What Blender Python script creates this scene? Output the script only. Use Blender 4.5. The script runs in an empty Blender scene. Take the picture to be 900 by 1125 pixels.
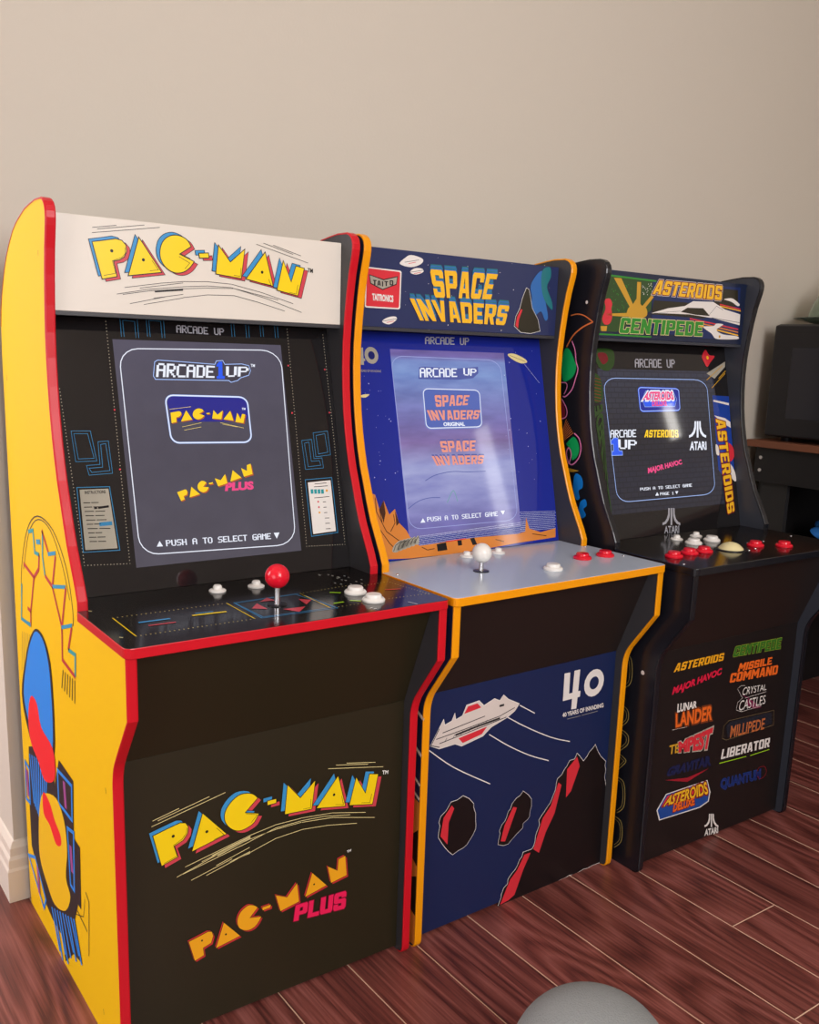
import bpy, bmesh, math, random
from mathutils import Vector, Matrix, geometry

# ------------------------------------------------------------------ camera, world, light, exposure
scene = bpy.context.scene
EXPO = 0.55
cam_data = bpy.data.cameras.new('camera')
cam = bpy.data.objects.new('camera', cam_data)
scene.collection.objects.link(cam)
scene.camera = cam
PAN, TILT, ROLL = 0.6233, -0.2069, 0.0335
fw = Vector((math.sin(PAN)*math.cos(TILT), math.cos(PAN)*math.cos(TILT), math.sin(TILT)))
rt = fw.cross(Vector((0, 0, 1))).normalized()
up = rt.cross(fw)
rt, up = rt*math.cos(ROLL)+up*math.sin(ROLL), up*math.cos(ROLL)-rt*math.sin(ROLL)
m = Matrix.Identity(4)
m.col[0][:3] = rt; m.col[1][:3] = up; m.col[2][:3] = -fw; m.col[3][:3] = (-0.3577, -1.1253, 0.9715)
cam.matrix_world = m
cam_data.sensor_fit = 'VERTICAL'
cam_data.sensor_height = 24.0
cam_data.lens = 24.0*1042.2/1125.0
cam_data.shift_x = (450.0-448.0)/1125.0
cam_data.shift_y = (605.9-562.5)/1125.0
cam_data.clip_start = 0.02
w = bpy.data.worlds.new('world'); scene.world = w
w.use_nodes = True
w.node_tree.nodes['Background'].inputs[0].default_value = (0.75, 0.85, 1.0, 1)
w.node_tree.nodes['Background'].inputs[1].default_value = 1.0
vs = scene.view_settings
vs.view_transform = 'Standard'; vs.look = 'None'; vs.gamma = 1.0; vs.use_curve_mapping = False
vs.exposure = EXPO

def window_light(name, loc, target, sx, sy, power, col):
    d = bpy.data.lights.new(name, 'AREA'); d.shape = 'RECTANGLE'; d.size = sx; d.size_y = sy
    d.energy = power; d.color = col
    o = bpy.data.objects.new(name, d); scene.collection.objects.link(o)
    o.location = loc
    o.rotation_euler = (Vector(target)-Vector(loc)).to_track_quat('-Z', 'Y').to_euler()
    return o
# daylight through the two windows in the left wall and the one in the wall behind the camera
window_light('window_daylight', (-1.88, -1.30, 0.85), (0, -1.2, .7), 1.4, 1.2, 8.5, (1.0, 0.96, 0.93))
window_light('rear_window_daylight', (0.24, -2.48, 1.70), (0.55, 0, 1.55), 1.0, 1.35, 33.5, (1.0, 0.97, 0.97))
window_light('side_room_daylight', (-1.88, 1.4, 1.5), (0, 1.2, 1.0), 1.1, 1.2, 33, (1.0, 0.95, 1.0))
window_light('narrow_window_daylight', (3.01, -2.08, 1.37), (0, -2.08, 1.37), .12, .70, .95, (1.0, 0.98, 0.95))
window_light('small_window_daylight', (3.01, -1.18, 1.36), (0, -1.18, 1.36), .06, .16, .22, (1.0, 0.96, 0.9))

# ------------------------------------------------------------------ helpers
def lin(h):
    h = h.lstrip('#'); o = []
    for i in (0, 2, 4):
        c = int(h[i:i+2], 16)/255.0
        o.append(c/12.92 if c <= .04045 else ((c+.055)/1.055)**2.4)
    return (*o, 1.0)
MATS = {}
def mat(name, hexc, rough=.5, spec=.5, metal=0.0, emit=0.0, coat=0.0, bump=None, trans=0.0):
    if name in MATS: return MATS[name]
    x = bpy.data.materials.new(name); x.use_nodes = True
    nt = x.node_tree; b = nt.nodes['Principled BSDF']
    b.inputs['Base Color'].default_value = lin(hexc) if not emit else (0.004, 0.004, 0.005, 1)
    b.inputs['Roughness'].default_value = rough
    b.inputs['Specular IOR Level'].default_value = spec
    b.inputs['Metallic'].default_value = metal
    b.inputs['Coat Weight'].default_value = coat
    b.inputs['Coat Roughness'].default_value = .08
    b.inputs['Transmission Weight'].default_value = trans
    if emit:
        b.inputs['Emission Color'].default_value = lin(hexc)
        b.inputs['Emission Strength'].default_value = emit/(2**EXPO)
    if bump:
        sc, st = bump
        n = nt.nodes.new('ShaderNodeTexNoise'); n.inputs['Scale'].default_value = sc; n.inputs['Detail'].default_value = 4
        tc = nt.nodes.new('ShaderNodeTexCoord'); nt.links.new(tc.outputs['Object'], n.inputs['Vector'])
        bp = nt.nodes.new('ShaderNodeBump'); bp.inputs['Strength'].default_value = st; bp.inputs['Distance'].default_value = .002
        nt.links.new(n.outputs['Fac'], bp.inputs['Height']); nt.links.new(bp.outputs['Normal'], b.inputs['Normal'])
    MATS[name] = x
    return x

COL = scene.collection
def obj(name, me, parent=None, mats=None, smooth=False):
    if isinstance(me, bmesh.types.BMesh):
        b = me; me = bpy.data.meshes.new(name); b.normal_update(); b.to_mesh(me); b.free()
    o = bpy.data.objects.new(name, me); COL.objects.link(o)
    if parent: o.parent = parent
    for x in (mats if isinstance(mats, (list, tuple)) else [mats] if mats else []): me.materials.append(x)
    if smooth:
        for p in me.polygons: p.use_smooth = True
        me.set_sharp_from_angle(angle=math.radians(38))
    return o
def empty(name, loc=(0, 0, 0), rz=0.0):
    o = bpy.data.objects.new(name, None); COL.objects.link(o); o.location = loc; o.rotation_euler = (0, 0, rz)
    o.empty_display_size = .1
    return o
def tag(o, label=None, cat=None, group=None, kind=None):
    for k, v in (('label', label), ('category', cat), ('group', group), ('kind', kind)):
        if v: o[k] = v
    return o
def box(x0, x1, y0, y1, z0, z1, bm=None, mi=0, bevel=0.0, seg=2):
    t = bmesh.new()
    r = bmesh.ops.create_cube(t, size=1.0)
    for v in r['verts']: v.co = Vector((x0+(v.co.x+.5)*(x1-x0), y0+(v.co.y+.5)*(y1-y0), z0+(v.co.z+.5)*(z1-z0)))
    if bevel: bmesh.ops.bevel(t, geom=t.edges[:], offset=bevel, segments=seg, profile=.5, affect='EDGES')
    for f in t.faces: f.material_index = mi
    if bm is None: return t
    me = bpy.data.meshes.new('tmp'); t.to_mesh(me); t.free(); bm.from_mesh(me); bpy.data.meshes.remove(me)
    return bm
def lathe(prof, n=28, centre=(0, 0, 0), bm=None, mi=0):
    bm = bm or bmesh.new(); cx, cy, cz = centre; rings = []
    for r, z in prof:
        if r < 1e-6: rings.append([bm.verts.new((cx, cy, cz+z))])
        else: rings.append([bm.verts.new((cx+r*math.cos(2*math.pi*k/n), cy+r*math.sin(2*math.pi*k/n), cz+z)) for k in range(n)])
    for a, b in zip(rings, rings[1:]):
        for k in range(n):
            k2 = (k+1) % n
            vs_ = [a[0]] if len(a) == 1 else [a[k], a[k2]]
            vs_ += [b[0]] if len(b) == 1 else [b[k2], b[k]]
            if len(vs_) > 2:
                f = bm.faces.new(vs_); f.material_index = mi
    return bm
def prism(pts, axis, a0, a1, bm=None, mi_side=0, mi0=0, mi1=0):
    """closed 2D outline extruded along axis 'x' (pts are y,z) or 'z' (pts are x,y)"""
    bm = bm or bmesh.new()
    P3 = (lambda p, a: (a, p[0], p[1])) if axis == 'x' else (lambda p, a: (p[0], p[1], a)) if axis == 'z' else (lambda p, a: (p[0], a, p[1]))
    A0 = [bm.verts.new(P3(p, a0)) for p in pts]; A1 = [bm.verts.new(P3(p, a1)) for p in pts]
    n = len(pts)
    for i in range(n):
        f = bm.faces.new((A0[i], A0[(i+1) % n], A1[(i+1) % n], A1[i])); f.material_index = mi_side
    f = bm.faces.new(A0[::-1]); f.material_index = mi0
    f = bm.faces.new(A1); f.material_index = mi1
    bmesh.ops.recalc_face_normals(bm, faces=bm.faces[:])
    return bm

# ------------------------------------------------------------------ room
def wood_material():
    x = bpy.data.materials.new('laminate_wood'); x.use_nodes = True
    nt = x.node_tree; b = nt.nodes['Principled BSDF']; L = nt.links.new; N = nt.nodes.new
    tc = N('ShaderNodeTexCoord'); oi = N('ShaderNodeObjectInfo'); vm = N('ShaderNodeVectorMath'); vm.operation = 'MULTIPLY_ADD'
    cb = N('ShaderNodeCombineXYZ'); L(oi.outputs['Random'], cb.inputs[0]); L(oi.outputs['Random'], cb.inputs[1]); L(oi.outputs['Random'], cb.inputs[2])
    L(cb.outputs[0], vm.inputs[0]); vm.inputs[1].default_value = (13.0, 31.0, 7.0); L(tc.outputs['Object'], vm.inputs[2])
    mp = N('ShaderNodeMapping'); mp.inputs['Scale'].default_value = (7.0, .9, 1.0); L(vm.outputs[0], mp.inputs['Vector'])
    n1 = N('ShaderNodeTexNoise'); n1.inputs['Scale'].default_value = 1.1; n1.inputs['Detail'].default_value = 1; n1.inputs['Distortion'].default_value = .25; L(mp.outputs[0], n1.inputs['Vector'])
    mu = N('ShaderNodeMath'); mu.operation = 'MULTIPLY'; mu.inputs[1].default_value = 26.0; L(n1.outputs['Fac'], mu.inputs[0])
    fr = N('ShaderNodeMath'); fr.operation = 'PINGPONG'; fr.inputs[1].default_value = 1.0; L(mu.outputs[0], fr.inputs[0])
    mp2 = N('ShaderNodeMapping'); mp2.inputs['Scale'].default_value = (240.0, 5.0, 1.0); L(vm.outputs[0], mp2.inputs['Vector'])
    n2 = N('ShaderNodeTexNoise'); n2.inputs['Scale'].default_value = 1.0; n2.inputs['Detail'].default_value = 4; n2.inputs['Roughness'].default_value = .6; L(mp2.outputs[0], n2.inputs['Vector'])
    mx = N('ShaderNodeMix'); mx.data_type = 'FLOAT'; mx.inputs[0].default_value = .74; L(fr.outputs[0], mx.inputs[2]); L(n2.outputs['Fac'], mx.inputs[3])
    cr = N('ShaderNodeValToRGB'); e = cr.color_ramp.elements
    e[0].position = .32; e[0].color = lin('532926'); e[1].position = .72; e[1].color = lin('985a53')
    k = cr.color_ramp.elements.new(.5); k.color = lin('784038')
    L(mx.outputs[0], cr.inputs[0])
    hv = N('ShaderNodeHueSaturation'); mr = N('ShaderNodeMapRange'); mr.inputs[3].default_value = .85; mr.inputs[4].default_value = 1.15
    L(oi.outputs['Random'], mr.inputs[0]); L(mr.outputs[0], hv.inputs['Value']); L(cr.outputs[0], hv.inputs['Color'])
    L(hv.outputs[0], b.inputs['Base Color'])
    b.inputs['Roughness'].default_value = .33; b.inputs['Specular IOR Level'].default_value = .45
    bp = N('ShaderNodeBump'); bp.inputs['Strength'].default_value = .12; bp.inputs['Distance'].default_value = .001
    L(n2.outputs['Fac'], bp.inputs['Height']); L(bp.outputs[0], b.inputs['Normal'])
    return x
XL, XR, YF, YB, ZC = -1.9, 3.0, -2.5, 0.506, 2.5
XC = -0.017                      # outside corner: the back wall turns away here
WALL = mat('wall_paint', 'cfc6b8', .85, .25, bump=(260, .10))
WHITE = mat('white_paint', 'ddd2c4', .55, .4, bump=(120, .05))
FLOORBASE = mat('lit_joint_base', '9a7660', .7)  # tan slab under the planks, coloured so the joints look lit
floor = obj('floor', box(XL-.1, XR+.1, YF-.1, 2.6, -.06, -.003), None, FLOORBASE)
tag(floor, kind='structure')
WOOD = wood_material()
PW, PLN = 0.1253, 1.215
pb = box(.0001, PW-.0001, .0001, PLN-.0001, -.0118, 0, bevel=.0010, seg=1)
pb.normal_update()
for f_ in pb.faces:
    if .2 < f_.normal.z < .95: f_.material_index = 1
pme = bpy.data.meshes.new('plank'); pb.to_mesh(pme); pb.free(); pme.materials.append(WOOD); pme.materials.append(mat('lit_plank_edge', 'd8b49a', .5, .4))  # pale tan on the bevels paints in light caught by the joint grooves
KNOWN = {4: -.238, 5: -.70, 6: -.62, 7: -.453, 8: -.2505, 9: -.78, 3: -.86, 2: -.50, 1: -.95, 10: -.5}
rnd = random.Random(11)
c0 = math.floor((XL-.0012)/PW); c1 = math.ceil((XR-.0012)/PW)
for c in range(c0, c1):
    y = KNOWN.get(c, -rnd.random()*PLN)
    x = .0008+c*PW
    ymax = 2.5 if x < .25 else .55
    y -= PLN*math.ceil((y-YF)/PLN)
    while y < ymax:
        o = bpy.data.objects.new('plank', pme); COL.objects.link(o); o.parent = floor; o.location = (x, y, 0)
        y += PLN
def structure(name, bm, m_):
    return tag(obj(name, bm, None, m_), kind='structure')
structure('wall_back', box(XC, XR+.1, YB, YB+.12, -.01, ZC), WALL)
structure('wall_return', box(XC, XC+.12, YB+.12, 2.5, -.01, ZC), WHITE)
structure('wall_far', box(XL-.1, XC, 2.5, 2.6, -.01, ZC), WALL)
def wall_x(name, x0, x1, y0, y1, holes):
    bm = bmesh.new(); y = y0
    for (a, b, z0, z1) in holes:
        box(x0, x1, y, a, -.01, ZC, bm); box(x0, x1, a, b, -.01, z0, bm); box(x0, x1, a, b, z1, ZC, bm); y = b
    box(x0, x1, y, y1, -.01, ZC, bm)
    return structure(name, bm, WALL)
wall_x('wall_left', XL-.1, XL, YF, 2.5, [(-2.05, -.55, .22, 1.48), (.8, 2.0, .88, 2.15)])
wall_x('wall_right', XR, XR+.1, YF, YB+.1, [(-2.14, -2.02, 1.02, 1.72), (-1.21, -1.15, 1.28, 1.44)])
bm = bmesh.new()
box(XL-.1, -.35, YF-.1, YF, -.01, ZC, bm); box(.75, XR+.1, YF-.1, YF, -.01, ZC, bm); box(-.35, .75, YF-.1, YF, -.01, .98, bm); box(-.35, .75, YF-.1, YF, 2.42, ZC, bm)
structure('wall_front', bm, WALL)
structure('ceiling', box(XL-.1, XR+.1, YF-.1, 2.6, ZC, ZC+.1), mat('ceiling_paint', 'e4ddd2', .9, .2))
def window_frame(name, axis, pos, a0, a1, z0, z1):
    bm = bmesh.new(); d = .03
    for (p, q, r, s) in ((a0, a1, z0, z0+.05), (a0, a1, z1-.05, z1), (a0, a0+.05, z0, z1), (a1-.05, a1, z0, z1), ((a0+a1)/2-.02, (a0+a1)/2+.02, z0, z1)):
        if axis == 'x': box(pos-d, pos, p, q, r, s, bm)
        else: box(p, q, pos-d, pos, r, s, bm)
    return structure(name, bm, WHITE)
window_frame('window_1', 'x', XL-.02, -2.05, -.55, .22, 1.48)
window_frame('window_2', 'y', YF-.02, -.35, .75, .98, 2.42)
window_frame('window_3', 'x', XL-.02, .8, 2.0, .88, 2.15)
# stepped skirting board: front face, plus the leg that turns the outside corner
def skirting(name, run):
    prof = [(0, 0), (.0155, 0), (.0155, .058), (.013, .063), (.0125, .078), (.009, .084), (.0085, .098), (.003, .108), (0, .110)]
    bm = bmesh.new(); rings = []
    for (px, py, nx, ny) in run:
        rings.append([bm.verts.new((px+nx*d, py+ny*d, z)) for d, z in prof])
    for a, b in zip(rings, rings[1:]):
        for i in range(len(prof)-1): bm.faces.new((a[i], a[i+1], b[i+1], b[i]))
    for r in (rings[0], rings[-1]): bm.faces.new(r)
    bmesh.ops.recalc_face_normals(bm, faces=bm.faces[:])
    return structure(name, bm, WHITE)
skirting('baseboard_back', [(XR, YB, 0, -1), (XC, YB, -1, -1), (XC, 2.5, -1, 0)])
ART = [
(1,'marquee','speed_lines',[
('l','ink',1,0.7,[(70.5,1123.7),(103.9,1129.7)],0),
('l','ink',1,0.7,[(77,1122.3),(143.7,1134)],0),
('l','ink',1,0.7,[(69.7,1116.8),(166,1133)],0),
('l','ink',1,0.7,[(113.1,1047.4),(165.9,1056.8),(199.7,1061.3)],0),
('l','ink',1,0.7,[(101.6,1037.8),(146.3,1046.9),(199.5,1053.9)],0),
('l','ink',1,0.7,[(110,1037.8),(150.1,1045.3),(199.5,1051.1)],0),
('l','ink',1,0.7,[(134.8,1047.9),(199.6,1059.4)],0),
('l','ink',1,0.7,[(120,1025.8),(173.4,1038.5)],0),
('l','ink',1,0.7,[(140,1025.7),(199.3,1038.2)],0),
('l','ink',1,0.7,[(154.7,1035.2),(199.4,1043.3)],0),
('l','ink',1,0.7,[(316.8,1123.5),(406.1,1103.3)],0),
('l','ink',1,0.7,[(328.6,1126.2),(379.7,1113.9)],0),
('l','ink',1,0.7,[(345.4,1124.6),(393.4,1112.9)],0),
('l','ink',1,0.7,[(275.8,1062.6),(326.3,1053.4),(380.3,1040)],0),
('l','ink',1,0.7,[(275.8,1057.5),(336,1044.5),(395.6,1027.4)],0),
('l','ink',1,0.7,[(279.2,1046.4),(321.6,1038.4),(365.5,1028)],0),
('l','ink',1,0.7,[(279.3,1056.7),(354.3,1044.1)],0),
('l','ink',1,2,[(156.6,1044.4),(199.2,1049.5)],0),
('l','ink',1,0.7,[(199.4,1061.3),(237.5,1063.6),(275.4,1062.6)],0),
('l','ink',1,0.7,[(199.2,1054),(237.4,1057.5),(275.3,1057.6)],0),
('l','ink',1,0.7,[(199.2,1051.1),(237.4,1054.5),(278.3,1056.5)],0),
('l','ink',1,0.7,[(199,1038.6),(237.3,1044.8),(279.7,1046.3)],0),
]),
(1,'marquee','wordmark',[
('l','ink',1,1.7,[(75.3,1101.6),(93.4,1105.3),(107.3,1108.3),(115.6,1106.9),(121,1101.2),(121.7,1093.4),(118.3,1086.1),(112,1081.7),(102.7,1079.2),(107.1,1058.7),(87.2,1054.2)],1),
('p','logo_red',2,[(75.3,1101.6),(93.4,1105.3),(107.3,1108.3),(115.6,1106.9),(121,1101.2),(121.7,1093.4),(118.3,1086.1),(112,1081.7),(102.7,1079.2),(107.1,1058.7),(87.2,1054.2)]),
('l','ink',1,1.7,[(140.5,1112.7),(171.8,1069),(124.6,1061.3)],1),
('p','logo_red',2,[(140.5,1112.7),(171.8,1069),(124.6,1061.3)]),
('l','ink',1,1.7,[(217.3,1108.1),(215.9,1110.4),(213.9,1113.6),(211.4,1116.3),(208.3,1118.2),(204.8,1119.6),(201.5,1120.5),(198.5,1121.1),(195.6,1121.3),(192.5,1121),(189.2,1120.2),(185.8,1119),(182.6,1117.4),(179.8,1115.2),(177.2,1112.5),(175,1109.5),(173.4,1106),(172.2,1102.2),(171.5,1098.4),(171.3,1094.7),(171.5,1091.1),(172.2,1087.7),(173.4,1084.5),(175,1081.6),(177,1079),(179.2,1076.6),(181.9,1074.5),(184.7,1072.8),(187.8,1071.4),(191.2,1070.4),(194.6,1069.9),(198.3,1070),(202.1,1070.8),(205.7,1071.9),(209,1073.6),(212.1,1075.7),(214.9,1078.1),(217.6,1081.2),(220,1084.6),(221.7,1087),(199.1,1095.8)],1),
('p','logo_red',2,[(217.3,1108.1),(215.9,1110.4),(213.9,1113.6),(211.4,1116.3),(208.3,1118.2),(204.8,1119.6),(201.5,1120.5),(198.5,1121.1),(195.6,1121.3),(192.5,1121),(189.2,1120.2),(185.8,1119),(182.6,1117.4),(179.8,1115.2),(177.2,1112.5),(175,1109.5),(173.4,1106),(172.2,1102.2),(171.5,1098.4),(171.3,1094.7),(171.5,1091.1),(172.2,1087.7),(173.4,1084.5),(175,1081.6),(177,1079),(179.2,1076.6),(181.9,1074.5),(184.7,1072.8),(187.8,1071.4),(191.2,1070.4),(194.6,1069.9),(198.3,1070),(202.1,1070.8),(205.7,1071.9),(209,1073.6),(212.1,1075.7),(214.9,1078.1),(217.6,1081.2),(220,1084.6),(221.7,1087),(199.1,1095.8)]),
('l','ink',1,1.7,[(230.4,1099),(244.4,1100.5),(245.3,1094.8),(231.5,1093.5)],1),
('p','logo_red',2,[(230.4,1099),(244.4,1100.5),(245.3,1094.8),(231.5,1093.5)]),
('l','ink',1,1.7,[(261.4,1112.6),(279.9,1090.3),(303.2,1110.5),(297.2,1069),(257,1072.9)],1),
('p','logo_red',2,[(261.4,1112.6),(279.9,1090.3),(303.2,1110.5),(297.2,1069),(257,1072.9)]),
('l','ink',1,1.7,[(337.5,1108.8),(351,1061.2),(306.6,1068.8)],1),
('p','logo_red',2,[(337.5,1108.8),(351,1061.2),(306.6,1068.8)]),
('l','ink',1,1.7,[(369.2,1098.8),(383.1,1068),(391.6,1093.1),(405.5,1090.9),(394.6,1049.4),(358.9,1055.8)],1),
('p','logo_red',2,[(369.2,1098.8),(383.1,1068),(391.6,1093.1),(405.5,1090.9),(394.6,1049.4),(358.9,1055.8)]),
('l','ink',3,1.7,[(65.1,1107.8),(83.1,1111.5),(96.8,1114.5),(105,1113.2),(110.4,1107.6),(111.1,1099.8),(107.7,1092.5),(101.5,1088.1),(92.2,1085.6),(96.5,1065.3),(76.9,1060.7)],1),
('p','logo_blue',4,[(65.1,1107.8),(83.1,1111.5),(96.8,1114.5),(105,1113.2),(110.4,1107.6),(111.1,1099.8),(107.7,1092.5),(101.5,1088.1),(92.2,1085.6),(96.5,1065.3),(76.9,1060.7)]),
('l','ink',3,1.7,[(129.7,1119),(160.7,1075.7),(113.9,1067.9)],1),
('p','logo_blue',4,[(129.7,1119),(160.7,1075.7),(113.9,1067.9)]),
('l','ink',3,1.7,[(205.7,1114.7),(204.4,1116.9),(202.3,1120.1),(199.9,1122.8),(196.9,1124.7),(193.4,1126),(190,1127),(187.1,1127.5),(184.2,1127.7),(181.2,1127.4),(177.9,1126.6),(174.5,1125.4),(171.4,1123.8),(168.6,1121.6),(166,1119),(163.9,1115.9),(162.2,1112.5),(161.1,1108.7),(160.3,1104.9),(160.1,1101.3),(160.4,1097.6),(161.1,1094.2),(162.2,1091.1),(163.8,1088.2),(165.7,1085.6),(168,1083.3),(170.6,1081.2),(173.4,1079.5),(176.5,1078.1),(179.8,1077.1),(183.2,1076.6),(186.8,1076.8),(190.6,1077.5),(194.1,1078.7),(197.4,1080.4),(200.5,1082.5),(203.2,1084.9),(205.9,1088),(208.4,1091.3),(210,1093.7),(187.6,1102.4)],1),
('p','logo_blue',4,[(205.7,1114.7),(204.4,1116.9),(202.3,1120.1),(199.9,1122.8),(196.9,1124.7),(193.4,1126),(190,1127),(187.1,1127.5),(184.2,1127.7),(181.2,1127.4),(177.9,1126.6),(174.5,1125.4),(171.4,1123.8),(168.6,1121.6),(166,1119),(163.9,1115.9),(162.2,1112.5),(161.1,1108.7),(160.3,1104.9),(160.1,1101.3),(160.4,1097.6),(161.1,1094.2),(162.2,1091.1),(163.8,1088.2),(165.7,1085.6),(168,1083.3),(170.6,1081.2),(173.4,1079.5),(176.5,1078.1),(179.8,1077.1),(183.2,1076.6),(186.8,1076.8),(190.6,1077.5),(194.1,1078.7),(197.4,1080.4),(200.5,1082.5),(203.2,1084.9),(205.9,1088),(208.4,1091.3),(210,1093.7),(187.6,1102.4)]),
('l','ink',3,1.7,[(218.7,1105.7),(232.5,1107.2),(233.3,1101.5),(219.7,1100.2)],1),
('p','logo_blue',4,[(218.7,1105.7),(232.5,1107.2),(233.3,1101.5),(219.7,1100.2)]),
('l','ink',3,1.7,[(249.3,1119.2),(267.6,1097.1),(290.6,1117.2),(284.7,1076),(244.9,1079.9)],1),
('p','logo_blue',4,[(249.3,1119.2),(267.6,1097.1),(290.6,1117.2),(284.7,1076),(244.9,1079.9)]),
('l','ink',3,1.7,[(324.6,1115.7),(337.9,1068.5),(294,1075.9)],1),
('p','logo_blue',4,[(324.6,1115.7),(337.9,1068.5),(294,1075.9)]),
('l','ink',3,1.7,[(355.9,1105.8),(369.6,1075.3),(378.1,1100.2),(391.8,1098.1),(380.9,1056.9),(345.6,1063.1)],1),
('p','logo_blue',4,[(355.9,1105.8),(369.6,1075.3),(378.1,1100.2),(391.8,1098.1),(380.9,1056.9),(345.6,1063.1)]),
('l','ink',5,2.55,[(70.1,1104.5),(88.3,1108.2),(102,1111.2),(110.3,1109.8),(115.7,1104.2),(116.4,1096.3),(113,1089),(106.7,1084.7),(97.5,1082.2),(101.8,1061.8),(82,1057.2)],1),
('p','logo_yellow',6,[(70.1,1104.5),(88.3,1108.2),(102,1111.2),(110.3,1109.8),(115.7,1104.2),(116.4,1096.3),(113,1089),(106.7,1084.7),(97.5,1082.2),(101.8,1061.8),(82,1057.2)]),
('l','ink',5,2.55,[(135.1,1115.6),(166.2,1072.1),(119.2,1064.4)],1),
('p','logo_yellow',6,[(135.1,1115.6),(166.2,1072.1),(119.2,1064.4)]),
('l','ink',5,2.55,[(211.5,1111.1),(210.1,1113.4),(208.1,1116.6),(205.6,1119.3),(202.6,1121.2),(199.1,1122.6),(195.7,1123.5),(192.7,1124.1),(189.9,1124.2),(186.9,1123.9),(183.6,1123.2),(180.1,1122),(177,1120.3),(174.1,1118.2),(171.6,1115.5),(169.4,1112.5),(167.8,1109),(166.6,1105.2),(165.9,1101.4),(165.7,1097.8),(165.9,1094.1),(166.6,1090.7),(167.8,1087.6),(169.4,1084.7),(171.3,1082.1),(173.6,1079.7),(176.2,1077.6),(179,1075.9),(182.1,1074.5),(185.4,1073.5),(188.9,1073),(192.5,1073.2),(196.3,1073.9),(199.9,1075.1),(203.2,1076.7),(206.2,1078.9),(209,1081.3),(211.7,1084.3),(214.2,1087.7),(215.8,1090.1),(193.3,1098.9)],1),
('p','logo_yellow',6,[(211.5,1111.1),(210.1,1113.4),(208.1,1116.6),(205.6,1119.3),(202.6,1121.2),(199.1,1122.6),(195.7,1123.5),(192.7,1124.1),(189.9,1124.2),(186.9,1123.9),(183.6,1123.2),(180.1,1122),(177,1120.3),(174.1,1118.2),(171.6,1115.5),(169.4,1112.5),(167.8,1109),(166.6,1105.2),(165.9,1101.4),(165.7,1097.8),(165.9,1094.1),(166.6,1090.7),(167.8,1087.6),(169.4,1084.7),(171.3,1082.1),(173.6,1079.7),(176.2,1077.6),(179,1075.9),(182.1,1074.5),(185.4,1073.5),(188.9,1073),(192.5,1073.2),(196.3,1073.9),(199.9,1075.1),(203.2,1076.7),(206.2,1078.9),(209,1081.3),(211.7,1084.3),(214.2,1087.7),(215.8,1090.1),(193.3,1098.9)]),
('l','ink',5,2.55,[(224.5,1102.1),(238.5,1103.6),(239.3,1097.9),(225.6,1096.6)],1),
('p','logo_yellow',6,[(224.5,1102.1),(238.5,1103.6),(239.3,1097.9),(225.6,1096.6)]),
('l','ink',5,2.55,[(255.3,1115.7),(273.7,1093.4),(296.9,1113.6),(290.9,1072.3),(250.9,1076.1)],1),
('p','logo_yellow',6,[(255.3,1115.7),(273.7,1093.4),(296.9,1113.6),(290.9,1072.3),(250.9,1076.1)]),
('l','ink',5,2.55,[(331,1112),(344.4,1064.6),(300.3,1072.1)],1),
('p','logo_yellow',6,[(331,1112),(344.4,1064.6),(300.3,1072.1)]),
('l','ink',5,2.55,[(362.5,1102),(376.3,1071.4),(384.8,1096.4),(398.6,1094.2),(387.8,1052.9),(352.2,1059.2)],1),
('p','logo_yellow',6,[(362.5,1102),(376.3,1071.4),(384.8,1096.4),(398.6,1094.2),(387.8,1052.9),(352.2,1059.2)]),
('d','black',7,(96,1095.2),2.2),
('d','black',7,(140.6,1086.8),2.2),
('d','black',7,(326.1,1083.4),2.2),
('l','ink',8,0.6,[(114.8,1101.1),(114.6,1092.7),(109.6,1087.4),(96.5,1082.1),(100.6,1065.6),(84,1061.6)],0),
('l','ink',8,0.6,[(153,1086.9),(162.4,1074.7),(149.8,1072.7)],0),
('l','ink',8,0.6,[(193.3,1095.6),(209.7,1087.8),(202,1078.9)],0),
('l','ink',8,0.6,[(291,1087.2),(290,1074.9),(278.9,1075.7)],0),
('l','ink',8,0.6,[(337.1,1074),(341.3,1065.3),(328.7,1067.2)],0),
('l','ink',8,0.6,[(388.1,1069),(385.2,1054.9),(373.2,1056.7)],0),
('t','ink',3,'TM',[(405.8,1089.4),(414.8,1088.7),(414.7,1094.9),(405.7,1095.6)],0.02),
]),
(1,'kick','speed_lines',[
('l','pale_yellow',1,0.9,[(56.8,344.7),(94.4,353.2)],0),
('l','pale_yellow',1,0.9,[(64.2,343.1),(138.7,359.1)],0),
('l','pale_yellow',1,0.9,[(55.2,336.8),(162.6,359.1)],0),
('l','pale_yellow',1,0.9,[(101.6,263),(201.1,282.6)],0),
('l','pale_yellow',1,0.9,[(89.3,251.4),(144.5,266.1),(201.1,276.6)],0),
('l','pale_yellow',1,0.9,[(98.1,253.2),(201,273)],0),
('l','pale_yellow',1,0.9,[(126.3,263.5),(201.1,279)],0),
('l','pale_yellow',1,0.9,[(110.2,240),(172.4,254.1)],0),
('l','pale_yellow',1,0.9,[(132.8,240.3),(199.8,255.9)],0),
('l','pale_yellow',1,0.9,[(147.9,251),(199.8,263.8)],0),
('l','pale_yellow',1,0.9,[(362.5,356),(415.4,345)],0),
('l','pale_yellow',1,0.9,[(343.6,357.3),(401.3,345.1)],0),
('l','pale_yellow',1,0.9,[(329.8,354.7),(430,334.2)],0),
('l','pale_yellow',1,0.9,[(284.4,286.6),(338.4,280.3),(399.4,264.7)],0),
('l','pale_yellow',1,0.9,[(285.7,279.3),(338.5,272.7),(416.9,251.2)],0),
('l','pale_yellow',1,0.9,[(284.4,282.1),(325.1,278.4),(370.8,268.4)],0),
('l','pale_yellow',1,0.9,[(285.9,267.6),(330.7,261.8),(383.5,250.6)],0),
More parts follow.
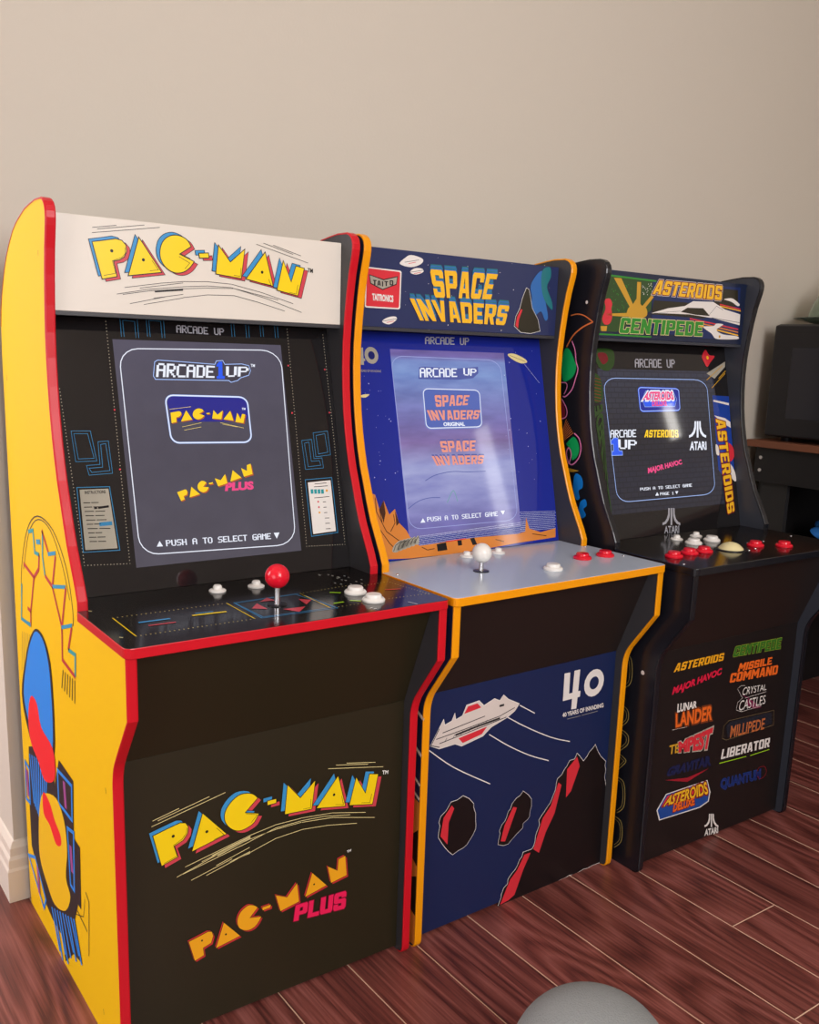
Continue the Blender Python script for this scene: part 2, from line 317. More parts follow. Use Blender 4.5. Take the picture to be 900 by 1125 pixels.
('p','pale_yellow',1,[(140.4,268.5),(201.1,281.4),(201.1,276.6),(151.5,265.2)]),
('p','pale_yellow',1,[(166.5,250),(200.5,257.6),(200.5,254),(170,250.1)]),
('l','pale_yellow',1,0.9,[(201.1,282.6),(242.1,287.5),(284.6,286.4)],0),
('l','pale_yellow',1,0.9,[(201.1,276.6),(242.2,280.3),(284.7,279.6)],0),
('l','pale_yellow',1,0.9,[(201,273.3),(242.2,282.4),(284.7,282)],0),
('l','pale_yellow',1,0.9,[(201,255.6),(242.2,265.7),(286.4,267.4)],0),
]),
(1,'kick','wordmark',[
('l','panel_black',1,1.6,[(61.9,318),(81.7,322.4),(100.2,326.2),(107.9,324.1),(111.8,317.3),(110.5,308.5),(104.2,300),(90.9,294.8),(96.1,277.2),(73.1,270.5)],1),
('p','logo_red',2,[(61.9,318),(81.7,322.4),(100.2,326.2),(107.9,324.1),(111.8,317.3),(110.5,308.5),(104.2,300),(90.9,294.8),(96.1,277.2),(73.1,270.5)]),
('l','panel_black',1,1.6,[(133.6,331.3),(168.9,290.5),(117.2,278.9)],1),
('p','logo_red',2,[(133.6,331.3),(168.9,290.5),(117.2,278.9)]),
('l','panel_black',1,1.6,[(217.7,333),(216,335.1),(213.4,337.9),(210.5,340.4),(207.2,342.1),(203.5,343.4),(199.7,344.3),(195.9,344.8),(191.9,344.7),(187.9,343.9),(183.8,342.1),(179.8,339.5),(176.1,336.5),(172.8,332.9),(170,328.9),(167.9,324.7),(166.9,320.5),(166.7,316.2),(167.1,312.1),(168.3,308.3),(170.1,304.7),(172.4,301.3),(175.2,298.1),(178.4,295.1),(181.8,292.7),(185.2,291.1),(188.8,290.1),(192.5,289.7),(196.5,290),(200.7,291),(204.4,292.2),(207.6,293.4),(210.3,294.9),(212.9,297),(215.5,300.6),(218,304.8),(219.7,307.8),(197.3,314.9)],1),
('p','logo_red',2,[(217.7,333),(216,335.1),(213.4,337.9),(210.5,340.4),(207.2,342.1),(203.5,343.4),(199.7,344.3),(195.9,344.8),(191.9,344.7),(187.9,343.9),(183.8,342.1),(179.8,339.5),(176.1,336.5),(172.8,332.9),(170,328.9),(167.9,324.7),(166.9,320.5),(166.7,316.2),(167.1,312.1),(168.3,308.3),(170.1,304.7),(172.4,301.3),(175.2,298.1),(178.4,295.1),(181.8,292.7),(185.2,291.1),(188.8,290.1),(192.5,289.7),(196.5,290),(200.7,291),(204.4,292.2),(207.6,293.4),(210.3,294.9),(212.9,297),(215.5,300.6),(218,304.8),(219.7,307.8),(197.3,314.9)]),
('l','panel_black',1,1.6,[(234.1,323.5),(247.9,323.4),(247.9,317.4),(234.1,317.5)],1),
('p','logo_red',2,[(234.1,323.5),(247.9,323.4),(247.9,317.4),(234.1,317.5)]),
('l','panel_black',1,1.6,[(267.1,340.1),(288.4,314),(313.3,335.8),(307.9,291.6),(262.9,295.2)],1),
('p','logo_red',2,[(267.1,340.1),(288.4,314),(313.3,335.8),(307.9,291.6),(262.9,295.2)]),
('l','panel_black',1,1.6,[(353.8,333.1),(367.5,280.6),(317.2,290.3)],1),
('p','logo_red',2,[(353.8,333.1),(367.5,280.6),(317.2,290.3)]),
('l','panel_black',1,1.6,[(386.9,322.4),(404.9,291.2),(411.6,322.2),(427.4,318.3),(418,270.2),(375.8,279.6)],1),
('p','logo_red',2,[(386.9,322.4),(404.9,291.2),(411.6,322.2),(427.4,318.3),(418,270.2),(375.8,279.6)]),
('l','panel_black',3,1.6,[(51.5,328.2),(71.1,332.7),(89.4,336.5),(97,334.4),(100.8,327.7),(99.6,319),(93.3,310.6),(80.2,305.3),(85.3,287.9),(62.5,281.2)],1),
('p','logo_blue',4,[(51.5,328.2),(71.1,332.7),(89.4,336.5),(97,334.4),(100.8,327.7),(99.6,319),(93.3,310.6),(80.2,305.3),(85.3,287.9),(62.5,281.2)]),
('l','panel_black',3,1.6,[(122.5,341.8),(157.2,301.5),(106.2,289.7)],1),
('p','logo_blue',4,[(122.5,341.8),(157.2,301.5),(106.2,289.7)]),
('l','panel_black',3,1.6,[(205.6,343.8),(203.9,345.8),(201.4,348.6),(198.5,351.1),(195.2,352.8),(191.6,354.1),(187.8,354.9),(184,355.4),(180.1,355.3),(176.1,354.5),(172.1,352.7),(168.1,350.1),(164.5,347.1),(161.2,343.5),(158.4,339.5),(156.3,335.4),(155.3,331.2),(155.1,326.9),(155.5,322.9),(156.7,319.1),(158.5,315.5),(160.8,312.1),(163.5,308.9),(166.7,306),(170,303.7),(173.4,302.1),(176.9,301.1),(180.5,300.7),(184.5,301.1),(188.7,302.1),(192.4,303.3),(195.5,304.5),(198.2,306),(200.8,308.1),(203.4,311.6),(205.8,315.8),(207.5,318.8),(185.4,325.7)],1),
('p','logo_blue',4,[(205.6,343.8),(203.9,345.8),(201.4,348.6),(198.5,351.1),(195.2,352.8),(191.6,354.1),(187.8,354.9),(184,355.4),(180.1,355.3),(176.1,354.5),(172.1,352.7),(168.1,350.1),(164.5,347.1),(161.2,343.5),(158.4,339.5),(156.3,335.4),(155.3,331.2),(155.1,326.9),(155.5,322.9),(156.7,319.1),(158.5,315.5),(160.8,312.1),(163.5,308.9),(166.7,306),(170,303.7),(173.4,302.1),(176.9,301.1),(180.5,300.7),(184.5,301.1),(188.7,302.1),(192.4,303.3),(195.5,304.5),(198.2,306),(200.8,308.1),(203.4,311.6),(205.8,315.8),(207.5,318.8),(185.4,325.7)]),
('l','panel_black',3,1.6,[(221.7,334.4),(235.4,334.4),(235.4,328.5),(221.7,328.5)],1),
('p','logo_blue',4,[(221.7,334.4),(235.4,334.4),(235.4,328.5),(221.7,328.5)]),
('l','panel_black',3,1.6,[(254.4,351.1),(275.4,325.3),(300,347),(294.7,303.1),(250.1,306.6)],1),
('p','logo_blue',4,[(254.4,351.1),(275.4,325.3),(300,347),(294.7,303.1),(250.1,306.6)]),
('l','panel_black',3,1.6,[(340,344.5),(353.4,292.5),(303.8,301.9)],1),
('p','logo_blue',4,[(340,344.5),(353.4,292.5),(303.8,301.9)]),
('l','panel_black',3,1.6,[(372.7,334.1),(390.4,303.2),(397.1,333.9),(412.7,330.2),(403.3,282.4),(361.6,291.6)],1),
('p','logo_blue',4,[(372.7,334.1),(390.4,303.2),(397.1,333.9),(412.7,330.2),(403.3,282.4),(361.6,291.6)]),
('l','panel_black',5,2.4000000000000004,[(57,322.9),(76.6,327.4),(95.1,331.2),(102.7,329.1),(106.5,322.3),(105.3,313.5),(99,305.1),(85.8,299.9),(90.9,282.4),(68,275.7)],1),
('p','logo_yellow',6,[(57,322.9),(76.6,327.4),(95.1,331.2),(102.7,329.1),(106.5,322.3),(105.3,313.5),(99,305.1),(85.8,299.9),(90.9,282.4),(68,275.7)]),
('l','panel_black',5,2.4000000000000004,[(128.3,336.3),(163.3,295.8),(112,284.1)],1),
('p','logo_yellow',6,[(128.3,336.3),(163.3,295.8),(112,284.1)]),
('l','panel_black',5,2.4000000000000004,[(211.9,338.2),(210.2,340.2),(207.7,343.1),(204.7,345.5),(201.5,347.2),(197.8,348.6),(194,349.4),(190.2,349.9),(186.2,349.8),(182.3,349),(178.2,347.2),(174.2,344.6),(170.6,341.6),(167.3,338),(164.4,334),(162.4,329.9),(161.3,325.7),(161.1,321.4),(161.6,317.3),(162.7,313.5),(164.6,309.9),(166.9,306.5),(169.6,303.3),(172.8,300.4),(176.2,298),(179.5,296.4),(183.1,295.4),(186.8,295),(190.8,295.4),(194.9,296.3),(198.7,297.6),(201.8,298.8),(204.5,300.2),(207.1,302.3),(209.7,305.9),(212.2,310.1),(213.9,313.1),(191.6,320.1)],1),
('p','logo_yellow',6,[(211.9,338.2),(210.2,340.2),(207.7,343.1),(204.7,345.5),(201.5,347.2),(197.8,348.6),(194,349.4),(190.2,349.9),(186.2,349.8),(182.3,349),(178.2,347.2),(174.2,344.6),(170.6,341.6),(167.3,338),(164.4,334),(162.4,329.9),(161.3,325.7),(161.1,321.4),(161.6,317.3),(162.7,313.5),(164.6,309.9),(166.9,306.5),(169.6,303.3),(172.8,300.4),(176.2,298),(179.5,296.4),(183.1,295.4),(186.8,295),(190.8,295.4),(194.9,296.3),(198.7,297.6),(201.8,298.8),(204.5,300.2),(207.1,302.3),(209.7,305.9),(212.2,310.1),(213.9,313.1),(191.6,320.1)]),
('l','panel_black',5,2.4000000000000004,[(228.2,328.8),(241.9,328.7),(242,322.7),(228.2,322.8)],1),
('p','logo_yellow',6,[(228.2,328.8),(241.9,328.7),(242,322.7),(228.2,322.8)]),
('l','panel_black',5,2.4000000000000004,[(261,345.4),(282.2,319.4),(307,341.2),(301.6,297.2),(256.8,300.7)],1),
('p','logo_yellow',6,[(261,345.4),(282.2,319.4),(307,341.2),(301.6,297.2),(256.8,300.7)]),
('l','panel_black',5,2.4000000000000004,[(347.2,338.6),(360.8,286.3),(310.8,295.9)],1),
('p','logo_yellow',6,[(347.2,338.6),(360.8,286.3),(310.8,295.9)]),
('l','panel_black',5,2.4000000000000004,[(380.1,328),(397.9,296.9),(404.6,327.8),(420.3,324),(411,276.1),(369,285.4)],1),
('p','logo_yellow',6,[(380.1,328),(397.9,296.9),(404.6,327.8),(420.3,324),(411,276.1),(369,285.4)]),
('d','black',7,(85,314.8),2.2),
('d','black',7,(134,307.6),2.2),
('d','black',7,(340.5,310),2.2),
('l','panel_black',8,0.6,[(104.8,322.3),(103.8,314),(97.5,306.7),(85.2,301.2),(90.1,283.8),(71.3,278.1)],0),
('l','panel_black',8,0.6,[(148.4,309.4),(159.8,295.6),(144.4,292.6)],0),
('l','panel_black',8,0.6,[(194,318.5),(211.9,312.2),(201.6,302.2)],0),
('l','panel_black',8,0.6,[(300.3,313.5),(299.7,299.6),(286.8,300.6)],0),
('l','panel_black',8,0.6,[(354.1,304.5),(357.7,289.2),(343,293.1)],0),
('l','panel_black',8,0.6,[(409.3,294),(406.3,279.9),(390.4,283.6)],0),
('t','white',3,'TM',[(429,321.6),(439.4,319.9),(440.1,325.9),(428.8,327.8)],0.02),
]),
(1,'kick','second_wordmark',[
('l','panel_black',1,1,[(107.4,142.8),(122.7,145.5),(136.6,148.3),(142.1,146.2),(144.3,139),(141,128.8),(128.6,125.2),(130,113.3),(116,109.5)],1),
('p','logo_red2',2,[(107.4,142.8),(122.7,145.5),(136.6,148.3),(142.1,146.2),(144.3,139),(141,128.8),(128.6,125.2),(130,113.3),(116,109.5)]),
('l','panel_black',1,1,[(161,154.1),(186.5,123.6),(148.8,117.7)],1),
('p','logo_red2',2,[(161,154.1),(186.5,123.6),(148.8,117.7)]),
('l','panel_black',1,1,[(215,160.1),(213.4,161.6),(211.1,163.8),(208.4,165.6),(205.5,167.1),(202.1,168.2),(198.6,168.3),(194.7,166.9),(190.6,164.3),(187.3,161.3),(184.9,157.9),(183.2,153.9),(182.4,149.9),(182.5,145.8),(183.4,141.8),(184.9,138.1),(187.3,135),(190.5,132.4),(193.7,130.4),(196.9,129),(200.2,128.2),(203.5,128.2),(206.9,128.8),(210.3,130.2),(213.4,132.3),(216.4,135.8),(219.1,140),(221,143),(201.9,147.4)],1),
('p','logo_red2',2,[(215,160.1),(213.4,161.6),(211.1,163.8),(208.4,165.6),(205.5,167.1),(202.1,168.2),(198.6,168.3),(194.7,166.9),(190.6,164.3),(187.3,161.3),(184.9,157.9),(183.2,153.9),(182.4,149.9),(182.5,145.8),(183.4,141.8),(184.9,138.1),(187.3,135),(190.5,132.4),(193.7,130.4),(196.9,129),(200.2,128.2),(203.5,128.2),(206.9,128.8),(210.3,130.2),(213.4,132.3),(216.4,135.8),(219.1,140),(221,143),(201.9,147.4)]),
('l','panel_black',1,1,[(222.7,157.5),(236.7,157.7),(236,152.9),(223.3,152.6)],1),
('p','logo_red2',2,[(222.7,157.5),(236.7,157.7),(236,152.9),(223.3,152.6)]),
('l','panel_black',1,1,[(245.1,169.9),(263.9,160.3),(281,178.3),(284.8,146.5),(253.1,141)],1),
('p','logo_red2',2,[(245.1,169.9),(263.9,160.3),(281,178.3),(284.8,146.5),(253.1,141)]),
('l','panel_black',1,1,[(307.2,186.9),(332.8,158.1),(295.3,150.5)],1),
('p','logo_red2',2,[(307.2,186.9),(332.8,158.1),(295.3,150.5)]),
('l','panel_black',1,1,[(334.7,189.2),(352.5,176.7),(353.9,195.7),(366,197.8),(369.4,163.7),(341.1,159.6)],1),
('p','logo_red2',2,[(334.7,189.2),(352.5,176.7),(353.9,195.7),(366,197.8),(369.4,163.7),(341.1,159.6)]),
('l','panel_black',3,1,[(103.1,148.4),(118.3,151.2),(132.2,153.9),(137.7,151.9),(139.8,144.7),(136.6,134.5),(124.2,130.9),(125.6,119.1),(111.7,115.2)],1),
('p','logo_red2',4,[(103.1,148.4),(118.3,151.2),(132.2,153.9),(137.7,151.9),(139.8,144.7),(136.6,134.5),(124.2,130.9),(125.6,119.1),(111.7,115.2)]),
('l','panel_black',3,1,[(156.5,159.8),(181.9,129.5),(144.3,123.5)],1),
('p','logo_red2',4,[(156.5,159.8),(181.9,129.5),(144.3,123.5)]),
('l','panel_black',3,1,[(210.3,165.9),(208.7,167.4),(206.4,169.5),(203.7,171.4),(200.8,172.8),(197.5,174),(194,174),(190.1,172.6),(186,170.1),(182.7,167.1),(180.3,163.6),(178.6,159.6),(177.8,155.6),(177.9,151.6),(178.7,147.5),(180.3,143.9),(182.7,140.8),(185.8,138.2),(189,136.2),(192.2,134.8),(195.5,134.1),(198.8,134),(202.1,134.7),(205.5,136.1),(208.6,138.2),(211.6,141.7),(214.3,145.9),(216.2,148.9),(197.2,153.2)],1),
('p','logo_red2',4,[(210.3,165.9),(208.7,167.4),(206.4,169.5),(203.7,171.4),(200.8,172.8),(197.5,174),(194,174),(190.1,172.6),(186,170.1),(182.7,167.1),(180.3,163.6),(178.6,159.6),(177.8,155.6),(177.9,151.6),(178.7,147.5),(180.3,143.9),(182.7,140.8),(185.8,138.2),(189,136.2),(192.2,134.8),(195.5,134.1),(198.8,134),(202.1,134.7),(205.5,136.1),(208.6,138.2),(211.6,141.7),(214.3,145.9),(216.2,148.9),(197.2,153.2)]),
('l','panel_black',3,1,[(217.9,163.3),(231.9,163.5),(231.2,158.7),(218.5,158.4)],1),
('p','logo_red2',4,[(217.9,163.3),(231.9,163.5),(231.2,158.7),(218.5,158.4)]),
('l','panel_black',3,1,[(240.2,175.8),(258.9,166.2),(275.9,184.2),(279.7,152.5),(248.1,146.9)],1),
('p','logo_red2',4,[(240.2,175.8),(258.9,166.2),(275.9,184.2),(279.7,152.5),(248.1,146.9)]),
('l','panel_black',3,1,[(302,192.8),(327.4,164.2),(290.2,156.5)],1),
('p','logo_red2',4,[(302,192.8),(327.4,164.2),(290.2,156.5)]),
('l','panel_black',3,1,[(329.4,195.2),(347.1,182.8),(348.5,201.6),(360.6,203.8),(363.9,169.9),(335.7,165.7)],1),
('p','logo_red2',4,[(329.4,195.2),(347.1,182.8),(348.5,201.6),(360.6,203.8),(363.9,169.9),(335.7,165.7)]),
('l','panel_black',5,1.5,[(105,145.9),(120.2,148.7),(134.1,151.5),(139.7,149.5),(141.8,142.2),(138.5,132),(126.1,128.5),(127.5,116.6),(113.6,112.7)],1),
('p','logo_amber',6,[(105,145.9),(120.2,148.7),(134.1,151.5),(139.7,149.5),(141.8,142.2),(138.5,132),(126.1,128.5),(127.5,116.6),(113.6,112.7)]),
('l','panel_black',5,1.5,[(158.5,157.4),(183.9,127),(146.2,121)],1),
('p','logo_amber',6,[(158.5,157.4),(183.9,127),(146.2,121)]),
('l','panel_black',5,1.5,[(212.4,163.4),(210.8,164.9),(208.5,167.1),(205.8,168.9),(202.8,170.4),(199.5,171.5),(196,171.6),(192.1,170.1),(188,167.6),(184.7,164.6),(182.3,161.1),(180.7,157.2),(179.8,153.2),(179.9,149.1),(180.8,145.1),(182.3,141.4),(184.7,138.3),(187.8,135.7),(191,133.7),(194.2,132.3),(197.5,131.6),(200.8,131.5),(204.2,132.2),(207.6,133.6),(210.7,135.7),(213.7,139.1),(216.4,143.3),(218.3,146.4),(199.2,150.7)],1),
('p','logo_amber',6,[(212.4,163.4),(210.8,164.9),(208.5,167.1),(205.8,168.9),(202.8,170.4),(199.5,171.5),(196,171.6),(192.1,170.1),(188,167.6),(184.7,164.6),(182.3,161.1),(180.7,157.2),(179.8,153.2),(179.9,149.1),(180.8,145.1),(182.3,141.4),(184.7,138.3),(187.8,135.7),(191,133.7),(194.2,132.3),(197.5,131.6),(200.8,131.5),(204.2,132.2),(207.6,133.6),(210.7,135.7),(213.7,139.1),(216.4,143.3),(218.3,146.4),(199.2,150.7)]),
('l','panel_black',5,1.5,[(220,160.8),(234,161),(233.3,156.2),(220.6,155.9)],1),
('p','logo_amber',6,[(220,160.8),(234,161),(233.3,156.2),(220.6,155.9)]),
('l','panel_black',5,1.5,[(242.3,173.2),(261.1,163.7),(278.1,181.7),(281.9,149.9),(250.3,144.4)],1),
('p','logo_amber',6,[(242.3,173.2),(261.1,163.7),(278.1,181.7),(281.9,149.9),(250.3,144.4)]),
('l','panel_black',5,1.5,[(304.3,190.3),(329.8,161.6),(292.4,153.9)],1),
('p','logo_amber',6,[(304.3,190.3),(329.8,161.6),(292.4,153.9)]),
('l','panel_black',5,1.5,[(331.7,192.6),(349.4,180.2),(350.9,199.1),(363,201.3),(366.3,167.2),(338.1,163)],1),
('p','logo_amber',6,[(331.7,192.6),(349.4,180.2),(350.9,199.1),(363,201.3),(366.3,167.2),(338.1,163)]),
('d','black',7,(124.7,141),1.5),
('d','black',7,(161.5,137.7),1.5),
('d','black',7,(307.7,170.4),1.5),
('t','white',3,'TM',[(366.2,204.9),(373.7,205.8),(373.6,209.7),(366.1,208.9)],0.02),
('g','logo_pink_dark',9,'PLUS',[(273.2,120.1),(364.2,110.9),(365.8,140.1),(276.4,145)],3.6),
('g','logo_pink',10,'PLUS',[(273.2,120.1),(364.2,110.9),(365.8,140.1),(276.4,145)],1.2),
]),
(1,'bezel','maze_dots',[
('dd','dot_cream',1,(98.4,1000.6),(96.7,659.3),4.6,0.75),
('dd','dot_cream',1,(392.5,1001.6),(388.3,658.3),4.6,0.75),
('dd','dot_cream',1,(458.4,995),(460.9,655),4.6,0.75),
('dd','dot_cream',1,(32.1,663),(96.7,659.3),4.6,0.75),
('dd','dot_cream',1,(388.3,658.3),(460.9,655),4.6,0.75),
('dd','dot_cream',1,(23.6,905.7),(32.1,663),4.6,0.75),
('d','logo_red',2,(97.8,876.4),1.4),
('d','logo_red',2,(96.5,792.5),1.4),
('d','logo_red',2,(387.9,944),1.4),
('d','logo_red',2,(455.4,939),1.4),
('d','logo_red',2,(386.2,869.4),1.4),
('d','logo_red',2,(456,869.4),1.4),
]),
(1,'bezel','maze_lines',[
('l','maze_blue',1,0.7,[(33.2,847.9),(60,847.4),(64.7,805.6),(35.1,805.6)],1),
('l','maze_blue',1,0.7,[(69.2,832.2),(84.1,832.9),(85.3,787.5),(51.8,786.4),(49.5,799.8),(68.6,800.6)],1),
('l','maze_blue',1,0.7,[(421.5,837.2),(448.8,839.7),(450.1,801.1),(422.1,799)],1),
('l','maze_blue',1,0.7,[(398.7,825.5),(417.4,826.8),(418.1,796.1),(433.4,796.8),(434.4,780.6),(400.4,779.6)],1),
('l','maze_blue',1,0.7,[(119.1,979.8),(119.8,1007),(145.4,1006.5),(144.7,979)],0),
('l','maze_blue',1,0.7,[(158.3,981.2),(159,1008.8),(185.4,1008.4),(184.7,980.4)],0),
('l','maze_blue',1,0.7,[(294.3,986),(295,1015.2),(324.5,1014.8),(323.8,985.3)],0),
('l','maze_blue',1,0.7,[(344.2,987.8),(344.9,1017.5),(375.5,1017.2),(374.8,987.1)],0),
('l','maze_blue',1,0.7,[(36.5,844.1),(55.8,843.7),(61.3,809.4),(39.2,809.2)],1),
('l','maze_blue',1,0.7,[(72.6,828.3),(79.9,829.2),(81.9,791.5),(56,789.9),(52.8,795.9),(72,796.7)],1),
('l','maze_blue',1,0.7,[(426.1,832.8),(443.1,835.5),(445.5,805.6),(427.6,803.1)],1),
('l','maze_blue',1,0.7,[(403.1,821.1),(411.9,822.7),(412.6,792),(427.8,792.6),(429.9,785.2),(405.9,783.7)],1),
('l','maze_blue',1,0.7,[(123.1,979.9),(123.3,1003.3),(140.9,1002.5),(140.6,978.9)],0),
('l','maze_blue',1,0.7,[(162.4,981.3),(162.7,1005.1),(180.8,1004.3),(180.6,980.3)],0),
('l','maze_blue',1,0.7,[(298.9,986.2),(299.1,1011.3),(319.4,1010.5),(319.1,985.1)],0),
('l','maze_blue',1,0.7,[(348.9,988),(349.2,1013.6),(370.2,1012.7),(370,986.9)],0),
]),
(1,'bezel','instruction_card',[
('l','maze_blue',2,1,[(32.9,770.3),(78.9,769),(84.2,679.5),(32.4,681)],1),
('p','card_grey',2,[(36.3,767),(77,766.4),(81.2,682.5),(35.4,683.9)]),
('t','ink',3,'INSTRUCTIONS',[(43.1,760.8),(72.4,760.2),(72.3,764.5),(43,765)],0.02),
('l','ink',3,1.1,[(39.7,748.8),(49.2,748.4)],0),
('l','ink',3,1.1,[(50.7,748.4),(61,748)],0),
('l','ink',3,1.1,[(40,742.8),(51.2,742.3)],0),
('l','ink',3,1.1,[(52.9,742.3),(64.9,741.8)],0),
('l','ink',3,1.1,[(40.3,736.9),(53.1,736.2)],0),
('l','ink',3,1.1,[(55.1,736.1),(68.9,735.5)],0),
('l','ink',3,1.1,[(40.7,730.9),(52.6,730.3)],0),
('l','ink',3,1.1,[(54.5,730.2),(67.4,729.6)],0),
('l','ink',3,1.1,[(41,724.9),(53.8,724.2)],0),
('l','ink',3,1.1,[(55.8,724.1),(69.6,723.4)],0),
('l','ink',3,1.1,[(41.3,719),(50.1,718.5)],0),
('l','ink',3,1.1,[(51.5,718.5),(60.9,718)],0),
('l','ink',3,1.1,[(41.7,713),(56,712.1)],0),
('l','ink',3,1.1,[(58.3,712),(73.9,711)],0),
('l','ink',3,1.1,[(42,707),(50.8,706.5)],0),
('l','ink',3,1.1,[(52.1,706.5),(61.6,706)],0),
('l','ink',3,1.1,[(42.3,701),(52.7,700.4)],0),
('l','ink',3,1.1,[(54.3,700.3),(65.5,699.7)],0),
('l','ink',3,1.1,[(42.6,695.1),(53,694.4)],0),
('l','ink',3,1.1,[(54.7,694.3),(65.8,693.6)],0),
('l','ink',3,2.4,[(53.9,740.4),(58.3,740.7)],0),
('l','ink',3,3,[(59.4,740.6),(74.9,741.8)],0),
('p','maze_blue',3,[(58.8,720.3),(77,720.6),(77,715.2),(58.8,715)]),
]),
(1,'bezel','score_card',[
('l','maze_blue',2,1,[(397.8,763.2),(448,764.5),(449.2,675.4),(399.3,673.2)],1),
('p','card_white',2,[(402.2,758.7),(445.2,760.3),(445.8,678.1),(402.6,676.6)]),
('l','ink',3,1,[(414.4,755.7),(437.1,756.4)],0),
('l','ink',3,1,[(412.5,751.2),(438.7,751.6)],0),
('p','teal',3,[(405.9,747.5),(411,747.6),(410.8,740.5),(405.8,740.5)]),
('p','teal',3,[(412.3,747.2),(417.4,747.2),(417.3,740.1),(412.2,740.1)]),
('p','teal',3,[(418.8,746.8),(423.9,746.9),(423.8,739.8),(418.7,739.8)]),
('p','teal',3,[(425.3,746.5),(430.4,746.5),(430.3,739.4),(425.2,739.4)]),
('d','logo_amber',3,(436,744),2),
('l','ink',3,1,[(411.1,733.6),(439.6,734.2)],0),
('d','logo_red',3,(417.9,727.2),1.6),
('l','ink',3,1,[(426.5,726.3),(432.4,726.3)],0),
('d','logo_red',3,(418.1,718.5),1.6),
('l','ink',3,1,[(426.7,717.7),(432.5,717.6)],0),
('d','logo_amber',3,(418.2,709.9),1.6),
('l','ink',3,1,[(426.8,709),(432.7,708.9)],0),
('l','ink',3,1,[(427,700.3),(435.7,700)],0),
('l','ink',3,1,[(427.1,691.7),(435.9,691.3)],0),
('l','ink',3,1,[(427.2,683),(436,682.6)],0),
]),
(1,'bezel','maker_name',[
('x','silver',2,'ARCADE UP',[(204.1,988.9),(280.8,987.7),(281.2,998.1),(204.7,1000.3)]),
]),
(1,'deck','deck_artwork',[
('dd','dot_yellow',1,(28.2,67.4),(188.7,66.1),6.2,0.95),
('dd','dot_yellow',1,(26.8,-24.3),(188.1,-23.6),6.2,0.95),
('l','logo_yellow',1,1.6,[(28.2,67.4),(26.8,-24.3)],0),
('l','logo_yellow',1,1.6,[(188.7,66.1),(188.1,-23.6)],0),
('dd','dot_yellow',1,(305.4,65.4),(389.7,73.5),6.2,0.95),
('dd','dot_yellow',1,(417.2,61.9),(460.9,65.5),6.2,0.95),
('dd','dot_yellow',1,(303.8,-25.5),(356.4,-24.4),6.2,0.95),
('dd','dot_yellow',1,(398.5,-21.5),(474.8,-24.9),6.2,0.95),
('dd','dot_yellow',1,(460.9,65.5),(473.4,-26.9),6.2,0.95),
('l','logo_yellow',1,1.6,[(305.4,65.4),(303.8,-25.5)],0),
('l','logo_blue',1,1.2,[(198.2,63.4),(304.6,65.8),(312.5,-30.2),(197.5,-25.5)],1),
('l','logo_blue',1,1.2,[(199.2,59.5),(297.3,63.6),(310,-24.5),(201.2,-21.5)],1),
('p','logo_red',2,[(206.8,23.5),(224.8,44.1),(224.8,10.2)]),
('p','logo_red',2,[(232.4,50),(251.4,65.2),(254.7,46.8)]),
('p','logo_red',2,[(287.6,38.1),(302,25.2),(283.1,6.4)]),
('p','logo_red',2,[(243,0.3),(276.6,-2.3),(255.5,-23)]),
('l','logo_blue',2,5,[(49.7,30.8),(91.4,29.5)],0),
('l','logo_red',2,3.5,[(56,11.6),(92.1,10.6)],0),
('l','logo_yellow',2,5,[(122.2,29.2),(170.2,25.8)],0),
('l','logo_blue',2,3,[(129.5,36.5),(154.7,34.2)],0),
('l','lime',2,4.5,[(347,50),(360.3,40.2)],0),
('l','lime',2,4.5,[(319.7,-7.1),(337,-6.4)],0),
('l','lime',2,4.5,[(348.8,-3.8),(361.2,-14.3)],0),
('l','logo_red2',2,4.5,[(429.3,24.2),(452.6,17.5)],0),
('l','white',2,1.6,[(418.8,-50.4),(423.7,-67)],0),
('l','white',2,1.5,[(418.3,75.2),(419.4,71.7)],0),
('l','white',2,1.5,[(389,153.4),(390.2,149.7)],0),
('l','white',2,1.5,[(417.7,90.6),(418.8,87)],0),
('l','white',2,1.5,[(421.6,119.8),(422.8,116.1)],0),
('l','white',2,1.5,[(407.3,105.4),(408.4,101.8)],0),
('l','white',2,1.5,[(421,131.3),(422.2,127.5)],0),
('l','white',2,1.5,[(403.1,123.1),(404.2,119.5)],0),
('l','white',2,1.5,[(401.9,80.6),(403,77.1)],0),
('l','white',2,1.5,[(431.7,97.2),(432.8,93.6)],0),
('l','white',2,1.5,[(408.3,129.7),(409.4,126)],0),
('l','white',2,1.5,[(389.6,157.5),(390.7,153.7)],0),
('l','white',2,1.5,[(407.9,126.2),(409,122.5)],0),
('l','white',2,1.5,[(383.4,97.5),(384.5,94)],0),
('l','white',2,1.5,[(403.6,110.6),(404.8,107)],0),
('l','white',2,1.5,[(402.9,150.8),(404,147.1)],0),
('l','white',2,1.5,[(404.9,141.3),(406,137.5)],0),
('l','white',2,1.5,[(388.2,87.5),(389.3,84)],0),
('l','white',2,1.5,[(350.6,-53.4),(356.5,-51.7)],0),
('l','white',2,1.5,[(353.3,-59.6),(359.1,-58)],0),
('l','pale_yellow',2,2,[(11.6,116),(15,111.5)],0),
('l','pale_yellow',2,2,[(7.7,-18.6),(10.9,-22.6)],0),
]),
(1,'side','side_artwork',[
('l','ink',1,2,[(434.4,538.9),(432.4,552.8),(429.8,572.6),(425.6,594.5),(419.2,615),(410,634),(398.8,653.2),(386.1,670.9),(372.3,685.6),(357.7,697.3),(341.9,706.8),(325.1,713.8),(307.4,718.1),(287.6,719.7),(266.5,718.8),(245.7,715.7),(227.2,710.5),(210.7,702.8),(195.4,692.7),(181.8,681.3),(170.6,669.9),(162.1,657.7),(155.7,644.5),(150.9,631.6),(147.5,620.5),(145.7,611.2),(145.6,603),(146.3,596.3),(146.6,591.5)],0),
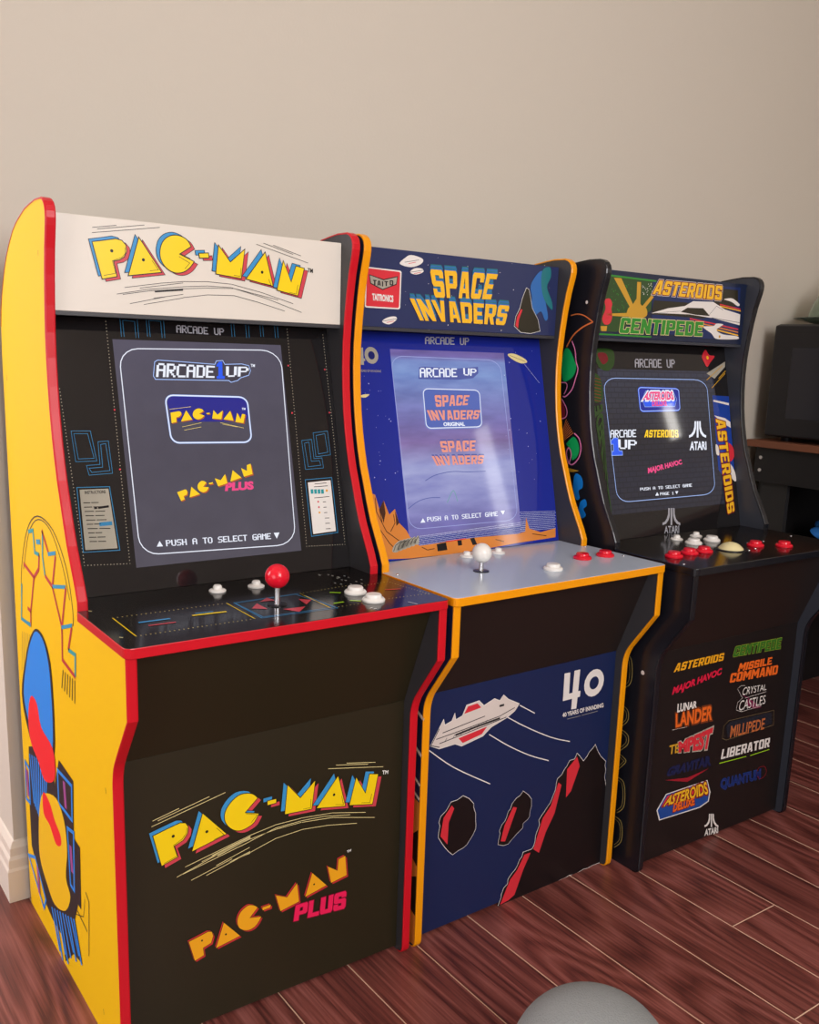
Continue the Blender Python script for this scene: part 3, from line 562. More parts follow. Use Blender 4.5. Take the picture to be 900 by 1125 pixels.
('l','ink',1,1.6,[(405.8,617.7),(398.2,630.6),(387.5,649),(375.1,668.1),(362.1,683.4),(348.6,694.2),(334.2,703),(319.1,709.5),(303.9,713.6),(288.1,715.5),(271.7,715.2),(255.7,712.8),(240.6,708.2),(226.5,701),(212.8,691.4),(200.1,680.5),(189,669.8),(179.3,658),(170.7,645),(163.7,633.3),(158.8,625.2)],0),
('l','logo_red2',2,6,[(403.9,627.3),(344.3,617.5),(373.6,557.2),(392.1,557.7)],0),
('l','teal',2,6,[(364.8,684.9),(336.7,691.8),(332.4,658.8),(307.7,659.6)],0),
('l','logo_red2',2,6,[(307.7,659.6),(314.6,636.5),(344.3,617.5)],0),
('l','teal',2,6,[(422.3,591),(436.2,529.7),(378.2,532.5)],0),
('l','logo_red2',2,6,[(373.6,557.2),(378.2,532.5)],0),
('l','teal',2,6,[(282.6,699.1),(289,661.3),(279.8,634)],0),
('l','logo_red2',2,6,[(286.6,700.4),(253.4,670.1)],0),
('l','logo_red2',2,6,[(279.8,634),(243.2,625.3),(219.9,674.8)],0),
('l','logo_red2',2,6,[(243.2,625.3),(202.9,575.1),(175,639)],0),
('l','logo_red2',2,6,[(154.3,587.7),(175.3,549.6)],0),
('l','teal',2,6,[(175.3,549.6),(142.5,551.4),(146.7,519.2)],0),
('l','logo_red2',2,6,[(203.1,573.1),(207.5,525.9),(146.8,518)],0),
('p','maze_blue2',3,[(259.7,672.7),(218.7,682.4),(216.9,677.2),(256.5,667.6)]),
('p','maze_blue2',3,[(242.7,628.5),(174.5,642.8),(179,636.6),(239.5,623.8)]),
('p','maze_blue2',3,[(205.1,577.2),(151,594.1),(153,588),(203.3,572.3)]),
('p','maze_blue2',3,[(321.2,680.7),(299.1,684.7),(297.5,677.2),(319.5,673.9)]),
('p','maze_blue2',3,[(434.3,531.1),(377.3,537),(379.8,532.1),(433.5,527)]),
('l','ink',2,2.6,[(205.8,510.8),(216.7,480.1)],0),
('l','ink',2,2.6,[(194.3,511.2),(203.9,479.4)],0),
('l','ink',2,2.6,[(183,511.5),(191.3,478.8)],0),
('l','ink',2,2.6,[(171.8,511.9),(178.9,478.2)],0),
('l','ink',2,2.6,[(160.8,512.2),(166.7,477.6)],0),
('l','ink',2,2.6,[(149.9,512.6),(154.6,476.9)],0),
('l','streak',2,1.6,[(433.8,508.6),(451.3,437.2)],0),
('l','streak',2,1.6,[(422,510.4),(437.2,441.5)],0),
('l','streak',2,1.6,[(410.4,512.2),(423.2,445.7)],0),
('l','streak',2,1.6,[(398.9,513.9),(409.5,449.8)],0),
('l','streak',2,1.6,[(387.5,515.6),(396,453.8)],0),
('p','ink',4,[(344,536.4),(333,537.8),(321.7,537.2),(310.8,535),(301.1,531.3),(292.7,526.2),(285.2,519.5),(278.7,511.6),(273.6,502.7),(270.1,492.4),(268,480.8),(266.7,468.6),(265.7,456.4),(264.9,444.3),(264.5,432),(264.5,419.6),(265.1,407.4),(265.7,395),(266.5,382.5),(268.5,370.3),(272.6,358.7),(279,347.4),(287.2,336.2),(297.6,326.2),(310.3,318.5),(327.3,313.4),(348,310.3),(369.3,309.3),(387.4,310.7),(401,314.8),(412,321.5),(421.4,330.1),(430.3,340.1),(440.3,351.4),(450.2,364.3),(457.6,378.5),(459.9,393.9),(455.3,410.9),(445.6,429.3),(433.8,447.3),(423.1,463.3),(413.8,477.2),(404.5,489.7),(395.1,500.9),(385.3,510.7),(375.3,519.3),(365,526.8),(354.5,532.7)]),
('p','art_blue',5,[(344.8,532),(334.7,533.2),(324,532.5),(313.7,530.1),(304.9,526.3),(297.5,520.8),(291.2,513.5),(285.8,505.2),(281.5,496.3),(278.5,486.7),(276.6,476.2),(275.4,465),(274.5,453.6),(273.7,441.6),(273.2,429.1),(273.3,416.4),(273.9,404.3),(274.9,392.4),(276.3,380.7),(278.6,369.6),(282.4,359.3),(287.4,349.6),(293.7,340.4),(301.6,332.4),(311.9,326.6),(326.1,322.9),(343.6,321.1),(361.6,321.3),(377.3,323.5),(389.6,328.3),(400.1,335.5),(409.3,344.2),(418,353.6),(427.2,363.2),(436.4,373.5),(443.3,385.1),(445.6,398.5),(441.6,414.7),(432.9,432.9),(422.3,450.8),(412.8,466.3),(404.6,478.9),(396.3,489.9),(388,499.4),(379.6,508),(371.2,515.9),(362.6,523),(353.9,528.6)]),
('p','art_red',6,[(397.9,409.4),(389.4,412.6),(379.8,413.1),(370.3,411.5),(362.3,408),(357.2,401.7),(353.9,392.7),(349.8,383.3),(342.1,375.9),(328.4,371.9),(310.9,369.8),(293.9,367.7),(281.6,363.8),(275.1,357.1),(271.8,348.7),(270.9,339.8),(271.2,331.9),(272.4,324.9),(275,318.4),(279.5,312.3),(286.4,306.6),(296.8,300.6),(310.5,294.6),(324.9,289.8),(337.5,287.9),(347.2,290.1),(355.5,295.3),(363.4,301.7),(372.3,307.5),(383.5,311.8),(396.1,315.7),(407.8,320.3),(416.4,326.9),(421.2,336.2),(423.2,347.5),(423,359.3),(421.3,370.4),(417.7,381.5),(412.1,392.9),(405.3,402.7)]),
('p','ink',3,[(431.9,309.8),(281.2,366.1),(282,300.8),(249.8,356),(178.3,351.3),(188.4,257.3),(158.7,255.5),(165.7,152.7),(180.1,153),(200.7,117.2),(171.2,59.3),(215.9,49.7),(263.4,8.6),(282.4,46),(331.6,45.2),(366.9,53.2),(406.7,87.5),(447.7,122.8),(446.6,214.9)]),
('l','art_blue',4,6,[(427.8,298.2),(415,214.8)],0),
('l','art_blue',4,6,[(413.1,301.6),(407.9,211.7)],0),
('l','art_blue',4,6,[(398.7,304.9),(400.7,208.6)],0),
('l','art_blue',4,6,[(384.5,308.2),(393.6,205.5)],0),
('l','art_blue',4,6,[(370.5,311.5),(386.6,202.4)],0),
('l','art_blue',4,6,[(356.8,314.7),(379.6,199.3)],0),
('l','art_blue',4,6,[(343.2,317.8),(372.7,196.3)],0),
('l','art_blue',4,6,[(329.8,320.9),(365.8,193.3)],0),
('l','art_blue',4,6,[(316.7,324),(358.9,190.3)],0),
('l','art_blue',4,7,[(332.4,67.2),(294.9,7.8)],0),
('l','art_blue',4,7,[(315.8,73.5),(280.9,-0.5)],0),
('l','art_blue',4,7,[(299.4,79.6),(263.1,20.2)],0),
('l','art_blue',4,7,[(283.4,85.7),(249.6,12)],0),
('l','art_blue',4,7,[(267.6,91.6),(232.4,32.3)],0),
('l','art_blue',4,7,[(252.1,97.5),(215.6,52)],0),
('l','art_blue',4,7,[(236.9,103.2),(202.8,43.9)],0),
('l','art_blue',4,7,[(222,108.9),(186.6,63.1)],0),
('l','art_blue',4,7,[(207.3,114.4),(174.2,55)],0),
('l','art_blue',4,6,[(259.3,336.4),(187,340),(192.3,283.1),(261,281.1)],1),
('l','art_purple',5,12,[(226.2,331.2),(222.1,289.3)],0),
('l','art_blue',4,6,[(219.1,259.1),(187.3,265.7),(196.7,166.7),(215.3,167.3)],1),
('l','art_purple',5,12,[(206.6,236.3),(202.4,193.8)],0),
('l','art_blue',4,6,[(463.3,271.2),(436.5,268.3),(440.7,203.8),(468.7,201)],1),
('l','art_purple',5,12,[(454,260.3),(450.3,212.2)],0),
('l','art_blue',4,6,[(473,92),(426.1,110.1),(368.5,61.5),(384.7,36.8)],1),
('l','art_purple',5,12,[(414.3,99.2),(410.4,50.3)],0),
('p','side_yellow',6,[(347,261.2),(330.8,268.4),(310.7,275.7),(290.5,281.4),(273.9,283.7),(261.2,282.2),(250.6,277.9),(241.9,271.6),(234.9,264.1),(229.8,255),(226.5,244.1),(224.8,232.2),(224.5,220.1),(227,207.1),(231.9,193),(236.6,179.4),(238.2,168.1),(234.4,160.6),(227.2,155.7),(220.5,151.2),(218.4,145.1),(221.9,136),(229,125.2),(238.6,114.4),(249.7,105.2),(263.3,97.6),(279.7,90.7),(296.6,85.5),(311.5,82.8),(323.3,83.3),(333.4,86.6),(342.7,91.5),(352.3,97),(363.3,102.6),(374.9,109.1),(385.1,116.9),(392.2,126.5),(395.1,138.6),(394.8,152.6),(392.8,167.2),(390.3,181.2),(387.5,194.9),(383.7,208.6),(379.1,221.4),(373.9,232.5),(369,241.4),(364.2,248.6),(357.4,255)]),
('p','art_red',7,[(349.7,262.2),(342.2,264.7),(332,264.2),(321.1,262),(311.8,259.2),(304.9,255.5),(299,250.5),(293.4,245.2),(287.2,240.7),(279.6,237.4),(271.1,234.7),(263.5,232),(258.2,228.9),(255.5,225),(254.6,220.7),(255.4,216.3),(258,212.5),(263,208.6),(270.2,204.8),(278.4,201.9),(286.5,201.1),(294.1,203.6),(302,208.5),(310.1,214),(318.4,218.2),(327.7,219.7),(337.9,219.9),(347.1,220.7),(353.2,224.2),(355.9,232.4),(356.1,243.8),(354,254.9)]),
('l','ink',3,2,[(139.4,194.5),(124.3,186.8),(135.2,93)],0),
('l','ink',3,2,[(185.4,140),(138.8,131.2)],0),
('l','ink',3,1.2,[(144.6,179.9),(154.5,146.6),(192.9,129.8)],0),
]),
(1,'side','wear_marks',[
('l','ink',1,1.2,[(238.2,1088.3),(238.1,1081.3)],0),
('l','ink',1,1.2,[(449.4,916.8),(449.6,908.5)],0),
('l','ink',1,1.2,[(30.8,401.7),(28.6,394.2)],0),
('l','ink',1,1.2,[(75.4,44.3),(73,36.3)],0),
]),
(1,'bezel','screen:frame_line',[
('l','glow_white',1,1.4,[(335.5,664),(345.8,665.1),(355.3,668.7),(362.9,674.6),(367.9,682.2),(369.7,690.6),(375.9,940.3),(374.4,948.7),(369.6,956.3),(362,962.2),(352.5,965.9),(341.9,967.1),(141.7,963.5),(132.7,962),(124.7,958.1),(118.3,952.2),(114.3,944.8),(112.9,936.7),(113.1,696.2),(114.5,688),(118.5,680.5),(124.7,674.5),(132.5,670.5),(141.2,669)],1),
]),
(1,'bezel','screen:maker_wordmark',[
('l','glow_edge',1,2.2,[(161.4,924.8),(165.5,944.8),(170,947.3),(208,945.6),(260.9,942.9),(263.9,948.1),(273.9,948.9),(276.8,943.2),(305.7,944.4),(317.1,942.1),(319.2,934.9),(315.5,928.3),(301.6,924.3),(295.7,920),(284.6,917.3),(281.3,919.9),(163.8,920.5)],1),
('p','screen_dark',2,[(161.4,924.8),(165.5,944.8),(170,947.3),(208,945.6),(260.9,942.9),(263.9,948.1),(273.9,948.9),(276.8,943.2),(305.7,944.4),(317.1,942.1),(319.2,934.9),(315.5,928.3),(301.6,924.3),(295.7,920),(284.6,917.3),(281.3,919.9),(163.8,920.5)]),
('x','glow_white',3,'ARCADE',[(165.1,923.3),(256.9,923.1),(259.6,941),(168.7,943.6)]),
('p','glow_blue',3,[(261,921.9),(261.4,925.7),(264.3,926.1),(265.9,940.5),(262.3,939.8),(263.4,943.6),(268.1,947.5),(273.1,947.6),(271.3,926.2),(274.8,925.9),(274.4,921.7)]),
('x','glow_white',3,'UP',[(277.5,924.6),(313.8,926.4),(316.9,940.7),(279.4,940.7)]),
('t','glow_white',3,'TM',[(320.6,940.8),(327.6,940.6),(328.4,944.9),(321.1,945.1)],0.02),
]),
(1,'bezel','screen:game_tile',[
('p','screen_navy',1,[(295.3,856.9),(299.4,857.4),(303,858.9),(306,861.2),(307.9,864.2),(308.6,867.6),(308.9,883.3),(308.2,886.7),(306.3,889.7),(303.3,892.1),(299.4,893.7),(295.1,894.3),(189.1,895.5),(185.3,895),(182,893.5),(179.7,891.2),(178.4,888.2),(178.4,884.9),(181.3,869.3),(182.5,865.9),(184.7,862.9),(187.8,860.5),(191.4,858.9),(195.2,858.3)]),
('l','glow_edge',2,2.6,[(295.8,825.4),(300,825.9),(303.8,827.4),(306.9,829.9),(308.8,833.1),(309.5,836.6),(309.1,882.7),(308.4,886.2),(306.4,889.5),(303.3,892.1),(299.3,893.8),(295,894.5),(188.1,896.9),(184.1,896.4),(180.6,894.9),(177.9,892.4),(176.3,889.2),(175.8,885.6),(177.7,839.2),(178.5,835.6),(180.4,832.4),(183.2,829.8),(186.8,828),(190.7,827.4)],1),
('l','glow_white',3,1.3,[(295.8,825.4),(300,825.9),(303.8,827.4),(306.9,829.9),(308.8,833.1),(309.5,836.6),(309.1,882.7),(308.4,886.2),(306.4,889.5),(303.3,892.1),(299.3,893.8),(295,894.5),(188.1,896.9),(184.1,896.4),(180.6,894.9),(177.9,892.4),(176.3,889.2),(175.8,885.6),(177.7,839.2),(178.5,835.6),(180.4,832.4),(183.2,829.8),(186.8,828),(190.7,827.4)],1),
]),
(1,'bezel','screen:wordmark',[
('l','screen_dark',3,0.5,[(182.1,870.4),(189.2,871.5),(194.5,872.4),(197.5,872),(199,870.2),(198.7,867.7),(196.8,865.4),(194.1,864),(190.3,863.3),(190.2,856.6),(182.1,855.1)],1),
('p','glow_red',4,[(182.1,870.4),(189.2,871.5),(194.5,872.4),(197.5,872),(199,870.2),(198.7,867.7),(196.8,865.4),(194.1,864),(190.3,863.3),(190.2,856.6),(182.1,855.1)]),
('l','screen_dark',3,0.5,[(207.1,873.7),(215.6,859.9),(197.1,857.4)],1),
('p','glow_red',4,[(207.1,873.7),(215.6,859.9),(197.1,857.4)]),
('l','screen_dark',3,0.5,[(235.1,872.2),(234.7,872.9),(234.1,873.9),(233.4,874.7),(232.3,875.3),(231.1,875.7),(230,876),(228.9,876.2),(227.8,876.2),(226.7,876.2),(225.5,875.9),(224.1,875.6),(222.9,875.1),(221.7,874.4),(220.6,873.6),(219.6,872.7),(218.7,871.6),(218.1,870.4),(217.5,869.2),(217.2,868.1),(217,866.9),(217.1,865.9),(217.3,864.9),(217.7,863.9),(218.3,863.1),(218.9,862.3),(219.8,861.6),(220.8,861.1),(221.8,860.6),(223,860.3),(224.3,860.1),(225.7,860.2),(227.2,860.4),(228.6,860.8),(230,861.3),(231.3,862),(232.5,862.8),(233.7,863.7),(234.8,864.8),(235.5,865.6),(227.6,868.4)],1),
('p','glow_red',4,[(235.1,872.2),(234.7,872.9),(234.1,873.9),(233.4,874.7),(232.3,875.3),(231.1,875.7),(230,876),(228.9,876.2),(227.8,876.2),(226.7,876.2),(225.5,875.9),(224.1,875.6),(222.9,875.1),(221.7,874.4),(220.6,873.6),(219.6,872.7),(218.7,871.6),(218.1,870.4),(217.5,869.2),(217.2,868.1),(217,866.9),(217.1,865.9),(217.3,864.9),(217.7,863.9),(218.3,863.1),(218.9,862.3),(219.8,861.6),(220.8,861.1),(221.8,860.6),(223,860.3),(224.3,860.1),(225.7,860.2),(227.2,860.4),(228.6,860.8),(230,861.3),(231.3,862),(232.5,862.8),(233.7,863.7),(234.8,864.8),(235.5,865.6),(227.6,868.4)]),
('l','screen_dark',3,0.5,[(239.4,869.4),(244.7,869.8),(244.7,868),(239.5,867.6)],1),
('p','glow_red',4,[(239.4,869.4),(244.7,869.8),(244.7,868),(239.5,867.6)]),
('l','screen_dark',3,0.5,[(251.5,873.5),(257.4,866.5),(266.8,872.8),(263.1,859.7),(248.1,861)],1),
('p','glow_red',4,[(251.5,873.5),(257.4,866.5),(266.8,872.8),(263.1,859.7),(248.1,861)]),
('l','screen_dark',3,0.5,[(279.3,872.2),(283.3,857.1),(266.7,859.6)],1),
('p','glow_red',4,[(279.3,872.2),(283.3,857.1),(266.7,859.6)]),
('l','screen_dark',3,0.5,[(290.8,869.1),(295.6,859.2),(299.1,867.3),(304.3,866.6),(299.8,853.1),(286.2,855.3)],1),
('p','glow_red',4,[(290.8,869.1),(295.6,859.2),(299.1,867.3),(304.3,866.6),(299.8,853.1),(286.2,855.3)]),
('l','screen_dark',7,0.75,[(181.1,871.4),(188.1,872.5),(193.5,873.4),(196.4,873),(197.9,871.2),(197.5,868.8),(195.7,866.5),(192.9,865.1),(189.2,864.3),(189,857.7),(181.1,856.2)],1),
('p','glow_yellow',8,[(181.1,871.4),(188.1,872.5),(193.5,873.4),(196.4,873),(197.9,871.2),(197.5,868.8),(195.7,866.5),(192.9,865.1),(189.2,864.3),(189,857.7),(181.1,856.2)]),
('l','screen_dark',7,0.75,[(205.9,874.7),(214.4,861),(195.9,858.5)],1),
('p','glow_yellow',8,[(205.9,874.7),(214.4,861),(195.9,858.5)]),
('l','screen_dark',7,0.75,[(233.7,873.3),(233.4,874),(232.8,874.9),(232,875.8),(231,876.3),(229.8,876.7),(228.7,877),(227.6,877.2),(226.6,877.3),(225.5,877.2),(224.2,877),(222.9,876.6),(221.6,876.1),(220.4,875.4),(219.3,874.6),(218.3,873.7),(217.5,872.7),(216.8,871.5),(216.3,870.3),(216,869.2),(215.8,868),(215.8,867),(216,866),(216.4,865),(217,864.2),(217.7,863.4),(218.5,862.8),(219.5,862.2),(220.5,861.8),(221.7,861.4),(223,861.3),(224.4,861.3),(225.9,861.5),(227.3,861.9),(228.6,862.5),(229.9,863.1),(231.1,863.9),(232.3,864.9),(233.4,865.9),(234.2,866.7),(226.3,869.5)],1),
('p','glow_yellow',8,[(233.7,873.3),(233.4,874),(232.8,874.9),(232,875.8),(231,876.3),(229.8,876.7),(228.7,877),(227.6,877.2),(226.6,877.3),(225.5,877.2),(224.2,877),(222.9,876.6),(221.6,876.1),(220.4,875.4),(219.3,874.6),(218.3,873.7),(217.5,872.7),(216.8,871.5),(216.3,870.3),(216,869.2),(215.8,868),(215.8,867),(216,866),(216.4,865),(217,864.2),(217.7,863.4),(218.5,862.8),(219.5,862.2),(220.5,861.8),(221.7,861.4),(223,861.3),(224.4,861.3),(225.9,861.5),(227.3,861.9),(228.6,862.5),(229.9,863.1),(231.1,863.9),(232.3,864.9),(233.4,865.9),(234.2,866.7),(226.3,869.5)]),
('l','screen_dark',7,0.75,[(238.1,870.4),(243.3,870.9),(243.3,869.1),(238.1,868.7)],1),
('p','glow_yellow',8,[(238.1,870.4),(243.3,870.9),(243.3,869.1),(238.1,868.7)]),
('l','screen_dark',7,0.75,[(250.1,874.6),(255.9,867.7),(265.2,873.9),(261.6,860.9),(246.6,862.2)],1),
('p','glow_yellow',8,[(250.1,874.6),(255.9,867.7),(265.2,873.9),(261.6,860.9),(246.6,862.2)]),
('l','screen_dark',7,0.75,[(277.7,873.4),(281.6,858.3),(265.1,860.8)],1),
('p','glow_yellow',8,[(277.7,873.4),(281.6,858.3),(265.1,860.8)]),
('l','screen_dark',7,0.75,[(289.1,870.2),(293.8,860.5),(297.3,868.5),(302.4,867.8),(298,854.4),(284.5,856.5)],1),
('p','glow_yellow',8,[(289.1,870.2),(293.8,860.5),(297.3,868.5),(302.4,867.8),(298,854.4),(284.5,856.5)]),
('l','dot_yellow',2,0.6,[(180.3,876.5),(214.1,880)],0),
('l','dot_yellow',2,0.6,[(197.4,850.5),(228.6,856.3)],0),
('l','dot_yellow',2,0.6,[(200.2,845.8),(227.9,850)],0),
('l','dot_yellow',2,0.6,[(259.8,855.8),(298.2,847.1)],0),
('l','dot_yellow',2,0.6,[(263.1,853.5),(287.6,849)],0),
('t','glow_white',3,'TM',[(297.7,874.7),(303.9,874.7),(304.3,877.9),(298.1,877.9)],0.02),
]),
(1,'bezel','screen:second_wordmark',[
('l','screen_dark',3,0.4,[(179.7,754.2),(186.3,755.9),(192.3,757.5),(194.8,756.9),(196,754),(194.9,749.7),(189.5,747.9),(190.5,743.1),(184.5,741.2)],1),
('p','glow_red',4,[(179.7,754.2),(186.3,755.9),(192.3,757.5),(194.8,756.9),(196,754),(194.9,749.7),(189.5,747.9),(190.5,743.1),(184.5,741.2)]),
('l','screen_dark',3,0.4,[(203.1,760.9),(215.4,749.3),(198.6,745.5)],1),
('p','glow_red',4,[(203.1,760.9),(215.4,749.3),(198.6,745.5)]),
('l','screen_dark',3,0.4,[(228,765.7),(227.2,766.3),(226,767.1),(224.7,767.8),(223.3,768.3),(221.7,768.6),(220.1,768.5),(218.3,767.7),(216.4,766.5),(214.9,765.1),(213.9,763.5),(213.2,761.7),(212.9,760),(213.1,758.3),(213.6,756.7),(214.4,755.2),(215.6,754),(217.1,753),(218.6,752.3),(220.1,751.9),(221.7,751.7),(223.2,751.8),(224.8,752.2),(226.3,752.9),(227.7,753.9),(229.1,755.5),(230.3,757.3),(231.1,758.7),(222,759.8)],1),
('p','glow_red',4,[(228,765.7),(227.2,766.3),(226,767.1),(224.7,767.8),(223.3,768.3),(221.7,768.6),(220.1,768.5),(218.3,767.7),(216.4,766.5),(214.9,765.1),(213.9,763.5),(213.2,761.7),(212.9,760),(213.1,758.3),(213.6,756.7),(214.4,755.2),(215.6,754),(217.1,753),(218.6,752.3),(220.1,751.9),(221.7,751.7),(223.2,751.8),(224.8,752.2),(226.3,752.9),(227.7,753.9),(229.1,755.5),(230.3,757.3),(231.1,758.7),(222,759.8)]),
('l','screen_dark',3,0.4,[(231.7,764.9),(238.4,765.7),(238.2,763.6),(232.1,762.9)],1),
('p','glow_red',4,[(231.7,764.9),(238.4,765.7),(238.2,763.6),(232.1,762.9)]),
('l','screen_dark',3,0.4,[(242.3,771.4),(251.7,768),(260.1,776.8),(262.3,762.9),(246.6,759.2)],1),
('p','glow_red',4,[(242.3,771.4),(251.7,768),(260.1,776.8),(262.3,762.9),(246.6,759.2)]),
('l','screen_dark',3,0.4,[(273.5,782.1),(287,770.3),(267.6,765.1)],1),
('p','glow_red',4,[(273.5,782.1),(287,770.3),(267.6,765.1)]),
('l','screen_dark',3,0.4,[(288,784.6),(297.5,779.9),(298.3,788.8),(305,790.5),(306.7,774.7),(291.4,771.4)],1),
('p','glow_red',4,[(288,784.6),(297.5,779.9),(298.3,788.8),(305,790.5),(306.7,774.7),(291.4,771.4)]),
('l','screen_dark',7,0.6000000000000001,[(178.5,755.6),(185,757.3),(191,759),(193.5,758.4),(194.6,755.5),(193.5,751.2),(188.2,749.4),(189.1,744.6),(183.3,742.6)],1),
('p','glow_yellow',8,[(178.5,755.6),(185,757.3),(191,759),(193.5,758.4),(194.6,755.5),(193.5,751.2),(188.2,749.4),(189.1,744.6),(183.3,742.6)]),
('l','screen_dark',7,0.6000000000000001,[(201.7,762.4),(214,750.8),(197.2,747)],1),
('p','glow_yellow',8,[(201.7,762.4),(214,750.8),(197.2,747)]),
('l','screen_dark',7,0.6000000000000001,[(226.5,767.3),(225.7,767.9),(224.6,768.7),(223.3,769.4),(221.8,769.9),(220.2,770.2),(218.6,770.1),(216.8,769.3),(215,768),(213.5,766.6),(212.5,765),(211.8,763.3),(211.5,761.6),(211.7,759.9),(212.2,758.2),(213,756.8),(214.1,755.6),(215.6,754.6),(217.2,753.9),(218.7,753.4),(220.2,753.2),(221.7,753.3),(223.3,753.8),(224.8,754.5),(226.3,755.5),(227.6,757.1),(228.8,758.9),(229.6,760.3),(220.6,761.3)],1),
('p','glow_yellow',8,[(226.5,767.3),(225.7,767.9),(224.6,768.7),(223.3,769.4),(221.8,769.9),(220.2,770.2),(218.6,770.1),(216.8,769.3),(215,768),(213.5,766.6),(212.5,765),(211.8,763.3),(211.5,761.6),(211.7,759.9),(212.2,758.2),(213,756.8),(214.1,755.6),(215.6,754.6),(217.2,753.9),(218.7,753.4),(220.2,753.2),(221.7,753.3),(223.3,753.8),(224.8,754.5),(226.3,755.5),(227.6,757.1),(228.8,758.9),(229.6,760.3),(220.6,761.3)]),
('l','screen_dark',7,0.6000000000000001,[(230.2,766.5),(236.9,767.3),(236.6,765.2),(230.6,764.5)],1),
('p','glow_yellow',8,[(230.2,766.5),(236.9,767.3),(236.6,765.2),(230.6,764.5)]),
('l','screen_dark',7,0.6000000000000001,[(240.7,773),(250.1,769.7),(258.4,778.5),(260.7,764.6),(245,760.8)],1),
('p','glow_yellow',8,[(240.7,773),(250.1,769.7),(258.4,778.5),(260.7,764.6),(245,760.8)]),
('l','screen_dark',7,0.6000000000000001,[(271.7,783.8),(285.2,772),(265.9,766.8)],1),
('p','glow_yellow',8,[(271.7,783.8),(285.2,772),(265.9,766.8)]),
('l','screen_dark',7,0.6000000000000001,[(286.2,786.4),(295.7,781.6),(296.5,790.5),(303.1,792.3),(304.8,776.5),(289.6,773.1)],1),
('p','glow_yellow',8,[(286.2,786.4),(295.7,781.6),(296.5,790.5),(303.1,792.3),(304.8,776.5),(289.6,773.1)]),
('t','glow_pink',4,'PLUS',[(257,753.8),(303.2,753.7),(303.8,764.8),(259.5,764.7)],0.06),
]),
(1,'bezel','screen:prompt',[
('x','glow_white',2,'PUSH A TO SELECT GAME',[(153.8,678.8),(325.7,675.1),(326,684),(153.6,687.7)]),
('p','glow_white',2,[(139.1,679.6),(148.5,679.3),(144.1,687.4)]),
('p','glow_white',2,[(331.5,684.1),(341.7,683.9),(335.8,674.8)]),
]),
(2,'marquee','wordmark',[
('g','shadow_teal',3,'SPACE',[(169.7,1074.3),(298.1,1078.7),(312.1,1123.6),(156.4,1120.3)],0),
('g','shadow_teal',3,'INVADERS',[(139.6,1034.3),(334.9,1035.1),(345,1070.5),(115.7,1069.5)],0),
('g','shadow_blue',4,'SPACE',[(169.8,1072.4),(298.2,1076.8),(312.2,1121.7),(156.5,1118.4)],0),
('g','shadow_blue',4,'INVADERS',[(139.6,1032.4),(335.1,1033.1),(345.1,1068.5),(115.8,1067.7)],0),
('g','shadow_teal',5,'SPACE',[(169.9,1070),(298.4,1074.3),(312.4,1119.2),(156.6,1116.1)],0),
('g','shadow_teal',5,'INVADERS',[(139.7,1030),(335.2,1030.6),(345.3,1066),(115.9,1065.4)],0),
('g','shadow_blue',6,'SPACE',[(170,1068.1),(298.5,1072.3),(312.5,1117.2),(156.7,1114.2)],0),
('g','shadow_blue',6,'INVADERS',[(139.8,1028.1),(335.4,1028.6),(345.4,1064),(115.9,1063.5)],0),
('g','logo_gold',7,'SPACE',[(170.1,1065.8),(298.7,1069.9),(312.7,1114.8),(156.8,1111.9)],0),
('g','logo_gold',7,'INVADERS',[(139.9,1025.8),(335.6,1026),(345.6,1061.5),(116,1061.2)],0),
]),
(2,'marquee','maker_badge',[
('p','card_white',2,[(92.9,1041.8),(94.2,1042),(95.5,1042.5),(96.5,1043.2),(97.1,1044.2),(97.3,1045.2),(98,1101.6),(97.8,1102.6),(97.2,1103.5),(96.2,1104.2),(94.9,1104.7),(93.6,1104.9),(29.9,1106),(28.6,1105.9),(27.4,1105.4),(26.4,1104.7),(25.8,1103.8),(25.6,1102.8),(25.3,1044.8),(25.5,1043.7),(26.1,1042.8),(27,1042),(28.2,1041.6),(29.5,1041.4)]),
('p','badge_red',3,[(91.2,1044),(92.3,1044.2),(93.3,1044.5),(94,1045.1),(94.5,1045.8),(94.7,1046.6),(95.3,1100.1),(95.2,1100.9),(94.7,1101.6),(93.9,1102.2),(93,1102.6),(91.9,1102.7),(31.4,1104),(30.4,1103.9),(29.4,1103.5),(28.7,1103),(28.2,1102.3),(28.1,1101.5),(27.5,1046.4),(27.6,1045.6),(28.1,1044.8),(28.8,1044.3),(29.7,1043.9),(30.7,1043.8)]),
('p','ink',4,[(32,1094.5),(61.3,1088.8),(90.4,1095.8),(88.4,1081.7),(59.8,1071.2),(35.2,1079.8)]),
('p','card_grey',5,[(33.6,1093),(61.3,1086.9),(88.8,1094),(86.9,1082.8),(59.8,1072.9),(36.6,1081)]),
('g','ink',6,'T',[(40.3,1078.2),(47.6,1078.4),(47.3,1086.4),(40,1086.2)],0),
('g','ink',6,'A',[(48.8,1077.7),(56.1,1077.8),(55.9,1085.9),(48.5,1085.7)],0),
('g','ink',6,'I',[(58.4,1077.1),(60.9,1076.9),(60.6,1085),(58.1,1085.2)],0),
('g','ink',6,'T',[(63.3,1077.8),(70.7,1078),(70.4,1086.1),(63,1085.9)],0),
('g','ink',6,'O',[(73.9,1079.9),(81.4,1080),(81.1,1088.2),(73.7,1088)],0),
('t','card_white',6,'TAITRONICS',[(40,1054.2),(82.2,1053.3),(81.8,1063.3),(39.3,1064.1)],0.05),
]),
(2,'marquee','saucer_prints',[
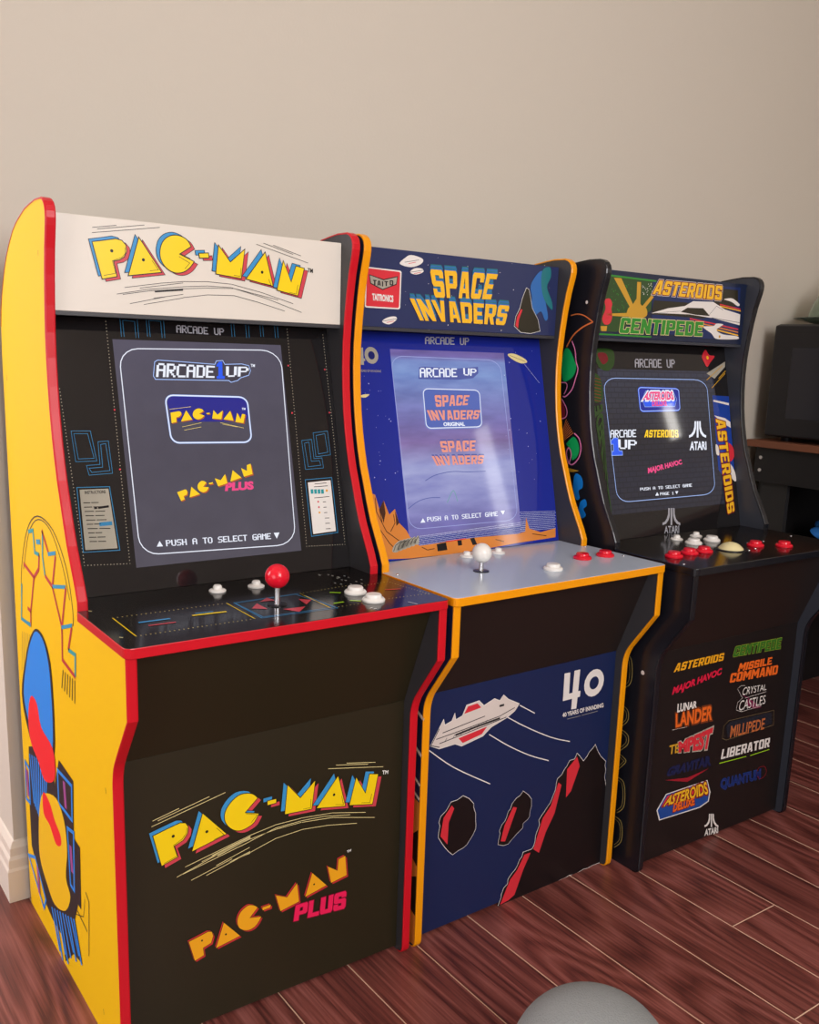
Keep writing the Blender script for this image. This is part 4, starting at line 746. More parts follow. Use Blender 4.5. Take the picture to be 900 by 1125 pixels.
('p','card_white',2,[(93.7,1115.8),(93.9,1117.9),(96.6,1120.6),(100.4,1123.4),(103.9,1125.8),(106.7,1127.8),(109.4,1129.7),(112.6,1131.1),(116.7,1131.8),(122.5,1131.7),(129.6,1130.8),(136.3,1129.4),(140.8,1127.8),(142.6,1126),(142.7,1123.8),(141.3,1121.5),(138.8,1119.4),(134.9,1117.2),(129.5,1115),(123.5,1113.2),(117.5,1112.2),(110.9,1112.2),(103.6,1112.9),(97.3,1114.2)]),
('l','ink',3,0.7,[(103.8,1119.1),(133.3,1125.2)],0),
('l','badge_red',3,0.9,[(111.5,1117.4),(126.9,1121)],0),
('p','card_white',2,[(115.5,1103.7),(116.2,1105.4),(118.6,1107.5),(122,1109.5),(125.3,1110.9),(129,1111.7),(133.2,1112),(137.3,1112),(140.4,1111.6),(142.4,1110.7),(143.9,1109.3),(144.4,1107.7),(143.6,1106.3),(141.1,1104.8),(137.2,1103.1),(132.8,1101.8),(128.8,1101),(124.8,1101),(120.6,1101.6),(117.1,1102.6)]),
('l','ink',3,0.7,[(115.8,1103.8),(145.7,1109.7)],0),
('l','badge_red',3,0.9,[(123.7,1102),(139.2,1105.5)],0),
('p','card_white',2,[(61.1,1020.4),(61.8,1022),(64.3,1023.9),(67.8,1025.8),(71.3,1027.3),(75.1,1028.4),(79.5,1029.3),(83.8,1029.9),(87,1029.9),(89.2,1029.3),(90.8,1028.1),(91.4,1026.6),(90.7,1024.9),(88.3,1022.8),(84.4,1020.1),(79.9,1017.7),(75.8,1016.4),(71.5,1016.4),(66.8,1017.4),(63,1018.9)]),
('l','ink',3,0.7,[(62.7,1021.3),(91.7,1026.3)],0),
('l','badge_red',3,0.9,[(70.3,1019.3),(85.4,1022.3)],0),
]),
(2,'marquee','stars',[
('d','white',1,(169.1,1119.2),0.4),
('d','white',1,(79.4,1063.9),0.6),
('d','white',1,(276.3,1024.9),0.5),
('d','white',1,(66.7,1076),0.4),
('d','white',1,(140.5,1065.6),0.4),
('d','white',1,(371.1,1138.6),0.5),
('d','white',1,(293,1070.4),0.4),
('d','white',1,(269.6,1094.1),0.5),
('d','white',1,(71.7,1022.6),0.6),
('d','white',1,(208.1,1071),0.6),
('d','white',1,(265.2,1055.4),0.4),
('d','white',1,(273.5,1061.6),0.6),
('d','white',1,(89.1,1042.1),0.4),
('d','white',1,(287.5,1081.8),0.9),
('d','white',1,(353.4,1090.1),0.9),
('d','white',1,(184,1107.7),0.5),
('d','white',1,(318.2,1118.1),0.6),
('d','white',1,(252.6,1028.6),0.9),
('d','white',1,(160.7,1010.7),0.4),
('d','white',1,(241.6,1122.9),0.6),
('d','white',1,(107.7,1071.6),0.4),
('d','white',1,(429.8,1149.7),0.6),
('d','white',1,(176.5,1093.9),0.9),
('d','white',1,(271.2,1086.2),0.4),
('d','white',1,(426.9,1093.6),0.4),
('d','white',1,(76,1042.8),0.9),
('d','white',1,(155.8,1087.9),0.6),
('d','white',1,(61.5,1072.1),0.5),
('d','white',1,(284.1,1081.9),0.5),
('d','white',1,(346.1,1135.8),0.5),
('d','white',1,(202.5,1020.8),0.9),
('d','white',1,(81.9,1075),0.6),
('d','white',1,(403.6,1043.3),0.6),
('d','white',1,(328.5,1016.5),0.9),
('d','white',1,(428.8,1139.3),0.5),
('d','white',1,(108.3,1050),0.4),
('d','white',1,(234.3,1066.1),0.6),
('d','white',1,(153.4,1118.6),0.6),
('d','white',1,(282.2,1105.4),0.5),
('d','white',1,(317.2,1081),0.4),
('d','white',1,(225.2,1027.9),0.9),
('d','white',1,(198.9,1089.7),0.9),
('d','white',1,(289.9,1140.4),0.4),
('d','white',1,(444.5,1099.5),0.4),
('d','white',1,(174.6,1132.2),0.4),
('d','white',1,(266.6,1075.1),0.6),
]),
(2,'marquee','nebula_print',[
('p','shadow_blue',2,[(411.9,1123.4),(415.7,1126.3),(419.6,1128.2),(422.9,1128.6),(425.4,1127.3),(426.2,1124),(425.8,1118.8),(425.4,1112.4),(426,1105.4),(428.2,1097.4),(431.3,1088.3),(434.6,1079),(437.5,1070.7),(440,1063.3),(442.5,1056.4),(444.4,1050.4),(445.2,1045.7),(444.6,1042.3),(442.9,1040),(440.5,1038.9),(438.1,1039.4),(435.5,1042.3),(432.6,1047.4),(429.5,1052.4),(426,1055.2),(422.2,1054.3),(417.9,1051.3),(413.7,1048.1),(409.9,1047),(406.3,1048.6),(402.9,1051.7),(400.1,1055.7),(398.4,1059.7),(398.3,1063.6),(399.3,1067.9),(400.6,1072.5),(401.1,1077.4),(399.8,1082.8),(397.7,1088.7),(395.9,1094.6),(395.9,1100.5),(398.4,1106.7),(402.7,1113.1),(407.5,1119)]),
('p','shadow_teal',3,[(423.9,1130.1),(427.8,1133.8),(433.4,1136.2),(439.1,1137.2),(443.2,1136.6),(445.3,1133.8),(446.3,1129.1),(446.5,1123.7),(446.1,1118.5),(444.2,1114.2),(441.2,1109.9),(438.5,1105.4),(437.9,1100.3),(440.3,1094.1),(444.8,1087.2),(449.6,1080.4),(453,1074.5),(454.8,1069.2),(456,1064.3),(455.9,1060.7),(454.3,1059.6),(450.2,1061.7),(444.1,1066.3),(437.7,1072),(432.6,1077.8),(429.1,1083.4),(426.3,1089.4),(424.3,1095.8),(422.9,1102.3),(421.9,1109.5),(421.6,1117.3),(422.1,1124.6)]),
('l','white',4,1.6,[(359.9,1025.6),(362.6,1043.2),(371.7,1058.3),(376.4,1076),(385.2,1095.4),(391.5,1092.9),(402.5,1059.9),(418.9,1040),(426.1,1019.4),(402.1,1014),(377.1,1015.1)],1),
('p','panel_black',5,[(359.9,1025.6),(362.6,1043.2),(371.7,1058.3),(376.4,1076),(385.2,1095.4),(391.5,1092.9),(402.5,1059.9),(418.9,1040),(426.1,1019.4),(402.1,1014),(377.1,1015.1)]),
('p','badge_red',6,[(362.3,1026.9),(365.2,1042.2),(373.8,1056.9),(378,1055.7),(370.4,1037.8),(369.2,1021.6)]),
]),
(2,'bezel','maker_name',[
('x','silver',2,'ARCADE UP',[(183.1,986.8),(284.9,988),(286.7,1001.3),(184.7,999.7)]),
]),
(2,'bezel','anniversary_print',[
('p','card_grey',2,[(40.9,975.8),(48,977),(46.9,959.1),(50.2,958.2),(49.7,954.4),(46.8,954.3),(46.6,947.8),(39.7,948.1),(40.4,954.2),(32.5,955),(33.1,959.7)]),
('d','card_grey',2,(63.8,964.2),14.2),
('d','bezel_blue',3,(63.8,964.2),7),
('t','card_grey',2,'40 YEARS OF INVADING',[(31.3,936.2),(80.4,936),(80.8,939.8),(31.7,940)],0.01),
]),
(2,'bezel','stars',[
('d','star',1,(64.6,863.4),0.5),
('d','star',1,(66.5,755.9),0.9),
('d','star',1,(59.7,796.1),0.4),
('d','star',1,(52.2,916.9),0.9),
('d','star',1,(59.9,787.4),0.9),
('d','star',1,(417.8,738.5),0.5),
('d','star',1,(444.8,981.7),0.4),
('d','star',1,(88.8,765.6),0.9),
('d','star',1,(360.6,756.9),0.4),
('d','star',1,(448.5,848.1),0.9),
('d','star',1,(90.5,853.5),0.9),
('d','star',1,(71.3,904.4),0.5),
('d','star',1,(69.6,815.6),0.4),
('d','star',1,(87.5,857.2),0.9),
('d','star',1,(58.9,802.1),0.5),
('d','star',1,(44.6,760.4),0.9),
('d','star',1,(80.5,862.1),0.4),
('d','star',1,(444.8,900.4),0.4),
('d','star',1,(389.9,833.2),0.5),
('d','star',1,(57.8,781),0.4),
('d','star',1,(378.2,754.1),0.4),
('d','star',1,(76.2,904.7),0.4),
('d','star',1,(53.5,906),0.4),
('d','star',1,(400.9,978),0.5),
('d','star',1,(382.1,958.6),0.9),
('d','star',1,(365.4,833.3),0.9),
('d','star',1,(417,776),0.5),
('d','star',1,(44.6,929.4),0.4),
('d','star',1,(366.2,934.8),0.9),
('d','star',1,(371.4,854.2),0.9),
('d','star',1,(409.8,826.1),0.9),
('d','star',1,(408.3,769.8),0.4),
('d','star',1,(356.5,797.3),0.4),
('d','star',1,(354.9,822.7),0.4),
('d','star',1,(429.9,786.8),0.4),
('d','star',1,(409.7,801.3),0.9),
('d','star',1,(42.8,901),0.4),
('d','star',1,(58.5,843.7),0.5),
('d','star',1,(43.6,874.2),0.5),
('d','star',1,(94,768.1),0.5),
]),
(2,'bezel','saucer_prints',[
('p','pale_yellow',2,[(379.6,973.4),(381.5,974.6),(385.5,975.5),(390.6,975.8),(396,975.4),(402,974.2),(408.9,972.1),(415.6,969.7),(420.8,967.5),(424.6,965.5),(427.5,963.5),(429,961.7),(428.8,960.2),(426.5,959),(422.2,958.1),(417.1,957.6),(412,957.7),(406.8,958.8),(401.1,960.5),(395.5,962.6),(390.8,964.7),(386.7,966.9),(382.9,969.4),(380.2,971.7)]),
('l','ink',3,0.6,[(384.5,972),(423.7,961.2)],0),
('l','star',2,0.5,[(416.2,961),(456.1,921.3)],0),
('p','pale_yellow',2,[(29.6,895.5),(30.5,896.3),(33.2,897.2),(36.6,898.1),(39.8,898.8),(43.1,899.1),(46.8,899.3),(50,899.2),(51.4,898.8),(50.6,897.7),(48.2,896.1),(45.1,894.5),(42,893.6),(38.6,893.5),(34.6,894),(31.1,894.7)]),
]),
(2,'bezel','moonscape_print',[
('p','rock_orange',2,[(34.6,734.6),(41.9,731.8),(47.6,707.7),(58.2,721.3),(67,696.8),(80.1,705.5),(86.1,681),(99.6,667.9),(108.1,652.7),(125,639),(149,639.3),(207.7,641.5),(261.7,641.9),(303.4,641),(360.8,639.8),(379.6,642.5),(385.5,668.6),(391.4,646.9),(420.4,638.1),(461.1,642.3),(458.7,625.1),(358.5,623.1),(272.5,619.4),(191.4,618),(102.5,619.2),(54.5,622.5),(42.8,670.1)]),
('l','rock_dark',3,1.4,[(41.3,727.1),(41.2,703.4),(57.5,668.9),(87.8,647.2)],0),
('l','rock_dark',3,1.4,[(47.6,707.7),(50.5,683.8)],0),
('l','rock_dark',3,1.4,[(75.9,696.2),(77.1,681.7),(66.3,668.2)],0),
('l','rock_dark',3,1.4,[(43.4,674.8),(60.9,649.6),(76.9,633.7)],0),
('l','rock_dark',3,1.4,[(129.6,636.1),(141.5,630.1),(157.5,631.1)],0),
('l','rock_dark',3,1.4,[(302.5,634.3),(323.1,628.8)],0),
('l','rock_dark',3,1.4,[(397.5,636.7),(434.5,629.9)],0),
('p','rock_dark',3,[(47.6,707.7),(58.2,721.3),(59.6,699.7),(53.4,683.5)]),
('p','rock_dark',3,[(79.8,703.1),(86.1,681),(79.5,676.7)]),
('p','card_grey',4,[(65,634.9),(65.4,637.2),(67.1,640.3),(69.7,643.5),(72.5,646.1),(75.9,648.3),(80.1,650.3),(84.1,651.6),(87.2,652.1),(89.4,651.2),(91,649.4),(91.7,647),(91.1,644.5),(88.7,641.5),(84.9,638),(80.6,634.8),(76.8,632.8),(73.2,632.1),(69.6,632.4),(66.6,633.4)]),
('l','ink',5,0.9,[(68,634.6),(74.1,644.6),(87,650.6)],0),
('p','card_grey',4,[(74.3,636.9),(74.8,639.1),(76.6,642.1),(79.1,645.2),(81.8,647.7),(84.8,649.7),(88.5,651.5),(92,652.6),(94.6,652.9),(96.5,651.8),(97.8,649.8),(98.4,647.3),(97.9,644.8),(95.8,642.1),(92.6,638.9),(88.9,636.1),(85.5,634.4),(82.2,633.9),(78.7,634.3),(75.8,635.4)]),
('l','ink',5,0.9,[(77.3,636.6),(83.4,646.1),(94.4,651.4)],0),
('p','card_grey',4,[(83.7,638.9),(84.2,641.1),(86,644),(88.6,646.9),(91.1,649.3),(93.8,651.1),(96.9,652.7),(99.8,653.6),(102.1,653.7),(103.6,652.5),(104.7,650.3),(105.1,647.7),(104.7,645.2),(103,642.6),(100.3,639.9),(97.2,637.4),(94.3,636),(91.2,635.7),(87.8,636.2),(85.1,637.3)]),
('l','ink',5,0.9,[(86.7,638.6),(92.7,647.7),(101.9,652.2)],0),
('p','card_grey',4,[(93.1,640.9),(93.7,643.1),(95.6,645.9),(98.1,648.7),(100.5,650.9),(102.8,652.5),(105.4,653.9),(107.8,654.6),(109.6,654.5),(110.8,653.1),(111.7,650.7),(111.9,648),(111.5,645.6),(110.2,643.2),(108,640.8),(105.5,638.8),(103.1,637.6),(100.3,637.5),(97.1,638.1),(94.4,639.4)]),
('l','ink',5,0.9,[(96.1,640.6),(102.1,649.3),(109.4,653)],0),
('p','card_grey',4,[(102.5,643),(103.2,645.1),(105.2,647.8),(107.7,650.4),(110,652.5),(111.9,653.9),(113.9,655.1),(115.8,655.6),(117.1,655.3),(118.1,653.7),(118.6,651.2),(118.8,648.4),(118.4,645.9),(117.4,643.8),(115.8,641.7),(113.9,640.1),(111.9,639.2),(109.4,639.3),(106.4,640.1),(103.8,641.4)]),
('l','ink',5,0.9,[(105.6,642.7),(111.6,650.9),(116.9,653.8)],0),
('p','card_grey',4,[(112.1,645),(112.8,647.1),(114.9,649.7),(117.4,652.2),(119.5,654.1),(121,655.4),(122.5,656.3),(123.8,656.6),(124.7,656.1),(125.3,654.4),(125.6,651.7),(125.6,648.7),(125.3,646.3),(124.7,644.4),(123.7,642.7),(122.4,641.4),(120.9,640.8),(118.6,641.1),(115.7,642),(113.2,643.4)]),
('l','ink',5,0.9,[(115.1,644.7),(121.1,652.5),(124.5,654.7)],0),
('p','ink',4,[(162.9,638),(184.5,639.6),(185.9,626),(163.8,625.6)]),
('p','ink',4,[(210.9,640.2),(220.9,640.4),(221,631.3),(211.6,631.1)]),
('p','ink',4,[(241.2,641.2),(251.4,641.8),(256.6,629.6),(246.3,629)]),
('l','badge_red',4,1.8,[(184.6,640.6),(231.1,642)],0),
]),
(2,'bezel','halftone_dots',[
('dd','star',1,(122.7,654.8),(382.1,660.4),2.6,0.75),
('dd','star',1,(122.3,652.2),(383.8,656.9),2.6,0.75),
('dd','star',1,(118.3,649.8),(381.2,653.7),2.6,0.75),
('dd','star',1,(117.9,647.2),(382.9,650.3),2.6,0.75),
('dd','star',1,(113.9,644.9),(380.3,647.1),2.6,0.75),
('dd','star',1,(113.6,642.2),(382,643.6),2.6,0.75),
('dd','star',1,(109.6,639.9),(379.3,640.5),2.6,0.75),
('dd','star',1,(372.1,679.2),(462.6,675),2.6,0.75),
('dd','star',1,(373.9,675.9),(464.5,671.9),2.6,0.75),
('dd','star',1,(371.2,672.9),(461.7,669.1),2.6,0.75),
('dd','star',1,(373,669.6),(463.7,666.1),2.6,0.75),
('dd','star',1,(370.4,666.6),(460.9,663.3),2.6,0.75),
('dd','star',1,(372.1,663.3),(462.8,660.2),2.6,0.75),
('dd','star',1,(369.5,660.3),(460.1,657.5),2.6,0.75),
('dd','star',1,(371.3,657),(462,654.4),2.6,0.75),
('dd','star',1,(368.6,654),(459.3,651.7),2.6,0.75),
('dd','star',1,(370.4,650.7),(461.2,648.6),2.6,0.75),
('dd','star',1,(367.8,647.7),(458.5,645.8),2.6,0.75),
('dd','star',1,(369.5,644.4),(460.4,642.7),2.6,0.75),
]),
(2,'bezel','screen:frame_line',[
('l','glow_lav',2,1,[(333.6,666.1),(342.9,667),(351.4,669.9),(358.1,674.3),(362.3,680),(363.7,686.2),(358.5,941.9),(356.8,948.2),(352.4,953.8),(345.6,958.3),(337.2,961.3),(327.9,962.3),(130,964.1),(122,963.2),(114.8,960.4),(109.2,956),(105.6,950.4),(104.4,944.2),(106.9,688.4),(108.2,682.1),(112,676.3),(117.8,671.8),(125.1,668.8),(133.3,667.8)],1),
]),
(2,'bezel','screen:maker_wordmark',[
('p','screen_lav_dark',2,[(159.6,925.6),(163.7,946.1),(172.5,947.4),(252.4,945.4),(301.6,949.1),(300.8,937.3),(287,928.4),(251.6,925.1)]),
('x','glow_white',3,'ARCADE',[(163.6,928.5),(248.5,930),(249.7,945.3),(165,945)]),
('x','glow_white',3,'UP',[(265.1,933.4),(293.4,932),(297.2,945.5),(266,946.2)]),
]),
(2,'bezel','screen:game_tile',[
('l','glow_lav2',1,5,[(284.3,840.3),(288.1,840.7),(291.5,841.9),(294.3,843.7),(296.1,846),(296.8,848.6),(298.7,898.2),(298.2,900.8),(296.5,903.1),(293.9,905),(290.5,906.2),(286.7,906.7),(178.9,908.6),(175.3,908.3),(172.2,907.1),(169.6,905.3),(168,902.9),(167.4,900.2),(166.6,848.6),(167.1,845.9),(168.7,843.5),(171.1,841.6),(174.2,840.4),(177.7,840)],1),
('p','screen_tile',2,[(284.3,840.3),(288.1,840.7),(291.5,841.9),(294.3,843.7),(296.1,846),(296.8,848.6),(298.7,898.2),(298.2,900.8),(296.5,903.1),(293.9,905),(290.5,906.2),(286.7,906.7),(178.9,908.6),(175.3,908.3),(172.2,907.1),(169.6,905.3),(168,902.9),(167.4,900.2),(166.6,848.6),(167.1,845.9),(168.7,843.5),(171.1,841.6),(174.2,840.4),(177.7,840)]),
('l','glow_white',3,1.4,[(284.3,840.3),(288.1,840.7),(291.5,841.9),(294.3,843.7),(296.1,846),(296.8,848.6),(298.7,898.2),(298.2,900.8),(296.5,903.1),(293.9,905),(290.5,906.2),(286.7,906.7),(178.9,908.6),(175.3,908.3),(172.2,907.1),(169.6,905.3),(168,902.9),(167.4,900.2),(166.6,848.6),(167.1,845.9),(168.7,843.5),(171.1,841.6),(174.2,840.4),(177.7,840)],1),
]),
(2,'bezel','screen:wordmark',[
('g','screen_lav_dark',4,'SPACE',[(192.8,878.6),(267.1,881.6),(274.5,899.4),(191.8,899.3)],0),
('g','screen_lav_dark',4,'INVADERS',[(178.7,855),(289.1,856.3),(297.2,872.1),(170.8,873.1)],0),
('g','glow_orange',5,'SPACE',[(192.6,876.9),(266.8,879.9),(274.3,897.6),(191.6,897.6)],0),
('g','glow_orange',5,'INVADERS',[(178.4,853.3),(288.9,854.5),(296.9,870.3),(170.6,871.4)],0),
('t','glow_white',5,'ORIGINAL',[(206,843.2),(255.3,842.8),(255.4,849.2),(206,849.4)],0.04),
]),
(2,'bezel','screen:second_wordmark',[
('g','screen_lav_dark',3,'SPACE',[(196.7,799.5),(274.6,799.8),(278.2,818.7),(193.3,819.5)],0),
('g','screen_lav_dark',3,'INVADERS',[(181.2,776.6),(289.6,775.8),(295.7,791),(171.6,794)],0),
('g','glow_orange',4,'SPACE',[(196.4,797),(274.3,797.3),(277.8,816.2),(193,817)],0),
('g','glow_orange',4,'INVADERS',[(180.9,774.2),(289.3,773.3),(295.3,788.5),(171.3,791.5)],0),
]),
(2,'bezel','screen:prompt',[
('x','glow_white',2,'PUSH A TO SELECT GAME',[(147.4,678.8),(313.8,676.5),(313.9,684.7),(147.5,686.5)]),
('p','glow_white',2,[(131.9,677.9),(142.7,677.7),(138.3,685.4)]),
('p','glow_white',2,[(321.6,685.3),(332.8,685.2),(327.2,677.8)]),
]),
(2,'bezel','screen:landscape',[
('l','screen_lav_dark',2,1.2,[(152.1,749.4),(155.9,751),(161.2,753.3),(167.8,755.8),(175.1,757.8),(183.5,759.4),(193,760.7),(203.1,761.8),(212.9,762.4),(222.2,762.3),(231.5,761.7),(240.9,760.9),(250.8,760.3),(262.4,760),(275.1,759.7),(286.8,759.5),(294.9,759.4)],0),
('l','screen_lav_dark',2,1.2,[(108.7,703.9),(112.6,705.9),(118.2,708.9),(124.6,712.1),(130.9,714.6),(137,716.3),(143.4,717.7),(149.9,718.6),(156.3,719.3),(163.2,719.5),(170.4,719.2),(176.9,718.7),(181.4,718.5)],0),
('l','screen_green',2,1.2,[(196.4,708.6),(199.6,713.2),(204.3,720.1),(209.2,726.3),(213.2,729.1),(216,726.4),(218.1,720.2),(219.8,713.4),(220.9,708.8)],0),
]),
(2,'kick','anniversary_print',[
('p','card_white',2,[(331.3,417.1),(345.9,416.4),(346.6,375.9),(355.3,375.8),(356.7,417.7),(371.6,417.5),(370.2,376.2),(376.4,375.8),(375.8,364.4),(369.7,364.4),(368.5,342.8),(355.1,343.9),(355.4,364.4),(331.9,364.6)]),
('d','card_white',2,(411.6,384.4),26.5),
('d','kick_blue',3,(411.6,384.4),12.5),
('t','card_white',2,'40 YEARS OF INVADING',[(334.3,333.1),(442.8,330.6),(441.3,338.9),(333,341.1)],0.03),
('l','card_grey',2,0.8,[(346.3,326.9),(381.4,326.1)],0),
('l','card_grey',2,0.8,[(384.7,326.2),(427,325.8)],0),
]),
(2,'kick','spaceship_print',[
('l','card_white',2,2.4,[(30.7,348),(47,373.8),(55.1,386.8),(57.9,377),(73.3,381.1),(78.5,392.9),(80.9,381.3),(95.7,385.6),(103.8,402.6),(130.1,404.8),(141.6,393.8),(148.5,396.2),(164.8,401.7),(177.3,395.4),(185.4,404.1),(196.9,394.2),(222.6,381.3),(213.5,370.7),(196.7,362.5),(160.9,352.7),(142.7,340.3),(96.4,332.9),(82.3,339.9),(48.7,339)],1),
('p','card_warm',3,[(30.7,348),(47,373.8),(55.1,386.8),(57.9,377),(73.3,381.1),(78.5,392.9),(80.9,381.3),(95.7,385.6),(103.8,402.6),(130.1,404.8),(141.6,393.8),(148.5,396.2),(164.8,401.7),(177.3,395.4),(185.4,404.1),(196.9,394.2),(222.6,381.3),(213.5,370.7),(196.7,362.5),(160.9,352.7),(142.7,340.3),(96.4,332.9),(82.3,339.9),(48.7,339)]),
('p','badge_red',4,[(98.7,388.7),(106.2,400.2),(127,401.7),(135.5,392.4)]),
('p','badge_red',4,[(88.7,347.8),(151.2,354.9),(140.1,343.9),(98.5,337.3)]),
('l','ink',5,1.4,[(41.2,356.7),(104,361.4),(179.2,368.1),(213,376.6)],0),
('l','ink',5,1.4,[(48.3,347.7),(122.9,355.3),(194.2,363)],0),
('l','ink',5,1.4,[(54.1,364.9),(145.1,375.2)],0),
('l','ink',5,1.4,[(47,373.8),(30.7,348),(48.6,341.3)],0),
('l','ink',5,3.5,[(81.5,355.1),(127.3,360.1),(179.5,364.2)],0),
('l','ink',5,4,[(176.9,386.6),(187.6,386.8)],0),
('l','ink',5,0.9,[(59.4,347.7),(63.5,354.3)],0),
('l','ink',5,0.9,[(76.3,350.2),(80.5,356.8)],0),
('l','ink',5,0.9,[(93.4,352.8),(97.6,359.4)],0),
('l','ink',5,0.9,[(110.8,355.3),(115,362)],0),
('l','ink',5,0.9,[(128.3,357.9),(132.6,364.6)],0),
('l','ink',5,0.9,[(146.1,360.6),(150.4,367.3)],0),
]),
(2,'kick','beam_lines',[
('l','card_white',2,1.8,[(196.7,362.5),(204.2,357.8),(215,351.1),(227.8,343.2),(241.4,335.3),(256.6,326.8),(273.7,317.6),(291.1,308.5),(307,300.6),(322,294.1),(336.5,288.5),(349,284.1),(357.9,280.8)],0),
('l','card_white',2,1.8,[(157,339.4),(165.1,333.8),(176.7,325.8),(190,316.7),(203.2,308.2),(216,300.4),(229.5,292.5),(243.1,284.8),(256.3,277.8),(270,271.2),(284.2,264.9),(296.8,259.5),(305.6,255.7)],0),
('l','card_white',2,1.8,[(225.4,378),(232.9,373.5),(244,366.9),(255.1,360.3),(262.8,355.7)],0),
('l','card_white',2,1.8,[(27.6,340.6),(36.7,333),(49.8,322),(65.6,309.4),(82.5,297),(103,283.8),(127,269.2),(149.7,255.7),(165.7,246.2)],0),
]),
(2,'kick','crag_print',[
('l','card_white',2,2,[(199.8,-4.1),(202.6,4.1),(207.9,15),(207.6,20.5),(212.8,31.8),(221.7,37.2),(222,46.6),(231.1,55),(238.6,60),(243.1,65.8),(248.2,76.6),(253.3,80.6),(255.7,89),(277.7,88.5),(282.2,94.4),(284.8,102.8),(285.1,112.8),(288.2,120.5),(293.7,133),(291,142.5),(296.4,148.7),(303.9,156),(309.7,162.3),(316.3,168.1),(320.4,174.7),(324.3,183.5),(328.9,191.9),(330.3,206.2),(332.4,213.7),(343,218.9),(349,227.7),(355.1,232.9),(361.4,242.1),(374.5,242),(379.7,251.9),(388.2,244),(398.5,231.7),(408.6,240.2),(413.9,247.3),(422.4,252.1),(428.2,258.1),(437.8,241),(446.8,229.6),(461.4,216.4),(460,207.6),(463.4,198.6),(461.3,185.2),(464.7,174.1),(466.9,167.1),(467.8,156.2),(469.3,145.6),(470.4,135.2),(471.5,125.7),(472.2,114.4),(471.4,107.1),(474.9,94.9),(475.7,87.7),(476.5,74.1),(474.4,64.4),(479.2,56.3),(480.6,43.3),(481.7,33.6),(483.1,20.6),(479.8,15.6),(485.3,1),(470.7,2),(461,1.9),(446.7,2.5),(434.7,0.7),(421.9,2.3),(411.5,1),(398.4,-1.1),(382.4,2.2),(372.8,0.4),(354.6,0.3),(343.8,-1.3),(330.7,-0.1),(323.2,-2.2),(311.8,-0.9),(296.8,-2.7),(289.6,-3.1),(273.4,0.3),(264.6,-1.1),(255.9,-5.8),(240.3,-1.2),(234,-5),(223.1,-3.5),(207.7,-1.7)],1),
('p','kick_black',3,[(199.8,-4.1),(202.6,4.1),(207.9,15),(207.6,20.5),(212.8,31.8),(221.7,37.2),(222,46.6),(231.1,55),(238.6,60),(243.1,65.8),(248.2,76.6),(253.3,80.6),(255.7,89),(277.7,88.5),(282.2,94.4),(284.8,102.8),(285.1,112.8),(288.2,120.5),(293.7,133),(291,142.5),(296.4,148.7),(303.9,156),(309.7,162.3),(316.3,168.1),(320.4,174.7),(324.3,183.5),(328.9,191.9),(330.3,206.2),(332.4,213.7),(343,218.9),(349,227.7),(355.1,232.9),(361.4,242.1),(374.5,242),(379.7,251.9),(388.2,244),(398.5,231.7),(408.6,240.2),(413.9,247.3),(422.4,252.1),(428.2,258.1),(437.8,241),(446.8,229.6),(461.4,216.4),(460,207.6),(463.4,198.6),(461.3,185.2),(464.7,174.1),(466.9,167.1),(467.8,156.2),(469.3,145.6),(470.4,135.2),(471.5,125.7),(472.2,114.4),(471.4,107.1),(474.9,94.9),(475.7,87.7),(476.5,74.1),(474.4,64.4),(479.2,56.3),(480.6,43.3),(481.7,33.6),(483.1,20.6),(479.8,15.6),(485.3,1),(470.7,2),(461,1.9),(446.7,2.5),(434.7,0.7),(421.9,2.3),(411.5,1),(398.4,-1.1),(382.4,2.2),(372.8,0.4),(354.6,0.3),(343.8,-1.3),(330.7,-0.1),(323.2,-2.2),(311.8,-0.9),(296.8,-2.7),(289.6,-3.1),(273.4,0.3),(264.6,-1.1),(255.9,-5.8),(240.3,-1.2),(234,-5),(223.1,-3.5),(207.7,-1.7)]),
('p','badge_red',4,[(205.5,0.9),(226.8,43.8),(242.7,57.4),(259.3,83.5),(275,83),(258.5,53.6),(240.1,9.1),(225.2,2.8)]),
('p','badge_red',4,[(280.9,87.5),(300,143.9),(319.2,163.6),(334.8,205.6),(343.6,198.4),(330.5,145.4),(310.7,113.2),(296.2,75.8)]),
('p','badge_red',4,[(355.7,226.5),(380.4,245.5),(389.1,224.5),(370.2,178.8),(357.8,169.5)]),
('l','card_white',2,1.6,[(192.4,123.7),(193.1,132.4),(196.2,143.7),(194,149.6),(198.7,159.4),(206.5,165.5),(209.9,172.7),(212.8,181.9),(217.5,184.9),(220.9,194.2),(230.2,202),(239.5,204.7),(246.1,211.6),(259.5,200.6),(267.8,190.6),(268.9,176.7),(265.9,166.9),(265.8,157.3),(262,152.9),(250.5,147.9),(250.2,139),(240.6,133.8),(232.6,129),(223.7,122.8),(216.8,117.6),(205.9,117.9)],1),
('p','kick_black',3,[(192.4,123.7),(193.1,132.4),(196.2,143.7),(194,149.6),(198.7,159.4),(206.5,165.5),(209.9,172.7),(212.8,181.9),(217.5,184.9),(220.9,194.2),(230.2,202),(239.5,204.7),(246.1,211.6),(259.5,200.6),(267.8,190.6),(268.9,176.7),(265.9,166.9),(265.8,157.3),(262,152.9),(250.5,147.9),(250.2,139),(240.6,133.8),(232.6,129),(223.7,122.8),(216.8,117.6),(205.9,117.9)]),
('p','badge_red',4,[(198,128.1),(204.9,156.4),(223.6,187.4),(233,183.6),(217.6,146.6),(208.7,124.9)]),
